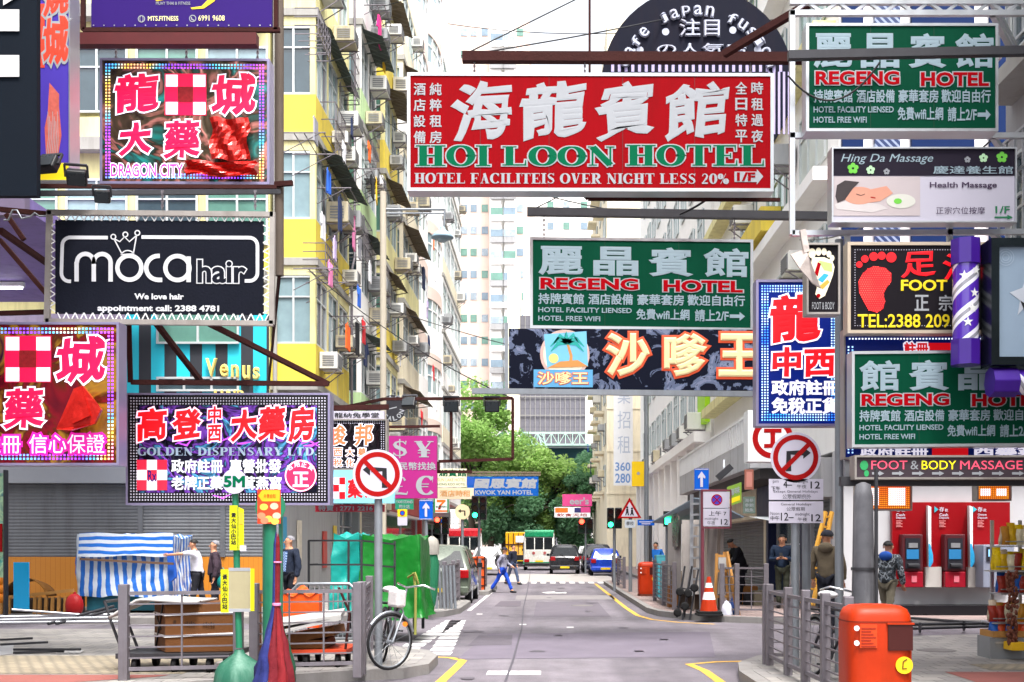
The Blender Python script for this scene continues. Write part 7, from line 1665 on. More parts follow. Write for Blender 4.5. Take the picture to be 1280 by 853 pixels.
# -- second cart with boards
t = thing('hand_cart', 'flat cart with red deck edge and dark castors behind the rainbow parasol', 'cart', (XP(385, 14.3), 14.3, GZ)); xa, xb = XP(352, 14.3), XP(440, 14.3)
MB().box(xa, xb, 13.9, 14.8, .30, .35).build('deck', mat('cart_red', 'b03a1a', .6, var=.2), t)
for x_ in (xa + .15, xb - .5, xb - .12):
    for y_ in (14.0, 14.7): b = MB(); wheel(b, (x_, y_, GZ + .085), .085, .05); b.bar((x_, y_, .2), (x_, y_, .31), .04); b.build('castor', M['rubber'], t)
MB().tube([(xb - .02, 13.95, .35), (xb + .03, 13.95, .8), (xb - .1, 13.95, 1.1)], .016, 8).build('handle', M['rust'], t)
for i, (xx, w_, z, lab) in enumerate(((xa + .05, .55, .36, 'folded brown carton at the bottom of the red edged cart'), (xa + .12, .6, .47, 'flattened brown carton on the folded one, under the white boards'))):
    b = MB().obox((xx + w_ / 2, 14.3, z + .05), (w_ / 2, .02, .05 * i), (0, .35, 0), (-.01, 0, .05)); single('folded_carton', lab, 'carton', b, CARD)
for i, (z, lab) in enumerate(((.66, 'white foam board with blue edge on the cartons'), (.72, 'topmost white foam board, tilted on the red edged cart'))):
    b = MB(); b.obox((xa + .36, 14.15, z), (.42, .05, .09 - i * .03), (-.04, .36, .02), (0, 0, .018)); single('foam_board', lab, 'foam sheet', b, FOAM)
b = MB(); b.sheet(lambda u, v: (XP(352, 14.9) + .48 * u, 14.8 + .3 * v, .98 + .09 * math.sin(u * math.pi) * math.sin(v * math.pi) + .03 * math.sin(u * 14)), 14, 8)
b.box(XP(354, 14.9), XP(400, 14.9), 14.82, 15.05, .55, .98); single('plastic_bundle', 'bright orange plastic bundle behind the white foam boards', 'bundle', b, mat('orange_plastic', 'd04a0c', .4, var=.15, bump=.6, bscale=9))
# crowd barrier and cage
t = thing('crowd_barrier', 'grey steel crowd barrier with rounded corners behind the orange bundle', 'barrier', (XP(405, 15.6), 15.6, GZ)); Z = 15.6
x0, x1, z0, z1 = XP(364, Z), XP(446, Z), .35, HP(730, Z)
MB().tube([(x0, Z, z0), (x0, Z, z1 - .1), (x0 + .1, Z, z1), (x1 - .1, Z, z1), (x1, Z, z1 - .1), (x1, Z, z0), (x0, Z, z0)], .022, 8).build('frame', M['steel'], t)
b = MB()
for i in range(1, 14): x_ = x0 + (x1 - x0) * i / 14; b.bar((x_, Z, z0), (x_, Z, z1), .014)
b.build('bar_frame', M['steel'], t); MB().box(x0 + .25, x0 + .5, Z - .02, Z - .01, .85, .97).build('plate', M['alu'], t); MB().box(x0 + .1, x0 + .16, Z - .3, Z + .3, GZ, GZ + .04).box(x1 - .16, x1 - .1, Z - .3, Z + .3, GZ, GZ + .04).bar((x0 + .13, Z, GZ), (x0 + .13, Z, z0), .03).bar((x1 - .13, Z, GZ), (x1 - .13, Z, z0), .03).build('foot', M['steel_dark'], t)
t = thing('cage_trolley', 'tall thin steel cage trolley between the crowd barrier and the green tarpaulin', 'trolley', (XP(436, 16.4), 16.4, GZ)); b = MB(); Z = 16.4
xa, xb, za = XP(386, Z), XP(484, Z), HP(676, Z)
for z in (HP(706, Z), za, HP(738, Z)): b.bar((xa, Z, z), (XP(452, Z), Z, z), .025); b.bar((XP(452, Z), Z, z), (xb, Z + .8, z - .05), .025); b.bar((xa, Z + .6, z), (xa, Z, z), .02)
for x_, y_ in ((xa, Z), (XP(452, Z), Z), (xb, Z + .8), (XP(425, Z), Z + .7)): b.bar((x_, y_, GZ + .1), (x_, y_, za), .03)
b.build('cage_frame', M['steel_dark'], t); MB().box(xa, xb, Z, Z + .7, .3, .34).build('deck', M['steel_dark'], t)
for x_ in (xa + .1, xb - .1):
    b = MB(); wheel(b, (x_, Z + .1, GZ + .07), .07, .04); b.bar((x_, Z + .1, .2), (x_, Z + .1, .3), .04); b.build('castor', M['rubber'], t)
# -- bicycle
def bicycle(label, loc, rz, steer=0.0):
    t = thing('bicycle', label, 'bicycle', (0, 0, 0), 'parked bicycles'); BF = mat('bike_frame', '3c3a40', .4, .4)
    rot = lambda b: (b.v.__setitem__(slice(None), [(math.cos(steer) * v[0] - math.sin(steer) * (v[1] + .44), math.sin(steer) * v[0] + math.cos(steer) * (v[1] + .44) - .44, v[2]) for v in b.v]), b)[1]
    def wh(y, nm):
        b = MB(); n = 32
        b.tube([(0, y + .32 * math.cos(2 * math.pi * k / n), .33 + .32 * math.sin(2 * math.pi * k / n)) for k in range(n + 1)], .017, 8, cap=False); w_ = (rot(b) if y < 0 else b).build('wheel', M['rubber'], t)
        b = MB().tube([(0, y + .3 * math.cos(2 * math.pi * k / n), .33 + .3 * math.sin(2 * math.pi * k / n)) for k in range(n + 1)], .01, 6, cap=False)
        b.lathe([(.025, -.05), (.025, .05)], (0, y, .33), 10, 'X')
        for k in range(18): a = 2 * math.pi * k / 18; b.tube([((-.03, .03)[k % 2], y, .33), (0, y + .3 * math.cos(a), .33 + .3 * math.sin(a))], .0022, 3)
        (rot(b) if y < 0 else b).build('rim', M['steel'], w_)
        mg = MB().tube([(0, y + .355 * math.cos(a), .33 + .355 * math.sin(a)) for a in [R(20 + 14 * q) for q in range(10)]], .02, 6); (rot(mg) if y < 0 else mg).build('mudguard', M['steel'], t)
    wh(-.55, 'front'); wh(.5, 'rear')
    b = MB(); H_, S_, B_ = (0, -.38, .82), (0, .18, .78), (0, .02, .3)
    for p, q in ((H_, B_), ((0, -.36, .76), S_), (S_, B_), (B_, (0, .5, .33)), (S_, (0, .5, .33)), (H_, (0, -.33, .68))): b.tube([p, q], .017, 8)
    b.build('frame', BF, t); rot(MB().tube([(-.05, -.55, .33), (-.05, -.42, .68), (0, -.38, .82), (0, -.35, .98)], .014, 8).tube([(.05, -.55, .33), (.05, -.42, .68), (0, -.4, .72)], .014, 8)).build('fork', M['steel'], t)
    rot(MB().tube([(-.28, -.15, .98), (-.24, -.3, 1.02), (0, -.36, .98), (.24, -.3, 1.02), (.28, -.15, .98)], .012, 8)).build('handlebar', M['chrome'], t)
    MB().tube([S_, (0, .2, .9)], .013, 8).build('seat_post', M['chrome'], t)
    MB().ball((0, .24, .93), .1, .16, .045).build('saddle', mat('saddle_wrap', 'cfcfd2', .5, bump=.5), t)
    MB().lathe([(.09, -.045), (.09, -.035)], (0, .02, .3), 18, 'X').bar((-.06, .02, .3), (-.06, .1, .16), .015).bar((.06, .02, .3), (.06, -.06, .44), .015).box(-.13, -.06, .07, .14, .15, .17).box(.06, .13, -.09, -.02, .43, .45).build('crank', M['steel_dark'], t)
    MB().box(-.1, .1, .34, .72, .74, .76).bar((-.07, .5, .34), (-.08, .6, .74), .012).bar((.07, .5, .34), (.08, .6, .74), .012).build('carrier', M['black'], t)
    rot(MB().box(-.1, .1, -.56, -.42, .74, .95)).build('front_bag', mat('bag_pale', 'b9b4b4', .6, var=.15, bump=.4), t, bevel=.03)
    MB().lathe([(.03, -.01), (.03, .01)], (.06, -.53, .55), 10, 'Y').build('reflector', mat('reflector_amber', 'd8701a', .3), t)
    t.location = loc; t.rotation_euler = (R(-0), R(4), rz); return t
bicycle('old dark bicycle with pale front bag leaning by the no left turn post', (XP(486, 14.1), 14.1, GZ), R(18), R(-62))
bicycle('dark bicycle behind the railing near the orange litter bin', (3.1, 12.6, GZ), R(12))
# -- tarpaulin stalls
def tarp(name, label, x0, x1, y0, y1, ztop, zbot, m, seed, cat='stall', sag=.08, flare=.1, n=26):
    """covered street stall: draped sheet over a boxy frame with folds"""
    b = MB(); sd = seed * 3.7
    per = []; L = [((x0, y0), (x1, y0)), ((x1, y0), (x1, y1)), ((x1, y1), (x0, y1)), ((x0, y1), (x0, y0))]
    for (a, c) in L:
        for i in range(n): per.append((a[0] + (c[0] - a[0]) * i / n, a[1] + (c[1] - a[1]) * i / n))
    cx, cy = (x0 + x1) / 2, (y0 + y1) / 2; rows = 26; vs = []
    ridge = lambda p: 1 - 2.2 * abs(mnoise.noise(p))
    for j in range(rows + 1):
        v = j / rows
        for (x, y) in per:
            ex = min((x - x0), (x1 - x)) / (x1 - x0); ey = min((y - y0), (y1 - y)) / (y1 - y0); e = max(ex, ey) * 2     # 0 at the corner posts, 1 mid side
            d = Vector((x - cx, y - cy, 0)).normalized()
            dg = x * .9 + y * .9 + v * 1.1
            o_ = .10 * ridge(Vector((dg * 1.5 + sd, v * .8, sd))) + .05 * ridge(Vector((dg * 4.2, v * 2.2 + sd, 1.3))) + .02 * ridge(Vector((x * 9 + sd, y * 9, v * 7)))
            q = Vector((x, y, 0)) + d * (o_ * (.25 + .75 * v) - .10 * e * math.sin(v * math.pi) + flare * v * .6)
            vs.append((q.x, q.y, ztop + (zbot - ztop) * v - sag * 1.3 * e * (1 - v) + (.12 * mnoise.noise(Vector((x * 2.3 + sd, y * 2.3, 0))) if v > .9 else 0)))
    m_ = len(per)
    b.add(vs, [(j * m_ + i, j * m_ + (i + 1) % m_, (j + 1) * m_ + (i + 1) % m_, (j + 1) * m_ + i) for j in range(rows) for i in range(m_)], True)
    tv = []
    for j in range(n + 1):
        for i in range(n + 1):
            u, v = i / n, j / n; e = min(u, 1 - u, v, 1 - v)
            p = vs[0] ; x = x0 + (x1 - x0) * u; y = y0 + (y1 - y0) * v
            if i == 0: p = vs[(4 * n - j) % (4 * n)]
            elif i == n: p = vs[n + j] if j < n else vs[2 * n]
            elif j == 0: p = vs[i]
            elif j == n: p = vs[3 * n - i]
            else: p = (x, y, ztop + .07 * mnoise.noise(Vector((x * 2.4 + sd, y * 2.4, 1))) + .03 * ridge(Vector((x * 5 + y * 3 + sd, y, 2))) - sag * 1.3 * (1 - abs(2 * min(u, 1 - u) - min(1, 2 * min(v, 1 - v)))) )
            tv.append(p)
    b.add(tv, [(j * (n + 1) + i, j * (n + 1) + i + 1, (j + 1) * (n + 1) + i + 1, (j + 1) * (n + 1) + i) for j in range(n) for i in range(n)], True)
    t = thing(name, label, cat, (cx, cy, GZ)); b.build('tarpaulin', m, t)
    fb = MB()
    for x_, y_ in ((x0 + .08, y0 + .08), (x1 - .08, y0 + .08), (x0 + .08, y1 - .08), (x1 - .08, y1 - .08)): fb.bar((x_, y_, GZ), (x_, y_, ztop - .1), .05)
    fb.build('leg_frame', M['steel_dark'], t); return t
TG = mat('tarp_green', '04681a', .38, var=.3, scale=2, bump=.9, bscale=4); TC = mat('tarp_cyan', '0f8880', .4, var=.2, bump=.9, bscale=4)
Z = 19.2
t = tarp('market_stall', 'closed street stall wrapped in a bright green tarpaulin beside the crossing', XP(455, Z), XP(524, Z), Z - .1, Z + 1.4, HP(668, Z), .42, TG, 2)
tarp('market_stall', 'narrow stall wrapped in pale cyan tarpaulin behind the green one', XP(421, Z + .5), XP(452, Z + .5), Z + .2, Z + 1.4, HP(666, Z), .5, TC, 3)
b = MB(); b.tube([(XP(517, 18.9), 18.9, HP(716, 18.9)), (XP(520, 18.9), 18.85, .9), (XP(519, 18.9), 18.9, .15)], .025, 6); b.tube([(XP(510, 19), 19, HP(722, 19)), (XP(519, 18.8), 18.8, HP(716, 18.9)), (XP(523, 18.9), 18.9, HP(730, 18.9))], .02, 6)
single('tie_rope', 'olive rope knotted round the corner of the green tarpaulin', 'rope', b, mat('rope_olive', '7a7a3a', .8))
s_ = mat('stall_stripe', '2f7fc8', .4); 
t = tarp('market_stall', 'street stall covered with blue and white striped sheeting before the shutters', XP(100, 25.4), XP(214, 25.4), 25.3, 26.9, HP(668, 25.4), .5, stripes('tarp_blue_stripe', 'b4bcc8', '145cb0', 'XY', .19, .5, .35, .5, 5, .1), 5, flare=.03)
b = MB(); b.sheet(lambda u, v: (XP(99, 25.2) + (XP(217, 25.2) - XP(99, 25.2)) * u, 25.2 - .06 * v - .02 * math.sin(u * 14), HP(667, 25.2) - .50 * v + .02 * math.sin(u * 9 + v * 3)), 24, 6); b.build('valance', stripes('tarp_blue_stripe_h', 'b4bcc8', '145cb0', 'Z', .15, .5, .35, .5, 5, .1), t, fix=False)
MB().box(XP(104, 25.2), XP(210, 25.2), 25.4, 26.6, GZ + .05, .52).build('base_board', mat('teal_box', '1f5a6a', .6), t)
b = MB().bar(W(100, 699, 24.9), W(217, 705, 24.9), .05); single('wooden_pole', 'long brown pole laid across the front of the blue striped stall', 'pole', b, mat('pole_brown', '5c4638', .7))
b = MB(); b.prism([W(x, y, 25.0) for x, y in ((208, 690), (214, 690), (219, 722), (212, 728))], (.02, .08, 0)); single('loose_sheet', 'loose flap of striped sheet hanging at the end of the stall pole', 'sheet', b, mat('tarp_blue2', '1a4fa8', .5))
# -- junk on the far pavement at the side
b = MB().box(XP(18, 24.6), XP(37, 24.6), 24.55, 24.6, .22, HP(703, 24.6)); single('blue_board', 'upright cyan painted board before the orange timber base', 'board', b, mat('board_cyan', '1aa0d8', .5, var=.08), bevel=.005)
t = thing('wooden_rack', 'low wooden rack with upright slats beside the cyan board', 'rack', W(40, 770, 24.9)); b = MB()
b.bar(W(0, 748, 24.9), W(92, 738, 24.9), .07); b.bar(W(0, 772, 24.9), W(92, 768, 24.9), .07)
for x_ in (2, 12, 44, 50, 58, 66, 74, 82): b.bar(W(x_, 746, 24.9), W(x_ - 1, 771, 24.9), .06)
b.build('slat_frame', WOOD, t); MB().box(XP(-10, 25.2), XP(92, 25.2), 25.1, 25.8, .15, .45).build('crate', mat('dark_timber', '33261c', .8), t)
b = MB(); b.sheet(lambda u, v: (XP(5, 25.4) + 1.0 * u, 25.3 + .5 * v, .5 + .42 * math.sin(u * math.pi) ** .6 * (1 - .2 * v)), 14, 4); single('sack_heap', 'brown cloth heap on the wooden rack against the orange boards', 'heap', b, mat('sack_brown', '8a5c28', .9, bump=.6, bscale=6), solid=.02)
b = MB(); b.ball(W(93, 757, 24.8), .2, .15, .26); b.tube([W(93, 745, 24.8), W(94, 740, 24.8)], [.05, .02], 6); single('red_bag', 'red plastic bag at the foot of the blue striped stall', 'bag', b, mat('red_plastic', '940a10', .5, bump=.6, bscale=10))
b = MB(); b.ball(W(1, 748, 24.5), .09, .09, .11); b.ball(W(2, 737, 24.5), .08, .08, .1); b.ball(W(0, 727, 24.5), .07, .07, .09); single('orange_netting', 'orange net bag of round fruit hanging at the picture edge', 'bag', b, mat('net_orange', 'e0801a', .6))
def steel_heap(label, items, m, cat='poles'):
    b = MB()
    for p, q, r_ in items: b.tube([p, q], r_, 6)
    return single('steel_poles', label, cat, b, m, 'poles lying on the ground')
G = lambda px, py, z=0.0: Vector((XP(px, (EYE - z) * F / (py - HY)), (EYE - z) * F / (py - HY), z))
steel_heap('long silver poles lying along the kerb before the wooden rack', [(G(-20, 772, .2), G(150, 768, .22), .035), (G(-20, 776, .2), G(140, 772, .24), .035), (G(15, 762, .35), G(120, 770, .2), .025), (G(-20, 779, .17), G(155, 777, .17), .03)], M['alu'])
steel_heap('two dark poles slanting on the kerb below the striped stall', [(G(60, 780, .15), G(142, 758, .4), .03), (G(70, 780, .15), G(145, 762, .35), .03)], M['steel_dark'])
t = thing('plank_stack', 'flat stack of dark planks and a white sheet lying out on the paving', 'planks', G(50, 815, GZ))
b = MB()
for i, (a, c) in enumerate((((17, 816), (80, 814)), ((18, 812), (100, 812)), ((0, 806), (60, 803)), ((0, 800), (41, 798)))): b.bar(G(*a, GZ + .02 + .03 * i), G(*c, GZ + .03 + .03 * i), .06, .03)
b.build('plank_boards', M['steel_dark'], t); MB().add([G(70, 817, GZ + .012), G(100, 817, GZ + .012), G(105, 813, GZ + .012), G(72, 813, GZ + .012)], [(0, 1, 2, 3)]).build('white_sheet', FOAM, t)
MB().add([G(-20, 822, GZ + .006), G(17, 817, GZ + .006), G(17, 806, GZ + .006), G(-20, 806, GZ + .006)], [(0, 1, 2, 3)]).build('grey_board', GRY, t)
t = thing('poster_stand', 'turquoise printed poster panel at the picture edge beside the shutters', 'poster', (XP(0, 24), 24, GZ)); MB().box(XP(-22, 24), XP(8, 24), 23.9, 24, .95, HP(592, 24)).build('panel', foil('poster_turq', [(.35, '3a9c94'), (.5, 'a8c8a0'), (.6, '2a6a7a'), (.7, 'd0b890')], 1.2, .4), t); MB().box(XP(8, 24), XP(10, 24), 23.86, 24.02, .1, HP(588, 24)).build('frame', M['steel_dark'], t); MB().box(XP(-6, 24), XP(6, 24), 23.88, 23.9, HP(690, 24), HP(655, 24)).build('red_print', SRED, t)

# -- canvas stall on the other side
t = thing('market_stall', 'canvas sided street stall with grey sheet roof, poles and ladder by the kerb', 'stall', (3.6, 26, GZ)); CV = mat('canvas_grey', 'a09a96', .8, var=.2, scale=2, bump=.5, bscale=5, stain=.3)
b = MB(); RFm = mat('roof_sheet', '6e7c88', .5, .2, var=.2, scale=2, stain=.3)
pz = lambda px, py, Z: W(px, py, Z)
b.add([pz(815, 652, 31), pz(868, 622, 27), pz(888, 624, 26), pz(930, 646, 25), pz(905, 650, 27), pz(840, 655, 31)], [(0, 1, 2, 5), (2, 3, 4, 5)]); b.build('roof', RFm, t, fix=False, solid=.03)
b = MB(); b.sheet(lambda u, v: (3.05 + .95 * u, 26.4 + .04 * math.sin(u * 16) + .03 * math.sin(v * 5), .5 + (HP(650, 26.4) - .5) * v), 22, 6); b.sheet(lambda u, v: (3.04 + .03 * math.sin(u * 14), 26.45 + 3.3 * u, .45 + (HP(650, 26.4) - .45) * v), 22, 6); b.build('canvas_wall', CV, t, fix=False)
MB().sheet(lambda u, v: (2.98, 26.5 + 1.3 * u, 1.55 + .75 * v + .06 * math.sin(u * 9)), 8, 4).build('black_plastic', mat('black_sheet', '14161c', .25, bump=1.0, bscale=9), t, fix=False)
for i, (px, z_) in enumerate(((836, 30), (842, 29), (846, 28))): MB().bar((XP(px, z_), z_, GZ), (XP(px + 1, z_), z_, HP(645, z_)), .07).build('pole', mat('grey_timber', '6e645c', .8, var=.25), t)
MB().box(3.1, 4.0, 26.5, 29.5, GZ + .02, .5).build('crates', mat('dark_timber', '33261c'), t)
t = thing('ladder', 'aluminium step ladder standing against the canvas stall', 'ladder', (XP(871, 25.6), 25.6, GZ)); b = MB(); Z = 25.6
for px in (864, 878): b.bar((XP(px, Z), Z, HP(745, Z)), (XP(px, Z) + .03, Z + .15, HP(618, Z)), .07)
b.build('side_rails', M['alu'], t)
for i in range(9): MB().bar(W(864, 738 - i * 13.5, Z + .01), W(878, 738 - i * 13.5, Z + .01), .045).build('rung', M['alu'], t)
t = thing('ladder', 'yellow bamboo ladder leaning behind the thick grey posts', 'ladder', (XP(1010, 20), 20, GZ)); b = MB(); Z = 20
b.bar(W(1003, 755, Z), W(1032, 640, Z + .5), .06); b.bar(W(1016, 757, Z), W(1040, 640, Z + .5), .06); b.build('side_rails', WOODY, t)
for i in range(9): u = (i + .5) / 9; MB().bar(W(1003, 755, Z).lerp(W(1032, 640, Z + .5), u), W(1016, 757, Z).lerp(W(1040, 640, Z + .5), u), .04).build('rung', WOODY, t)
t = thing('wooden_easel', 'brown wooden folding frame standing behind the traffic cone', 'frame', (XP(904, 24.8), 24.8, GZ)); b = MB(); Z = 24.8
b.bar(W(893, 775, Z), W(896, 692, Z), .06); b.bar(W(925, 780, Z - .3), W(908, 690, Z), .07); b.bar(W(912, 774, Z), W(905, 690, Z + .1), .05)
for y in (695, 714, 746): b.bar(W(894, y, Z), W(912, y, Z), .05)
b.build('timber_frame', WOOD, t); MB().obox(W(904, 704, Z - .03), (.1, 0, 0), (0, .01, 0), (0, 0, .12)).build('paper', FOAM, t)
t = thing('traffic_cone', 'orange and white traffic cone on a stacked black base', 'traffic cone', (XP(886, 24.4), 24.4, GZ)); c = (XP(886, 24.4), 24.4, GZ)
b = MB(); b.box(c[0] - .27, c[0] + .27, c[1] - .27, c[1] + .27, GZ, GZ + .05); b.box(c[0] - .25, c[0] + .25, c[1] - .25, c[1] + .25, GZ + .055, GZ + .1); b.build('base', M['rubber'], t, bevel=.01)
h_ = .72; prof = lambda a, c_: [(.19 - .155 * a, .1 + h_ * a), (.19 - .155 * c_, .1 + h_ * c_)]
for a, c_, m_ in ((0, .33, BINO), (.33, .55, M['white']), (.55, .68, BINO), (.68, .82, M['white']), (.82, 1, BINO)): MB().lathe(prof(a, c_), c, 20).build('band', m_, t)
t = thing('luggage_trolley', 'folded black luggage trolleys with small wheels leaning by the cone', 'trolley', (XP(857, 24.9), 24.9, GZ)); b = MB(); Z = 24.9
for dx in (0, 9): b.bar(W(846 + dx, 772, Z), W(856 + dx, 708, Z + .2), .03); b.bar(W(853 + dx, 775, Z - .1), W(864 + dx, 712, Z + .2), .03); b.bar(W(846 + dx, 758, Z), W(853 + dx, 760, Z), .03); b.bar(W(850 + dx, 735, Z), W(860 + dx, 737, Z), .03)
b.build('frame', M['steel_dark'], t)
for px, py in ((847, 766), (856, 758), (850, 740), (860, 742), (868, 735)): b = MB(); wheel(b, W(px, py, Z - .1), .09, .05, 'Y'); b.build('wheel', M['rubber'], t)
b = MB(); b.ball(W(908, 768, 24.6), .14, .14, .3); single('refuse_bag', 'pale plastic bag tied at the foot of the wooden frame', 'bag', b, mat('bag_white', 'b9bcc8', .4, bump=.8, bscale=9))
b = MB(); b.ball(W(918, 762, 24.7), .12, .12, .3); single('refuse_bag', 'blue plastic bag next to the pale one by the railing', 'bag', b, mat('bag_blue', '3a5aa0', .4, bump=.8, bscale=9))
# wrapped parasol on the far pavement
t = thing('wrapped_parasol', 'white and green wrapped parasol standing beyond the green tarpaulin', 'parasol', (XP(540, 25), 25, GZ)); x = XP(540, 25)
MB().lathe([(.03, GZ), (.12, .6), (.16, 1.2), (.1, 1.5)], (x, 25, 0), 10).build('lower_cloth', mat('cloth_dkgreen', '1c6a48', .7, bump=.6), t); MB().lathe([(.15, 1.42), (.16, 1.6), (.13, 1.74), (.03, 1.82)], (x, 25, 0), 10).build('upper_cloth', mat('cloth_offwhite', '9c988f', .7, bump=.6), t)

# -- bank machines
t = thing('bank_wall_panel', 'tall red wall panel with white lettering behind the bank machines', 'panel', W(1188, 757, 24.95)); Z = 24.9
ATR = mat('bank_red', '86040e', .35, var=.06)
MB().box(XP(1115, Z), XP(1262, Z), 24.88, 25.55, .72, HP(628, Z)).build('panel', ATR, t)
MB().box(XP(1113, 24.5), XP(1264, 24.5), 24.4, 25.5, GZ, HP(757, 24.5)).build('plinth', mat('plinth_black', '17161a', .3), t)
s = Sign('', '', '', 1115, 628, 1262, 757, 24.86, root=t)
for x_, t2 in ((1120, 'Cash\nDeposit'), (1174, 'Cash\nDeposit'), (1222, 'Cheque\nDeposit')):
    if x_ > 1120: s.poly([(x_ - 6, 633), (x_ - 1, 637), (x_ - 6, 641)], mat('tri_teal', '3aa0b0', .4), 1, 'mark')
    s.text('存', x_, 634, x_ + 6, 640, PLATE, .02, layer=1); s.text('款', x_ + 7, 636, x_ + 11, 640, PLATE, .01, layer=1)
    a, c_ = t2.split('\n'); s.text(a, x_, 642, x_ + 11, 645.5, PLATE, .02, layer=1); s.text(c_, x_, 646, x_ + 12, 649.5, PLATE, .02, layer=1)
    for i in range(5): s.rect(x_, 651 + i * 1.8, x_ + 8 - (i % 2) * 2, 651.7 + i * 1.8, mat('bank_pale', 'd88a8a', .5), 1, 'small_print')
s.done()
for xa, xb in ((1156, 1176), (1209, 1228)):
    MB().box(XP(xa, 24.8), XP(xb, 24.8), 24.75, 25.5, .72, HP(709, 24.8)).build('panel_lower', mat('bank_grey', 'b0aca8', .5), t)
for xa, xb, lab in ((1130, 1153, 'bank machine with red base under the first white heading'), (1183, 1206, 'bank machine with red base between the two blue white fins')):
    a = thing('cash_machine', lab, 'cash machine', (XP((xa + xb) / 2, 24.6), 24.6, .7), 'bank machines'); Z = 24.6; X0, X1 = XP(xa - 1.5, Z), XP(xb + 1, Z); zt = lambda y: HP(y, Z)
    MB().box(X0, X1, 24.62, 24.88, zt(714), zt(668)).build('upper_case', mat('atm_maroon', '4a1a20', .4), a, bevel=.02); MB().box(X0, X1, 24.6, 24.88, .72, zt(715)).build('base', mat('atm_red', '8a0a20', .35, var=.2, scale=6), a, bevel=.015)
    MB().box(X0 + .06, X1 - .06, 24.6, 24.63, zt(711), zt(673)).build('bezel', mat('atm_dark', '23232a', .4), a)
    MB().box(X0 + .08, X1 - .1, 24.585, 24.6, zt(699), zt(687)).build('screen', mat('atm_screen', '2a6a98', .2, emit=.06), a); MB().box(X0 + .12, X1 - .12, 24.58, 24.6, zt(685), zt(679)).build('slot', M['alu'], a)
    MB().obox(((X0 + X1) / 2, 24.56, zt(706)), (.12, 0, 0), (0, .06, .02), (0, 0, .02)).build('keypad', M['steel_dark'], a); MB().box((X0 + X1) / 2 - .03, (X0 + X1) / 2 + .08, 24.59, 24.6, zt(728), zt(720)).build('logo_mark', mat('atm_pale', 'c86a78', .4), a)
for xa in (1160, 1212):
    b = MB(); b.prism([W(xa, 632, 24.6), W(xa + 4, 634, 24.6), W(xa + 4, 702, 24.6), W(xa + 1, 708, 24.6)], (.05, .28, 0)); single('privacy_fin', 'white privacy fin with blue foot beside the ' + ('first' if xa == 1160 else 'second') + ' red bank machine', 'panel', b, M['white'])
    b = MB(); b.prism([W(xa + .6, 680, 24.58), W(xa + 4.2, 694, 24.58), W(xa + 4.2, 703, 24.58), W(xa + 1, 709, 24.58)], (.04, .01, 0)); o = b.build('fin_foot', mat('fin_blue', '2a90c0', .4), bpy.data.objects['privacy_fin' if xa == 1160 else 'privacy_fin.001'])
a = thing('cash_machine', 'grey upright bank machine beside the snack shelves', 'cash machine', (XP(1240, 24.3), 24.3, .7), None); Z = 24.3
MB().box(XP(1229, Z), XP(1268, Z), 24.3, 24.85, .72, HP(681, Z)).build('case', mat('atm_grey', '7d8292', .4), a, bevel=.02); MB().box(XP(1233, Z), XP(1250, Z), 24.28, 24.31, HP(702, Z), HP(684, Z)).build('bezel', mat('atm_dark', '23232a'), a); MB().box(XP(1235, Z), XP(1247, Z), 24.27, 24.28, HP(696, Z), HP(687, Z)).build('screen', mat('atm_screen2', '7ab0d8', .3, emit=.3), a)
for x0, y0, x1, y1, lab, m_ in ((1056, 652, 1070, 700, 'sheet of printed notices on the white bank wall', PLATE), (1072, 648, 1088, 705, 'second printed notice beside the thick grey post', PLATE), (1058, 708, 1086, 752, 'brown cardboard sheet leaning on the bank wall', CARD)):
    b = MB(); Z = 25.4; b.prism([W(x0, y0, Z), W(x1, y0, Z), W(x1, y1, Z), W(x0, y1, Z)], (0, .04, 0)); o = single('wall_notice' if m_ is PLATE else 'cardboard_sheet', lab, 'notice' if m_ is PLATE else 'cardboard', b, m_)
    if m_ is PLATE:
        b = MB()
        for i in range(9): b.box(XP(x0 + 2, Z), XP(x1 - 2 - (i % 3) * 2, Z), Z - .01, Z - .002, HP(y0 + 4 + i * 5, Z), HP(y0 + 2.8 + i * 5, Z))
        b.build('print', mat('notice_print', '8a8a98', .6), o, fix=False)
steel_heap('long steel pole rack lying on the far kerb before the bank machines', [(G(1128, 772, .18), G(1236, 780, .3), .03), (G(1135, 786, .15), G(1238, 783, .2), .03), (G(1130, 781, .3), G(1240, 779, .3), .03), (G(1150, 790, .03), G(1150, 780, .33), .025), (G(1205, 788, .03), G(1205, 778, .33), .025)], M['steel_dark'])
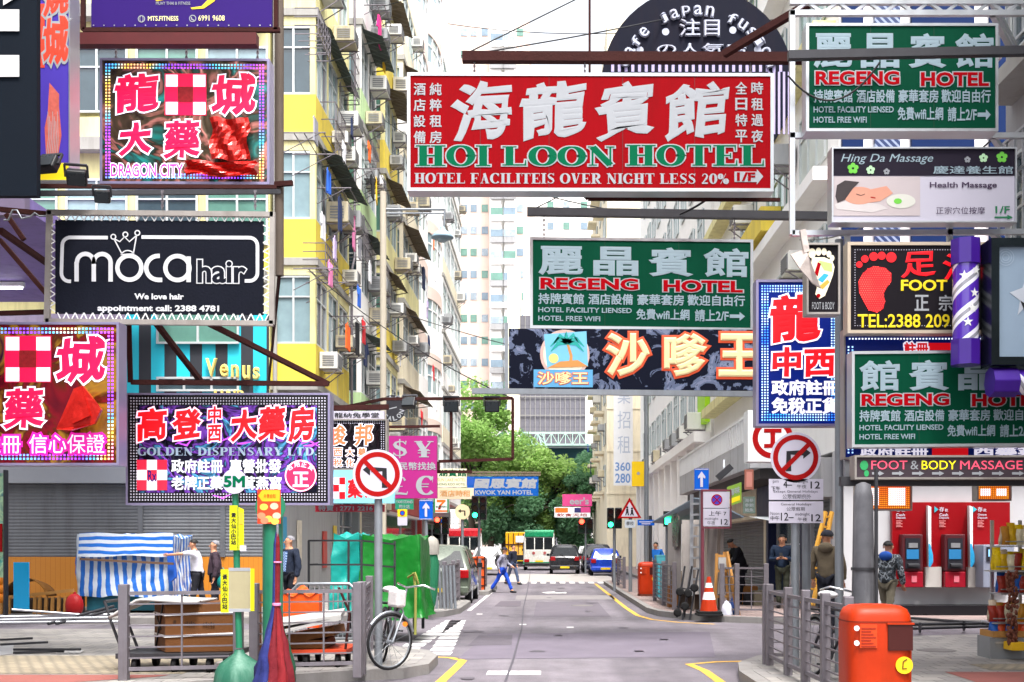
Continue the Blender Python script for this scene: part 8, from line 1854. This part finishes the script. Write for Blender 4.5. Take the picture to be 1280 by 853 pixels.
# -- snack shelves
t = thing('display_rack', 'silver wire rack of bagged snacks at the shop corner', 'rack', (XP(1262, 15.2), 15.2, GZ)); ZR = 15.2
xl, xr = XP(1238, ZR), XP(1300, ZR)
MB().box(xl - .08, xr + .3, 15.0, 15.45, GZ, GZ + .28).build('plinth', mat('rack_plinth', '8f9296', .4, .5, var=.15), t); MB().box(xl - .05, xr + .3, 14.98, 15.44, GZ + .28, GZ + .36).build('tray', WOOD, t)
rs = random.Random(12); SN = [mat('snack%d' % i, c_, .3, var=.25, scale=14, bump=.5, bscale=25) for i, c_ in enumerate(('dcbc0a', 'c8a010', 'b07a20', '8e2a1c', '1c5ab0', 'c9b8a0', '4e9a3a', 'cc4a18', 'd8d0b0', '8a1c4a', '4a2a24'))]
for k, (ys, inset, cols_) in enumerate(((682, .12, (0, 1, 0, 1)), (713, .0, (5, 0, 1, 0)), (741, .06, (4, 7, 3, 9)), (777, -.04, (2, 8, 6, 2)), (801, -.02, (4, 6, 4, 7)))):
    z = HP(ys, ZR)
    MB().box(xl + inset, xr + .3, 14.98 + k * 0, 15.42, z - .02, z).build('shelf', M['alu'], t)
    MB().tube([(xl + inset, 15.0, z + .05), (xr + .3, 15.0, z + .05)], .008, 6).build('shelf_lip', M['alu'], t)
    for j in range(20):
        x_ = xl + inset - .03 + (j % 10) * .095 + .03 * (j // 10) + rs.uniform(-.015, .015); h_ = rs.uniform(.2, .27) + .03 * (j // 10); c_ = SN[cols_[(j + k) % 4]] if rs.random() < .6 else rs.choice(SN)
        b = MB(); n_ = 8
        b.sheet(lambda u, v: (x_ + .11 * u + .012 * math.sin(v * 5 + j), 15.05 + .13 * (j // 10) - .035 * math.sin(u * math.pi) * math.sin(v * math.pi) + .01 * rs.random(), z + .005 + h_ * v), 6, 6); b.sheet(lambda u, v: (x_ + .11 * u + .012 * math.sin(v * 5 + j), 15.06 + .13 * (j // 10) + .035 * math.sin(u * math.pi) * math.sin(v * math.pi), z + .005 + h_ * v), 6, 6)
        b.build('snack_bag', c_, t, fix=False)
for px in (1240, 1275): MB().bar((XP(px, ZR + .25), ZR + .25, GZ), (XP(px, ZR + .25), ZR + .25, HP(650, ZR)), .04).build('upright', M['alu'], t)
b = MB(); rs2 = random.Random(4)
for i in range(150): 
    y = 715 + 90 * rs2.random(); x_ = 1265 + (rs2.random() - .5) * (14 if y < 760 else 12); p = W(x_, y, 14.75 + rs2.random() * .1); b.ball(p, .022, .018, .03, 6, 4)
single('hanging_snack_strings', 'brown strings of packed nuts hanging before the snack rack', 'snacks', b, mat('nut_brown', '6a3a2a', .6, var=.5, scale=20))
tag(MB().box(XP(1257, 14.9), XP(1276, 14.9), 14.7, 14.98, HP(812, 14.9), HP(802, 14.9)).build('snack_tray', mat('tray_yellow', 'd8a81a', .5), bevel=.01), 'yellow tray at the foot of the hanging brown snack strings', 'tray')


# more goods and clutter on the bank side pavement
for i, (px, Z, w, h, d, z0, c_, lab) in enumerate(((944, 28.6, .5, .3, .4, GZ, '1c1c20', 'low black crate on the pavement behind the bending person'), (935, 28.9, .5, .45, .4, GZ, '8a5a2c', 'brown box beside the low black crate'), (953, 28.4, .4, .35, .4, GZ, '77705f', 'grey tub next to the crates by the shutters'), (849, 27.6, .5, .5, .4, GZ, '8a5a2c', 'cardboard box under the canvas stall'), (852, 27.5, .45, .35, .35, GZ + .51, '6f5a3a', 'smaller cardboard box on top of the box under the canvas stall'))):
    x = XP(px, Z); b = MB().box(x - w / 2, x + w / 2, Z, Z + d, z0, z0 + h); b.box(x - w * .48, x + w * .48, Z + .02, Z + d - .02, z0 + h, z0 + h + .012); b.box(x - .03, x + .03, Z - .004, Z, z0, z0 + h)
    single('storage_box', lab, 'box', b, mat('box_' + c_, c_, .7, var=.25, scale=4), bevel=.008)
s = Sign('hanging_shop_sign', 'small green and yellow slanted sign hung under the concrete balcony', 'signboard', 909, 609, 927, 634, 29, th=.06, slope=-.35); s.board(mat('small_sign_olive', '7a9a3a', .5)); s.text('海味', 911, 613, 925, 622, LW, .02, layer=1); s.rect(911, 625, 925, 631, YELL, 1); s.done()
s = Sign('hanging_shop_sign', 'grey green board with rows of small characters beside the no stopping plates', 'signboard', 929, 621, 944, 642, 28.5, th=.06); s.board(mat('small_sign_grey', '5c6a60', .5))
for j in range(3): s.text('海參鮑魚'[j:j + 2], 931, 623.5 + j * 6, 942, 628 + j * 6, LW, .01, layer=1)
s.done()
s = Sign('hanging_shop_sign', 'reddish brown panel under the white box sign', 'signboard', 931, 587, 942, 612, 27.8, th=.1); s.board(mat('small_sign_brown', '8a5548', .5)); s.rect(933, 590, 940, 609, mat('small_sign_rose', 'b0756a', .5), 1); s.done()
t = thing('pole_light', 'long dark floodlight boom under the concrete balcony', 'floodlight', W(900, 590, 28.4)); MB().bar(W(897, 598, 28.4), W(914, 583, 28.4), .16).build('case', M['steel_dark'], t); MB().bar(W(905, 590, 28.5), W(905, 575, 28.6), .04).build('bracket', M['steel'], t)
b = MB()
for i, (x_, c0) in enumerate(((3.25, 0), (3.5, 1), (3.8, 2))): b.bar((x_, 26.0 + .1 * i, GZ), (x_ + .12, 26.35, 2.1 + .15 * i), .06)
single('timber_posts', 'rough timber posts leaning on the front of the canvas stall', 'timber', b, mat('grey_timber', '6e645c'))
t = thing('awning', 'pale sloping awning sheet reaching out from the shutters above the bending person', 'awning', W(930, 648, 28.5)); b = MB(); b.sheet(lambda u, v: W(905 + 62 * u, 640 + 12 * u * (1 - v) + 6 * v, 27.4 + 1.6 * v), 8, 4, False); b.build('sheet', mat('awning_pale', 'a9adb0', .6, var=.2), t, fix=False)
# ================================================================== vehicles (their backs towards the camera)
GLS = mat('car_glass', '12181c', .12, var=.2, spec=.35); TAIL = mat('tail_light', '8a0a10', .2, var=.1, emit=.04); PLY = mat('number_plate_yellow', 'd8b81a', .4); TYRE = M['rubber']; RIM = M['alu']
def car(name, label, px, Z, w, L, h, m, belt=.95, slope=.35, hood=True, cat='car', group='vehicles waiting down the street', bus=None, rz=0, lamp_low=False):
    x = XP(px, Z); t = thing(name, label, cat, (0, 0, 0), group); hw = w / 2; gb = .24
    if bus: st = [(0, .94, belt, belt + .02, .9), (.06, 1, belt, h - .12, .93), (.3, 1, belt, h, .94), (L * .5, 1, belt, h, .94), (L - .9, 1, belt, h - .02, .94), (L - .35, .98, belt, h - .3, .9), (L - .05, .95, belt * .9, belt + .02, .88), (L, .88, .7, .75, .8)]
    else: st = [(0, .9, belt * .92, belt * .93, .86), (.07, .98, belt, belt + .03, .88), (.07 + slope, 1, belt, h - .06, .76), (.5 + slope, 1, belt, h, .76), (L * .52, 1, belt, h - .01, .76), (L * .62, 1, belt, h - .1, .74), (L * .78, 1, belt * .98, belt + .0, .8), (L * .93, .96, belt * .84, belt * .85, .8), (L, .82, belt * .62, belt * .63, .7)]
    vs = []; NP = 11
    for y, ws, bl, zt, rs in st:
        a = hw * ws; r_ = hw * min(rs, ws)
        half = [(0, gb), (a * .86, gb), (a * .98, gb + .12), (a, gb + .35), (a * .985, bl), (a * .5 + r_ * .5, bl * .45 + zt * .55), (r_, max(zt - .06, bl)), (r_ * .9, zt), (r_ * .45, zt + .02), (0, zt + .03)]
        ring = half + [(-q[0], q[1]) for q in half[-2:0:-1]]
        vs.append([(q[0], y, q[1]) for q in ring])
    n = len(vs[0]); flat = [p for r_ in vs for p in r_]
    b = MB().add(flat, [(i * n + k, i * n + (k + 1) % n, (i + 1) * n + (k + 1) % n, (i + 1) * n + k) for i in range(len(vs) - 1) for k in range(n)], True); b.add(vs[0], [tuple(range(n))]); b.add(vs[-1], [tuple(range(n))[::-1]])
    b.build('body', m, t)
    P_ = lambda i, side, k: Vector((vs[i][k][0] * side, vs[i][k][1], vs[i][k][2]))
    sw = range(1, 5) if bus else range(2, 5)
    for side in (1, -1):
        for i in sw:
            q = [P_(i, side, 4), P_(i + 1, side, 4), P_(i + 1, side, 6), P_(i, side, 6)]; c = sum(q, Vector()) / 4
            q = [c + (p - c) * .86 + Vector((side * .035, 0, 0)) for p in q]; MB().prism(q, (-side * .05, 0, 0)).build('side_window', GLS, t)
        for y in (L * .18, L * .8):
            b = MB().lathe([(.15, -.09), (.3, -.09), (.3, .09), (.15, .09)], (side * (hw - .1), y, .3), 20, 'X'); wl = b.build('wheel', TYRE, t); MB().lathe([(.02, .1), (.19, .1), (.19, .085)], (side * (hw - .1), y, .3), 14, 'X').lathe([(.19, -.1), (.02, -.1)], (side * (hw - .1), y, .3), 14, 'X').build('rim', RIM, wl)
        MB().box(side * hw, side * (hw + .17), L * .62, L * .62 + .1, belt + .02, belt + .16).build('mirror', M['black'], t)
        lx = side * hw * .78; z0, z1 = (.55, .75) if (bus or lamp_low) else (belt - .22, belt + .0)
        MB().obox((lx, .0, (z0 + z1) / 2), (hw * .16, 0, 0), (0, .06, .01), (0, 0, (z1 - z0) / 2)).build('tail_light', TAIL, t, bevel=.02)
    i0, i1 = (0, 1) if bus else (1, 2)
    q = [P_(i0, 1, 4), P_(i0, -1, 4), P_(i1, -1, 6), P_(i1, 1, 6)]
    if bus:
        for k in range(3):
            xa, xb = -hw * .84 + k * hw * .57, -hw * .84 + k * hw * .57 + hw * .53
            MB().box(xa, xb, -.0, .09, belt + .12, h - .38).build('rear_window', GLS, t, bevel=.02)
    else:
        c = sum(q, Vector()) / 4; q = [c + (p - c) * .84 + Vector((0, -.03, .015)) for p in q]; MB().prism(q, (0, .04, 0)).build('rear_window', GLS, t)
        MB().bar((0, -.0, belt + .04), (-.3, .02 + slope * .2, belt + .12), .02).build('wiper', M['black'], t)
    MB().box(-hw * .95, hw * .95, -.09, .1, .3, .5).build('bumper', m if not bus else M['black'], t, bevel=.04)
    MB().box(-.26, .26, -.115 if not bus else -.11, -.09, (.56 if bus else .34), (.67 if bus else .45)).build('number_plate', PLY, t)
    if bus:
        MB().box(-hw * .96, hw * .96, .05, L - .9, h - .02, h + .12).build('roof', bus, t, bevel=.08)
        MB().box(-hw * 1.005, hw * 1.005, -.02, L * .95, .42, .56).build('stripe', bus, t)
        MB().box(-hw * .9, hw * .9, -.012, .06, h - .34, h + .02).build('roof_edge', bus, t, bevel=.03)
        for sx in (-1, 1): MB().lathe([(.1, -.02), (.1, .02)], (sx * hw * .35, -.01, belt - .1), 16, 'Y').build('roundel', mat('bus_mark', '9a4a4a', .5), t)
    t.location = (x, Z, .0); t.rotation_euler = (0, 0, rz); return t
CP = lambda n, c, **k: mat('car_' + n, c, .25, .2, var=.06, coat=.7, **k)
car('car', 'black boxy car with yellow plate next to the green roofed minibus', 706, 66, 1.75, 3.8, 1.68, CP('black', '15161c'), 1.0, .14)
car('car', 'blue hatchback with yellow plate beside the kerb railing', 757, 62, 1.66, 3.7, 1.47, CP('blue', '1440b0'), .92, .28)
car('car', 'dark sports utility car just ahead of the blue hatchback', 747, 69, 1.8, 4.3, 1.72, CP('ink', '20222c'), 1.0, .25)
car('car', 'white car waiting in front of the dark sports utility car', 737, 78, 1.75, 4.4, 1.6, CP('white', 'c9c9ca'), .95, .3)
car('car', 'silver green estate car parked behind the steel posts', 549, 31.6, 1.72, 4.3, 1.62, CP('silver', '5c6458'), .95, .3)
car('car', 'white estate car with red lamps behind the walking man', 609, 63, 1.75, 4.4, 1.55, CP('white2', 'd0cfd2'), .95, .35)
car('car', 'small dark purple car far away in front of the yellow truck', 650, 97, 1.65, 4, 1.45, CP('purple', '3a2440'), .9, .3)
WB_ = CP('bus_white', 'd2d0c8'); car('minibus', 'white minibus with green roof seen from behind in the middle lane', 674, 76, 2.1, 6.2, 2.55, WB_, 1.25, bus=CP('bus_green', '128a5a'), cat='minibus', group='minibuses')
car('minibus', 'white minibus with red roof behind the small beige round sign', 581, 66, 2.1, 6.2, 2.5, WB_, 1.25, bus=CP('bus_red', 'b81c28'), cat='minibus', group='minibuses', rz=R(14))
t = thing('truck', 'yellow truck with a cage body stopped beyond the red roofed minibus', 'truck', (XP(648, 90), 90, 0), 'vehicles waiting down the street'); x = XP(648, 90); TY = CP('truck_yellow', 'dba018')
MB().box(x - 1.0, x + 1.0, 90, 94, .9, 2.7).build('cargo_box', TY, t, bevel=.03); MB().box(x - .95, x + .95, 94.1, 95.6, .6, 2.2).build('cab', TY, t, bevel=.1)
b = MB()
for i in range(5): b.box(x - .8 + i * .38, x - .74 + i * .38, 89.95, 90, 1.0, 2.6)
b.box(x - 1.02, x + 1.02, 89.94, 90, 1.7, 1.78).build('tail_frame', M['rust'], t); MB().box(x - .9, x + .9, 90, 93.8, .5, .9).build('chassis', M['black'], t)
MB().box(x - .2, x + .45, 89.92, 89.95, 1.9, 2.4).build('board', M['white'], t)
for sx in (-.8, .8):
    for y in (91, 94.8): MB().lathe([(.2, -.12), (.42, -.12), (.42, .12), (.2, .12)], (x + sx, y, .42), 18, 'X').build('wheel', TYRE, t)

# ================================================================== people
SKIN = mat('skin', 'c08a6c', .55, var=.08); HAIRB = mat('hair_black', '14110f', .6, var=.2); HAIRG = mat('hair_grey', '77757a', .7, var=.25, scale=20)
SHOE = mat('shoe_dark', '1a1a1e', .5)
def skin_mesh(vs, es, rs, sub=1):
    me = bpy.data.meshes.new('skeleton'); me.from_pydata([tuple(v) for v in vs], es, []); o = bpy.data.objects.new('skeleton', me); COL.objects.link(o)
    o.modifiers.new('skin', 'SKIN'); 
    sv = me.skin_vertices[0].data
    for i, r_ in enumerate(rs): sv[i].radius = r_ if isinstance(r_, tuple) else (r_, r_)
    sv[0].use_root = True
    sb = o.modifiers.new('sub', 'SUBSURF'); sb.levels = sub; sb.render_levels = sub
    bpy.context.view_layer.update(); dg = bpy.context.evaluated_depsgraph_get(); ev = o.evaluated_get(dg); m2 = ev.to_mesh()
    out = ([v.co.copy() for v in m2.vertices], [tuple(p.vertices) for p in m2.polygons]); ev.to_mesh_clear(); bpy.data.objects.remove(o); bpy.data.meshes.remove(me)
    return out
def person(label, loc, rz, h=1.7, legs=((0, 0), (0, 0)), arms=None, lean=0.0, head=(0, 0), top=None, bottom=None, hair=HAIRB, sleeve=1.0, hem=.84, bulk=1.0, cap=None, pack=None, bag=None, shirt=None, hood=None, female=False, long_hair=False, glasses=False, phone=False):
    t = thing('person', label, 'person', (0, 0, 0), 'people on the street'); k = h / 1.72
    S = lambda *p: Vector(p) * k
    def ln(p):   # lean the upper body forward (towards -Y) about the hip
        p = Vector(p); q = p - S(0, 0, .93); c_, s_ = math.cos(lean), math.sin(lean); return S(0, 0, .93) + Vector((q.x, q.y * c_ - q.z * s_, q.y * s_ + q.z * c_))
    sw = .185 if not female else .165
    pel, spi, che, nec = S(0, 0, .95), ln(S(0, 0, 1.13)), ln(S(0, -.005, 1.33)), ln(S(0, .0, 1.47))
    hd = lambda p: nec + Matrix.Rotation(head[0], 3, 'Z') @ (Matrix.Rotation(lean + head[1], 3, 'X') @ (Vector(p) * k))
    jaw, sku, tp = hd((0, -.03, .085)), hd((0, -.005, .155)), hd((0, .0, .225))
    vs = [pel, spi, che, nec, jaw, sku, tp]; es = [(0, 1), (1, 2), (2, 3), (3, 4), (4, 5), (5, 6)]; rs = [.125 * k, .115 * k, .125 * k, .052 * k, .07 * k, .092 * k, .055 * k]
    A = {}; Lg = {}
    arms = arms or ((S(sw + .07, .02, 1.12), S(sw + .07, -.04, .88)), (S(-sw - .07, .02, 1.12), S(-sw - .07, -.04, .88)))
    for i, s_ in enumerate((1, -1)):
        sh = ln(S(s_ * sw, 0, 1.40)); el, wr = arms[i]; el, wr = Vector(el), Vector(wr); hnd = wr + (wr - el).normalized() * .07 * k
        b0 = len(vs); vs += [sh, el, wr, hnd]; es += [(2, b0), (b0, b0 + 1), (b0 + 1, b0 + 2), (b0 + 2, b0 + 3)]; rs += [.052 * k, .038 * k, .027 * k, .03 * k]; A[s_] = (sh, el, wr, hnd)
        fw, kn = legs[i]; hip = S(s_ * .09, 0, .9); ang = fw
        knee = hip + S(0, -math.sin(ang) * .43, -math.cos(ang) * .43); an2 = ang - kn; ank = knee + S(0, -math.sin(an2) * .41, -math.cos(an2) * .41); toe = ank + S(0, -.15, -.04)
        b0 = len(vs); vs += [hip, knee, ank, toe]; es += [(0, b0), (b0, b0 + 1), (b0 + 1, b0 + 2), (b0 + 2, b0 + 3)]; rs += [.078 * k, .052 * k, .038 * k, .036 * k]; Lg[s_] = (hip, knee, ank, toe)
    dz = -min(Lg[s_][2].z - .075 * k for s_ in (1, -1))
    bv, bf = skin_mesh(vs, es, rs, 1); b = MB().add(bv, bf, True)
    f = lambda p: hd(p)   # face
    b.tube([f((0, -.09, .135)), f((0, -.118, .105)), f((0, -.095, .095))], [.008 * k, .014 * k, .01 * k], 6)
    for s_ in (1, -1):
        b.ball(f((s_ * .09, .0, .13)), .012 * k, .025 * k, .034 * k, 8, 6)
        sh, el, wr, hnd = A[s_]; d = (hnd - wr).normalized(); sd = d.cross(Vector((0, 1, .2))).normalized(); up = sd.cross(d)
        for q, ln_ in enumerate((.066, .076, .072, .058)):
            p0 = hnd + sd * (q - 1.5) * .019 * k; b.tube([p0 - d * .02 * k, p0 + d * ln_ * .5 * k, p0 + (d * ln_ * .95 - up * .016) * k], [.010 * k, .009 * k, .007 * k], 6)
        b.tube([wr + d * .02 * k, wr + (d * .045 + sd * s_ * -.035) * k, wr + (d * .08 + sd * s_ * -.04) * k], [.012 * k, .011 * k, .009 * k], 6)
    b.build('body', SKIN, t)
    for s_ in (1, -1): MB().ball(f((s_ * .033, -.086, .135)), .012 * k, .008 * k, .008 * k, 8, 6).build('eye', HAIRB, t)
    MB().tube([f((-.026, -.094, .066)), f((0, -.1, .064)), f((.026, -.094, .066))], .006 * k, 6).build('mouth', mat('lips', '8a4a44', .5), t)
    # hair
    hb = MB(); c0 = f((0, .012, .15)); n_, m_ = 14, 8; hv = []
    for i in range(m_ + 1):
        th = R(98) * i / m_
        for q in range(n_):
            a = 2 * math.pi * q / n_; fr_ = 1 - .5 * max(0, -math.sin(a)) * (i / m_) - .12 * abs(math.cos(a)) * (i / m_)
            r_ = .1 * (1 + .1 * mnoise.noise(Vector((q * 1.3, i * .9, h * 7)))); tt = th * fr_
            hv.append(f((r_ * .95 * math.sin(tt) * math.cos(a), .012 + r_ * 1.05 * math.sin(tt) * math.sin(a), .148 + r_ * math.cos(tt))))
    hb.add(hv, [(i * n_ + q, (i + 1) * n_ + q, (i + 1) * n_ + (q + 1) % n_, i * n_ + (q + 1) % n_) for i in range(m_) for q in range(n_)], True)
    if long_hair: hb.ball(f((0, .05, .09)), .1 * k, .07 * k, .1 * k)
    hb.build('hair', hair, t, fix=False)
    if cap:
        cb_ = MB().add([hd((Vector((0, .0, .155)) + Vector((.112 * math.sin(R(80) * i / 5) * math.cos(R(q * 24)), .118 * math.sin(R(80) * i / 5) * math.sin(R(q * 24)), .108 * math.cos(R(80) * i / 5))))) for i in range(6) for q in range(15)], [(i * 15 + q, (i + 1) * 15 + q, (i + 1) * 15 + (q + 1) % 15, i * 15 + (q + 1) % 15) for i in range(5) for q in range(15)], True)
        cb_.prism([f((.07, -.09, .165)), f((.05, -.19, .155)), f((-.05, -.19, .155)), f((-.07, -.09, .165))], (0, 0, .01)); cb_.build('cap', cap, t, fix=False)
    # clothes
    tv = [S(0, 0, hem + .06), S(0, 0, 1.0), spi, che, ln(S(0, .005, 1.43))]; te = [(0, 1), (1, 2), (2, 3), (3, 4)]; tr_ = [.158 * k * bulk, .152 * k * bulk, .142 * k * bulk, .148 * k * bulk, .085 * k]
    for s_ in (1, -1):
        sh, el, wr, hnd = A[s_]; b0 = len(tv); end = el.lerp(wr, .96) if sleeve >= 1 else sh.lerp(el, .8)
        tv += [sh, el if sleeve >= 1 else sh.lerp(el, .5), end]; te += [(3, b0), (b0, b0 + 1), (b0 + 1, b0 + 2)]; tr_ += [.075 * k * bulk, .057 * k * bulk, .046 * k * bulk if sleeve >= 1 else .06 * k]
    jv, jf = skin_mesh(tv, te, tr_, 2)
    jv = [Vector((v.x * 1.06, v.y * .86 if abs(v.x) < .2 * k and lean == 0 else v.y, v.z)) + .016 * bulk * k * mnoise.noise_vector(Vector(v) * 8) for v in jv]
    MB().add(jv, jf, True).build('jacket' if sleeve >= 1 else 'shirt', top, t)
    lv = [S(0, 0, .96)]; le = []; lr = [.128 * k]
    for s_ in (1, -1):
        hip, knee, ank, toe = Lg[s_]; b0 = len(lv); lv += [hip, knee, ank + S(0, 0, .02)]; le += [(0, b0), (b0, b0 + 1), (b0 + 1, b0 + 2)]; lr += [.094 * k, .072 * k, .06 * k]
    v2, f2 = skin_mesh(lv, le, lr, 2); v2 = [v + .016 * k * mnoise.noise_vector(Vector((v.x * 9, v.y * 9, v.z * 16))) for v in v2]; MB().add(v2, f2, True).build('trousers', bottom, t)
    for s_ in (1, -1):
        hip, knee, ank, toe = Lg[s_]; MB().tube([ank + S(0, .06, -.03), ank + S(0, -.02, -.025), ank + S(0, -.12, -.04), ank + S(0, -.18, -.05)], [.03 * k, .05 * k, .046 * k, .025 * k], 8).build('shoe', SHOE, t)
    if shirt: MB().prism([ln(S(-.05, -.135, 1.40)), ln(S(.05, -.135, 1.40)), ln(S(.06, -.15, 1.0)), ln(S(-.06, -.15, 1.0))], S(0, .06, 0)).build('shirt_front', shirt, t)
    if hood: MB().ball(ln(S(0, .1, 1.43)), .13 * k, .08 * k, .09 * k).build('hood', hood, t)
    for (kind, m_) in ([('backpack', pack)] if pack else []):
        pb = MB().ball(ln(S(0, .2, 1.2)), .15 * k, .11 * k, .22 * k, 14, 10); bp_ = pb.build(kind, m_, t)
        for s_ in (1, -1): MB().tube([ln(S(s_ * .1, .14, 1.4)), ln(S(s_ * .12, .0, 1.47)), ln(S(s_ * .12, -.12, 1.3)), ln(S(s_ * .12, .05, 1.08))], .018 * k, 6).build('strap', m_, bp_)
    if phone: MB().obox((A[-1][3] + A[1][3]) / 2 + S(0, -.02, .05), S(.035, 0, 0), S(0, .006, .0), S(0, .02, .065)).build('phone', M['black'], t)
    t.location = Vector(loc) + Vector((0, 0, dz)); t.rotation_euler = (0, 0, rz)
    return t
CL = lambda n, c, **q: mat('wear_' + n, c, .85, var=.3, scale=5, **({**dict(bump=.6, bscale=9), **q}))
PUF = dict(bump=.8, bscale=14)
person('person in grey jacket and bright blue trousers with black backpack, striding across the road', (XP(628, 39.5), 39.5, 0), R(75), 1.62, ((R(26), R(6)), (R(-24), R(10))), ((Vector((.22, -.1, 1.08)), Vector((.2, -.3, .95))), (Vector((-.22, .1, 1.08)), Vector((-.22, .05, .85)))), .1, (0, .1), CL('greywhite', '8f8fa0'), CL('brightblue', '1c4ac0'), cap=CL('capdark', '2a2430'), pack=CL('packblack', '15151a'))
person('person in dark top and jeans walking behind the one with blue trousers', (XP(641, 48), 48, 0), R(60), 1.68, ((R(18), R(4)), (R(-18), R(8))), None, .03, (0, 0), CL('nightblue', '1c2030'), CL('jeans', '4a5670'))
person('person in black suit bending over towards the canvas stall', (XP(927, 29.0), 29.0, GZ), R(-80), 1.72, ((R(6), 0), (R(-8), R(2))), ((Vector((.24, -.3, 1.05)), Vector((.16, -.5, 1.0))), (Vector((-.24, -.28, 1.08)), Vector((-.14, -.5, 1.05)))), .34, (0, .5), CL('suit', '10121c'), CL('suit2', '12131c'))
person('person in navy jacket looking down at a phone with both hands', (XP(978, 27.2), 27.2, GZ), R(-18), 1.74, ((0, 0), (R(-4), 0)), ((Vector((.25, -.03, 1.12)), Vector((.06, -.26, 1.17))), (Vector((-.25, -.03, 1.12)), Vector((-.05, -.26, 1.17)))), 0, (0, .32), CL('navyjacket', '16263c'), CL('olive', '3c4034'), phone=True, bulk=1.08)
person('person in olive brown hooded jacket and dark cap with back turned behind the grey posts', (XP(1034, 19.4), 19.4, GZ), R(150), 1.72, ((R(2), 0), (R(-3), 0)), None, 0, (R(40), 0), CL('olivebrown', '5a5040'), CL('darktrouser', '1c1e28'), cap=CL('capnavy', '1c1e28'), hood=CL('olivebrown', '5a5040'), bulk=1.12)
cam_m = bpy.data.materials.new('camouflage'); nt_, b_ = nodes_of(cam_m); tc_ = nt_.nodes.new('ShaderNodeTexCoord'); nz_ = nt_.nodes.new('ShaderNodeTexNoise'); nz_.inputs['Scale'].default_value = 9; nz_.inputs['Detail'].default_value = 3; cr_ = nt_.nodes.new('ShaderNodeValToRGB'); cr_.color_ramp.interpolation = 'CONSTANT'
nt_.links.new(tc_.outputs['Object'], nz_.inputs[0]); nt_.links.new(nz_.outputs[0], cr_.inputs[0]); nt_.links.new(cr_.outputs[0], b_.inputs[0]); b_.inputs['Roughness'].default_value = .85
e_ = cr_.color_ramp.elements; e_[0].color = H('15181c'); e_[1].position = .44; e_[1].color = H('3c444c'); q_ = e_.new(.52); q_.color = H('8a9096'); q_ = e_.new(.58); q_.color = H('22272c')
person('person in grey camouflage jacket with blue hood and khaki trousers walking past the thick post', (XP(1109, 21.5), 21.5, 0), R(140), 1.72, ((R(16), R(2)), (R(-16), R(8))), ((Vector((.26, .0, 1.12)), Vector((.3, -.05, .9))), (Vector((-.26, .02, 1.12)), Vector((-.27, -.08, .9)))), .05, (0, .1), cam_m, CL('khaki', '6f6858'), hood=CL('hoodblue', '1c4a9a'), bulk=1.1)
person('person in white T-shirt and dark trousers reaching out to the pole of the striped stall', (XP(247, 24.6), 24.6, GZ), R(-85), 1.62, ((R(10), R(2)), (R(-10), R(4))), ((Vector((.3, -.3, 1.3)), Vector((.2, -.55, 1.28))), (Vector((-.24, -.02, 1.1)), Vector((-.22, -.1, .88)))), .12, (0, .1), CL('whitetee', 'c9c8d2'), CL('tracksuit', '1a1a22'), sleeve=.5, hair=HAIRB)
person('person with grey hair in a dark plum quilted jacket looking towards the striped stall', (XP(269, 23.6), 23.6, GZ), R(-70), 1.58, ((R(4), 0), (R(-3), 0)), None, .04, (0, -.1), CL('plum', '3a2c36', **PUF), CL('darktrouser2', '1c1c24'), hair=HAIRG, bulk=1.15, female=True)
b = MB(); c = W(281, 728, 23.5); b.ball(c, .17, .1, .15); b.tube([c + Vector((-.1, 0, .1)), c + Vector((-.04, 0, .3)), c + Vector((.08, 0, .1))], .012, 6); single('handbag', 'teal handbag held by the person in the plum quilted jacket', 'bag', b, mat('teal_leather', '0f7a74', .4, bump=.4, bscale=10))
person('person with grey hair in a navy quilted jacket over a blue checked shirt', (XP(362, 22.3), 22.3, GZ), R(-40), 1.66, ((R(3), 0), (R(-3), 0)), None, 0, (R(-20), 0), CL('navyquilt', '1c2436', **PUF), CL('darktrouser3', '1a1c26'), hair=HAIRG, bulk=1.14, shirt=stripes('check_shirt', '3a5a94', '9ab4d8', 'XZ', .05, .5, .8, 0))
person('person in bright blue top at the far kerb by the street name plate', (XP(821, 40), 40, GZ), R(-30), 1.6, ((0, 0), (0, 0)), None, .1, (0, .2), CL('kerbblue', '1c6ac0'), CL('darktrouser4', '2a2a34'))
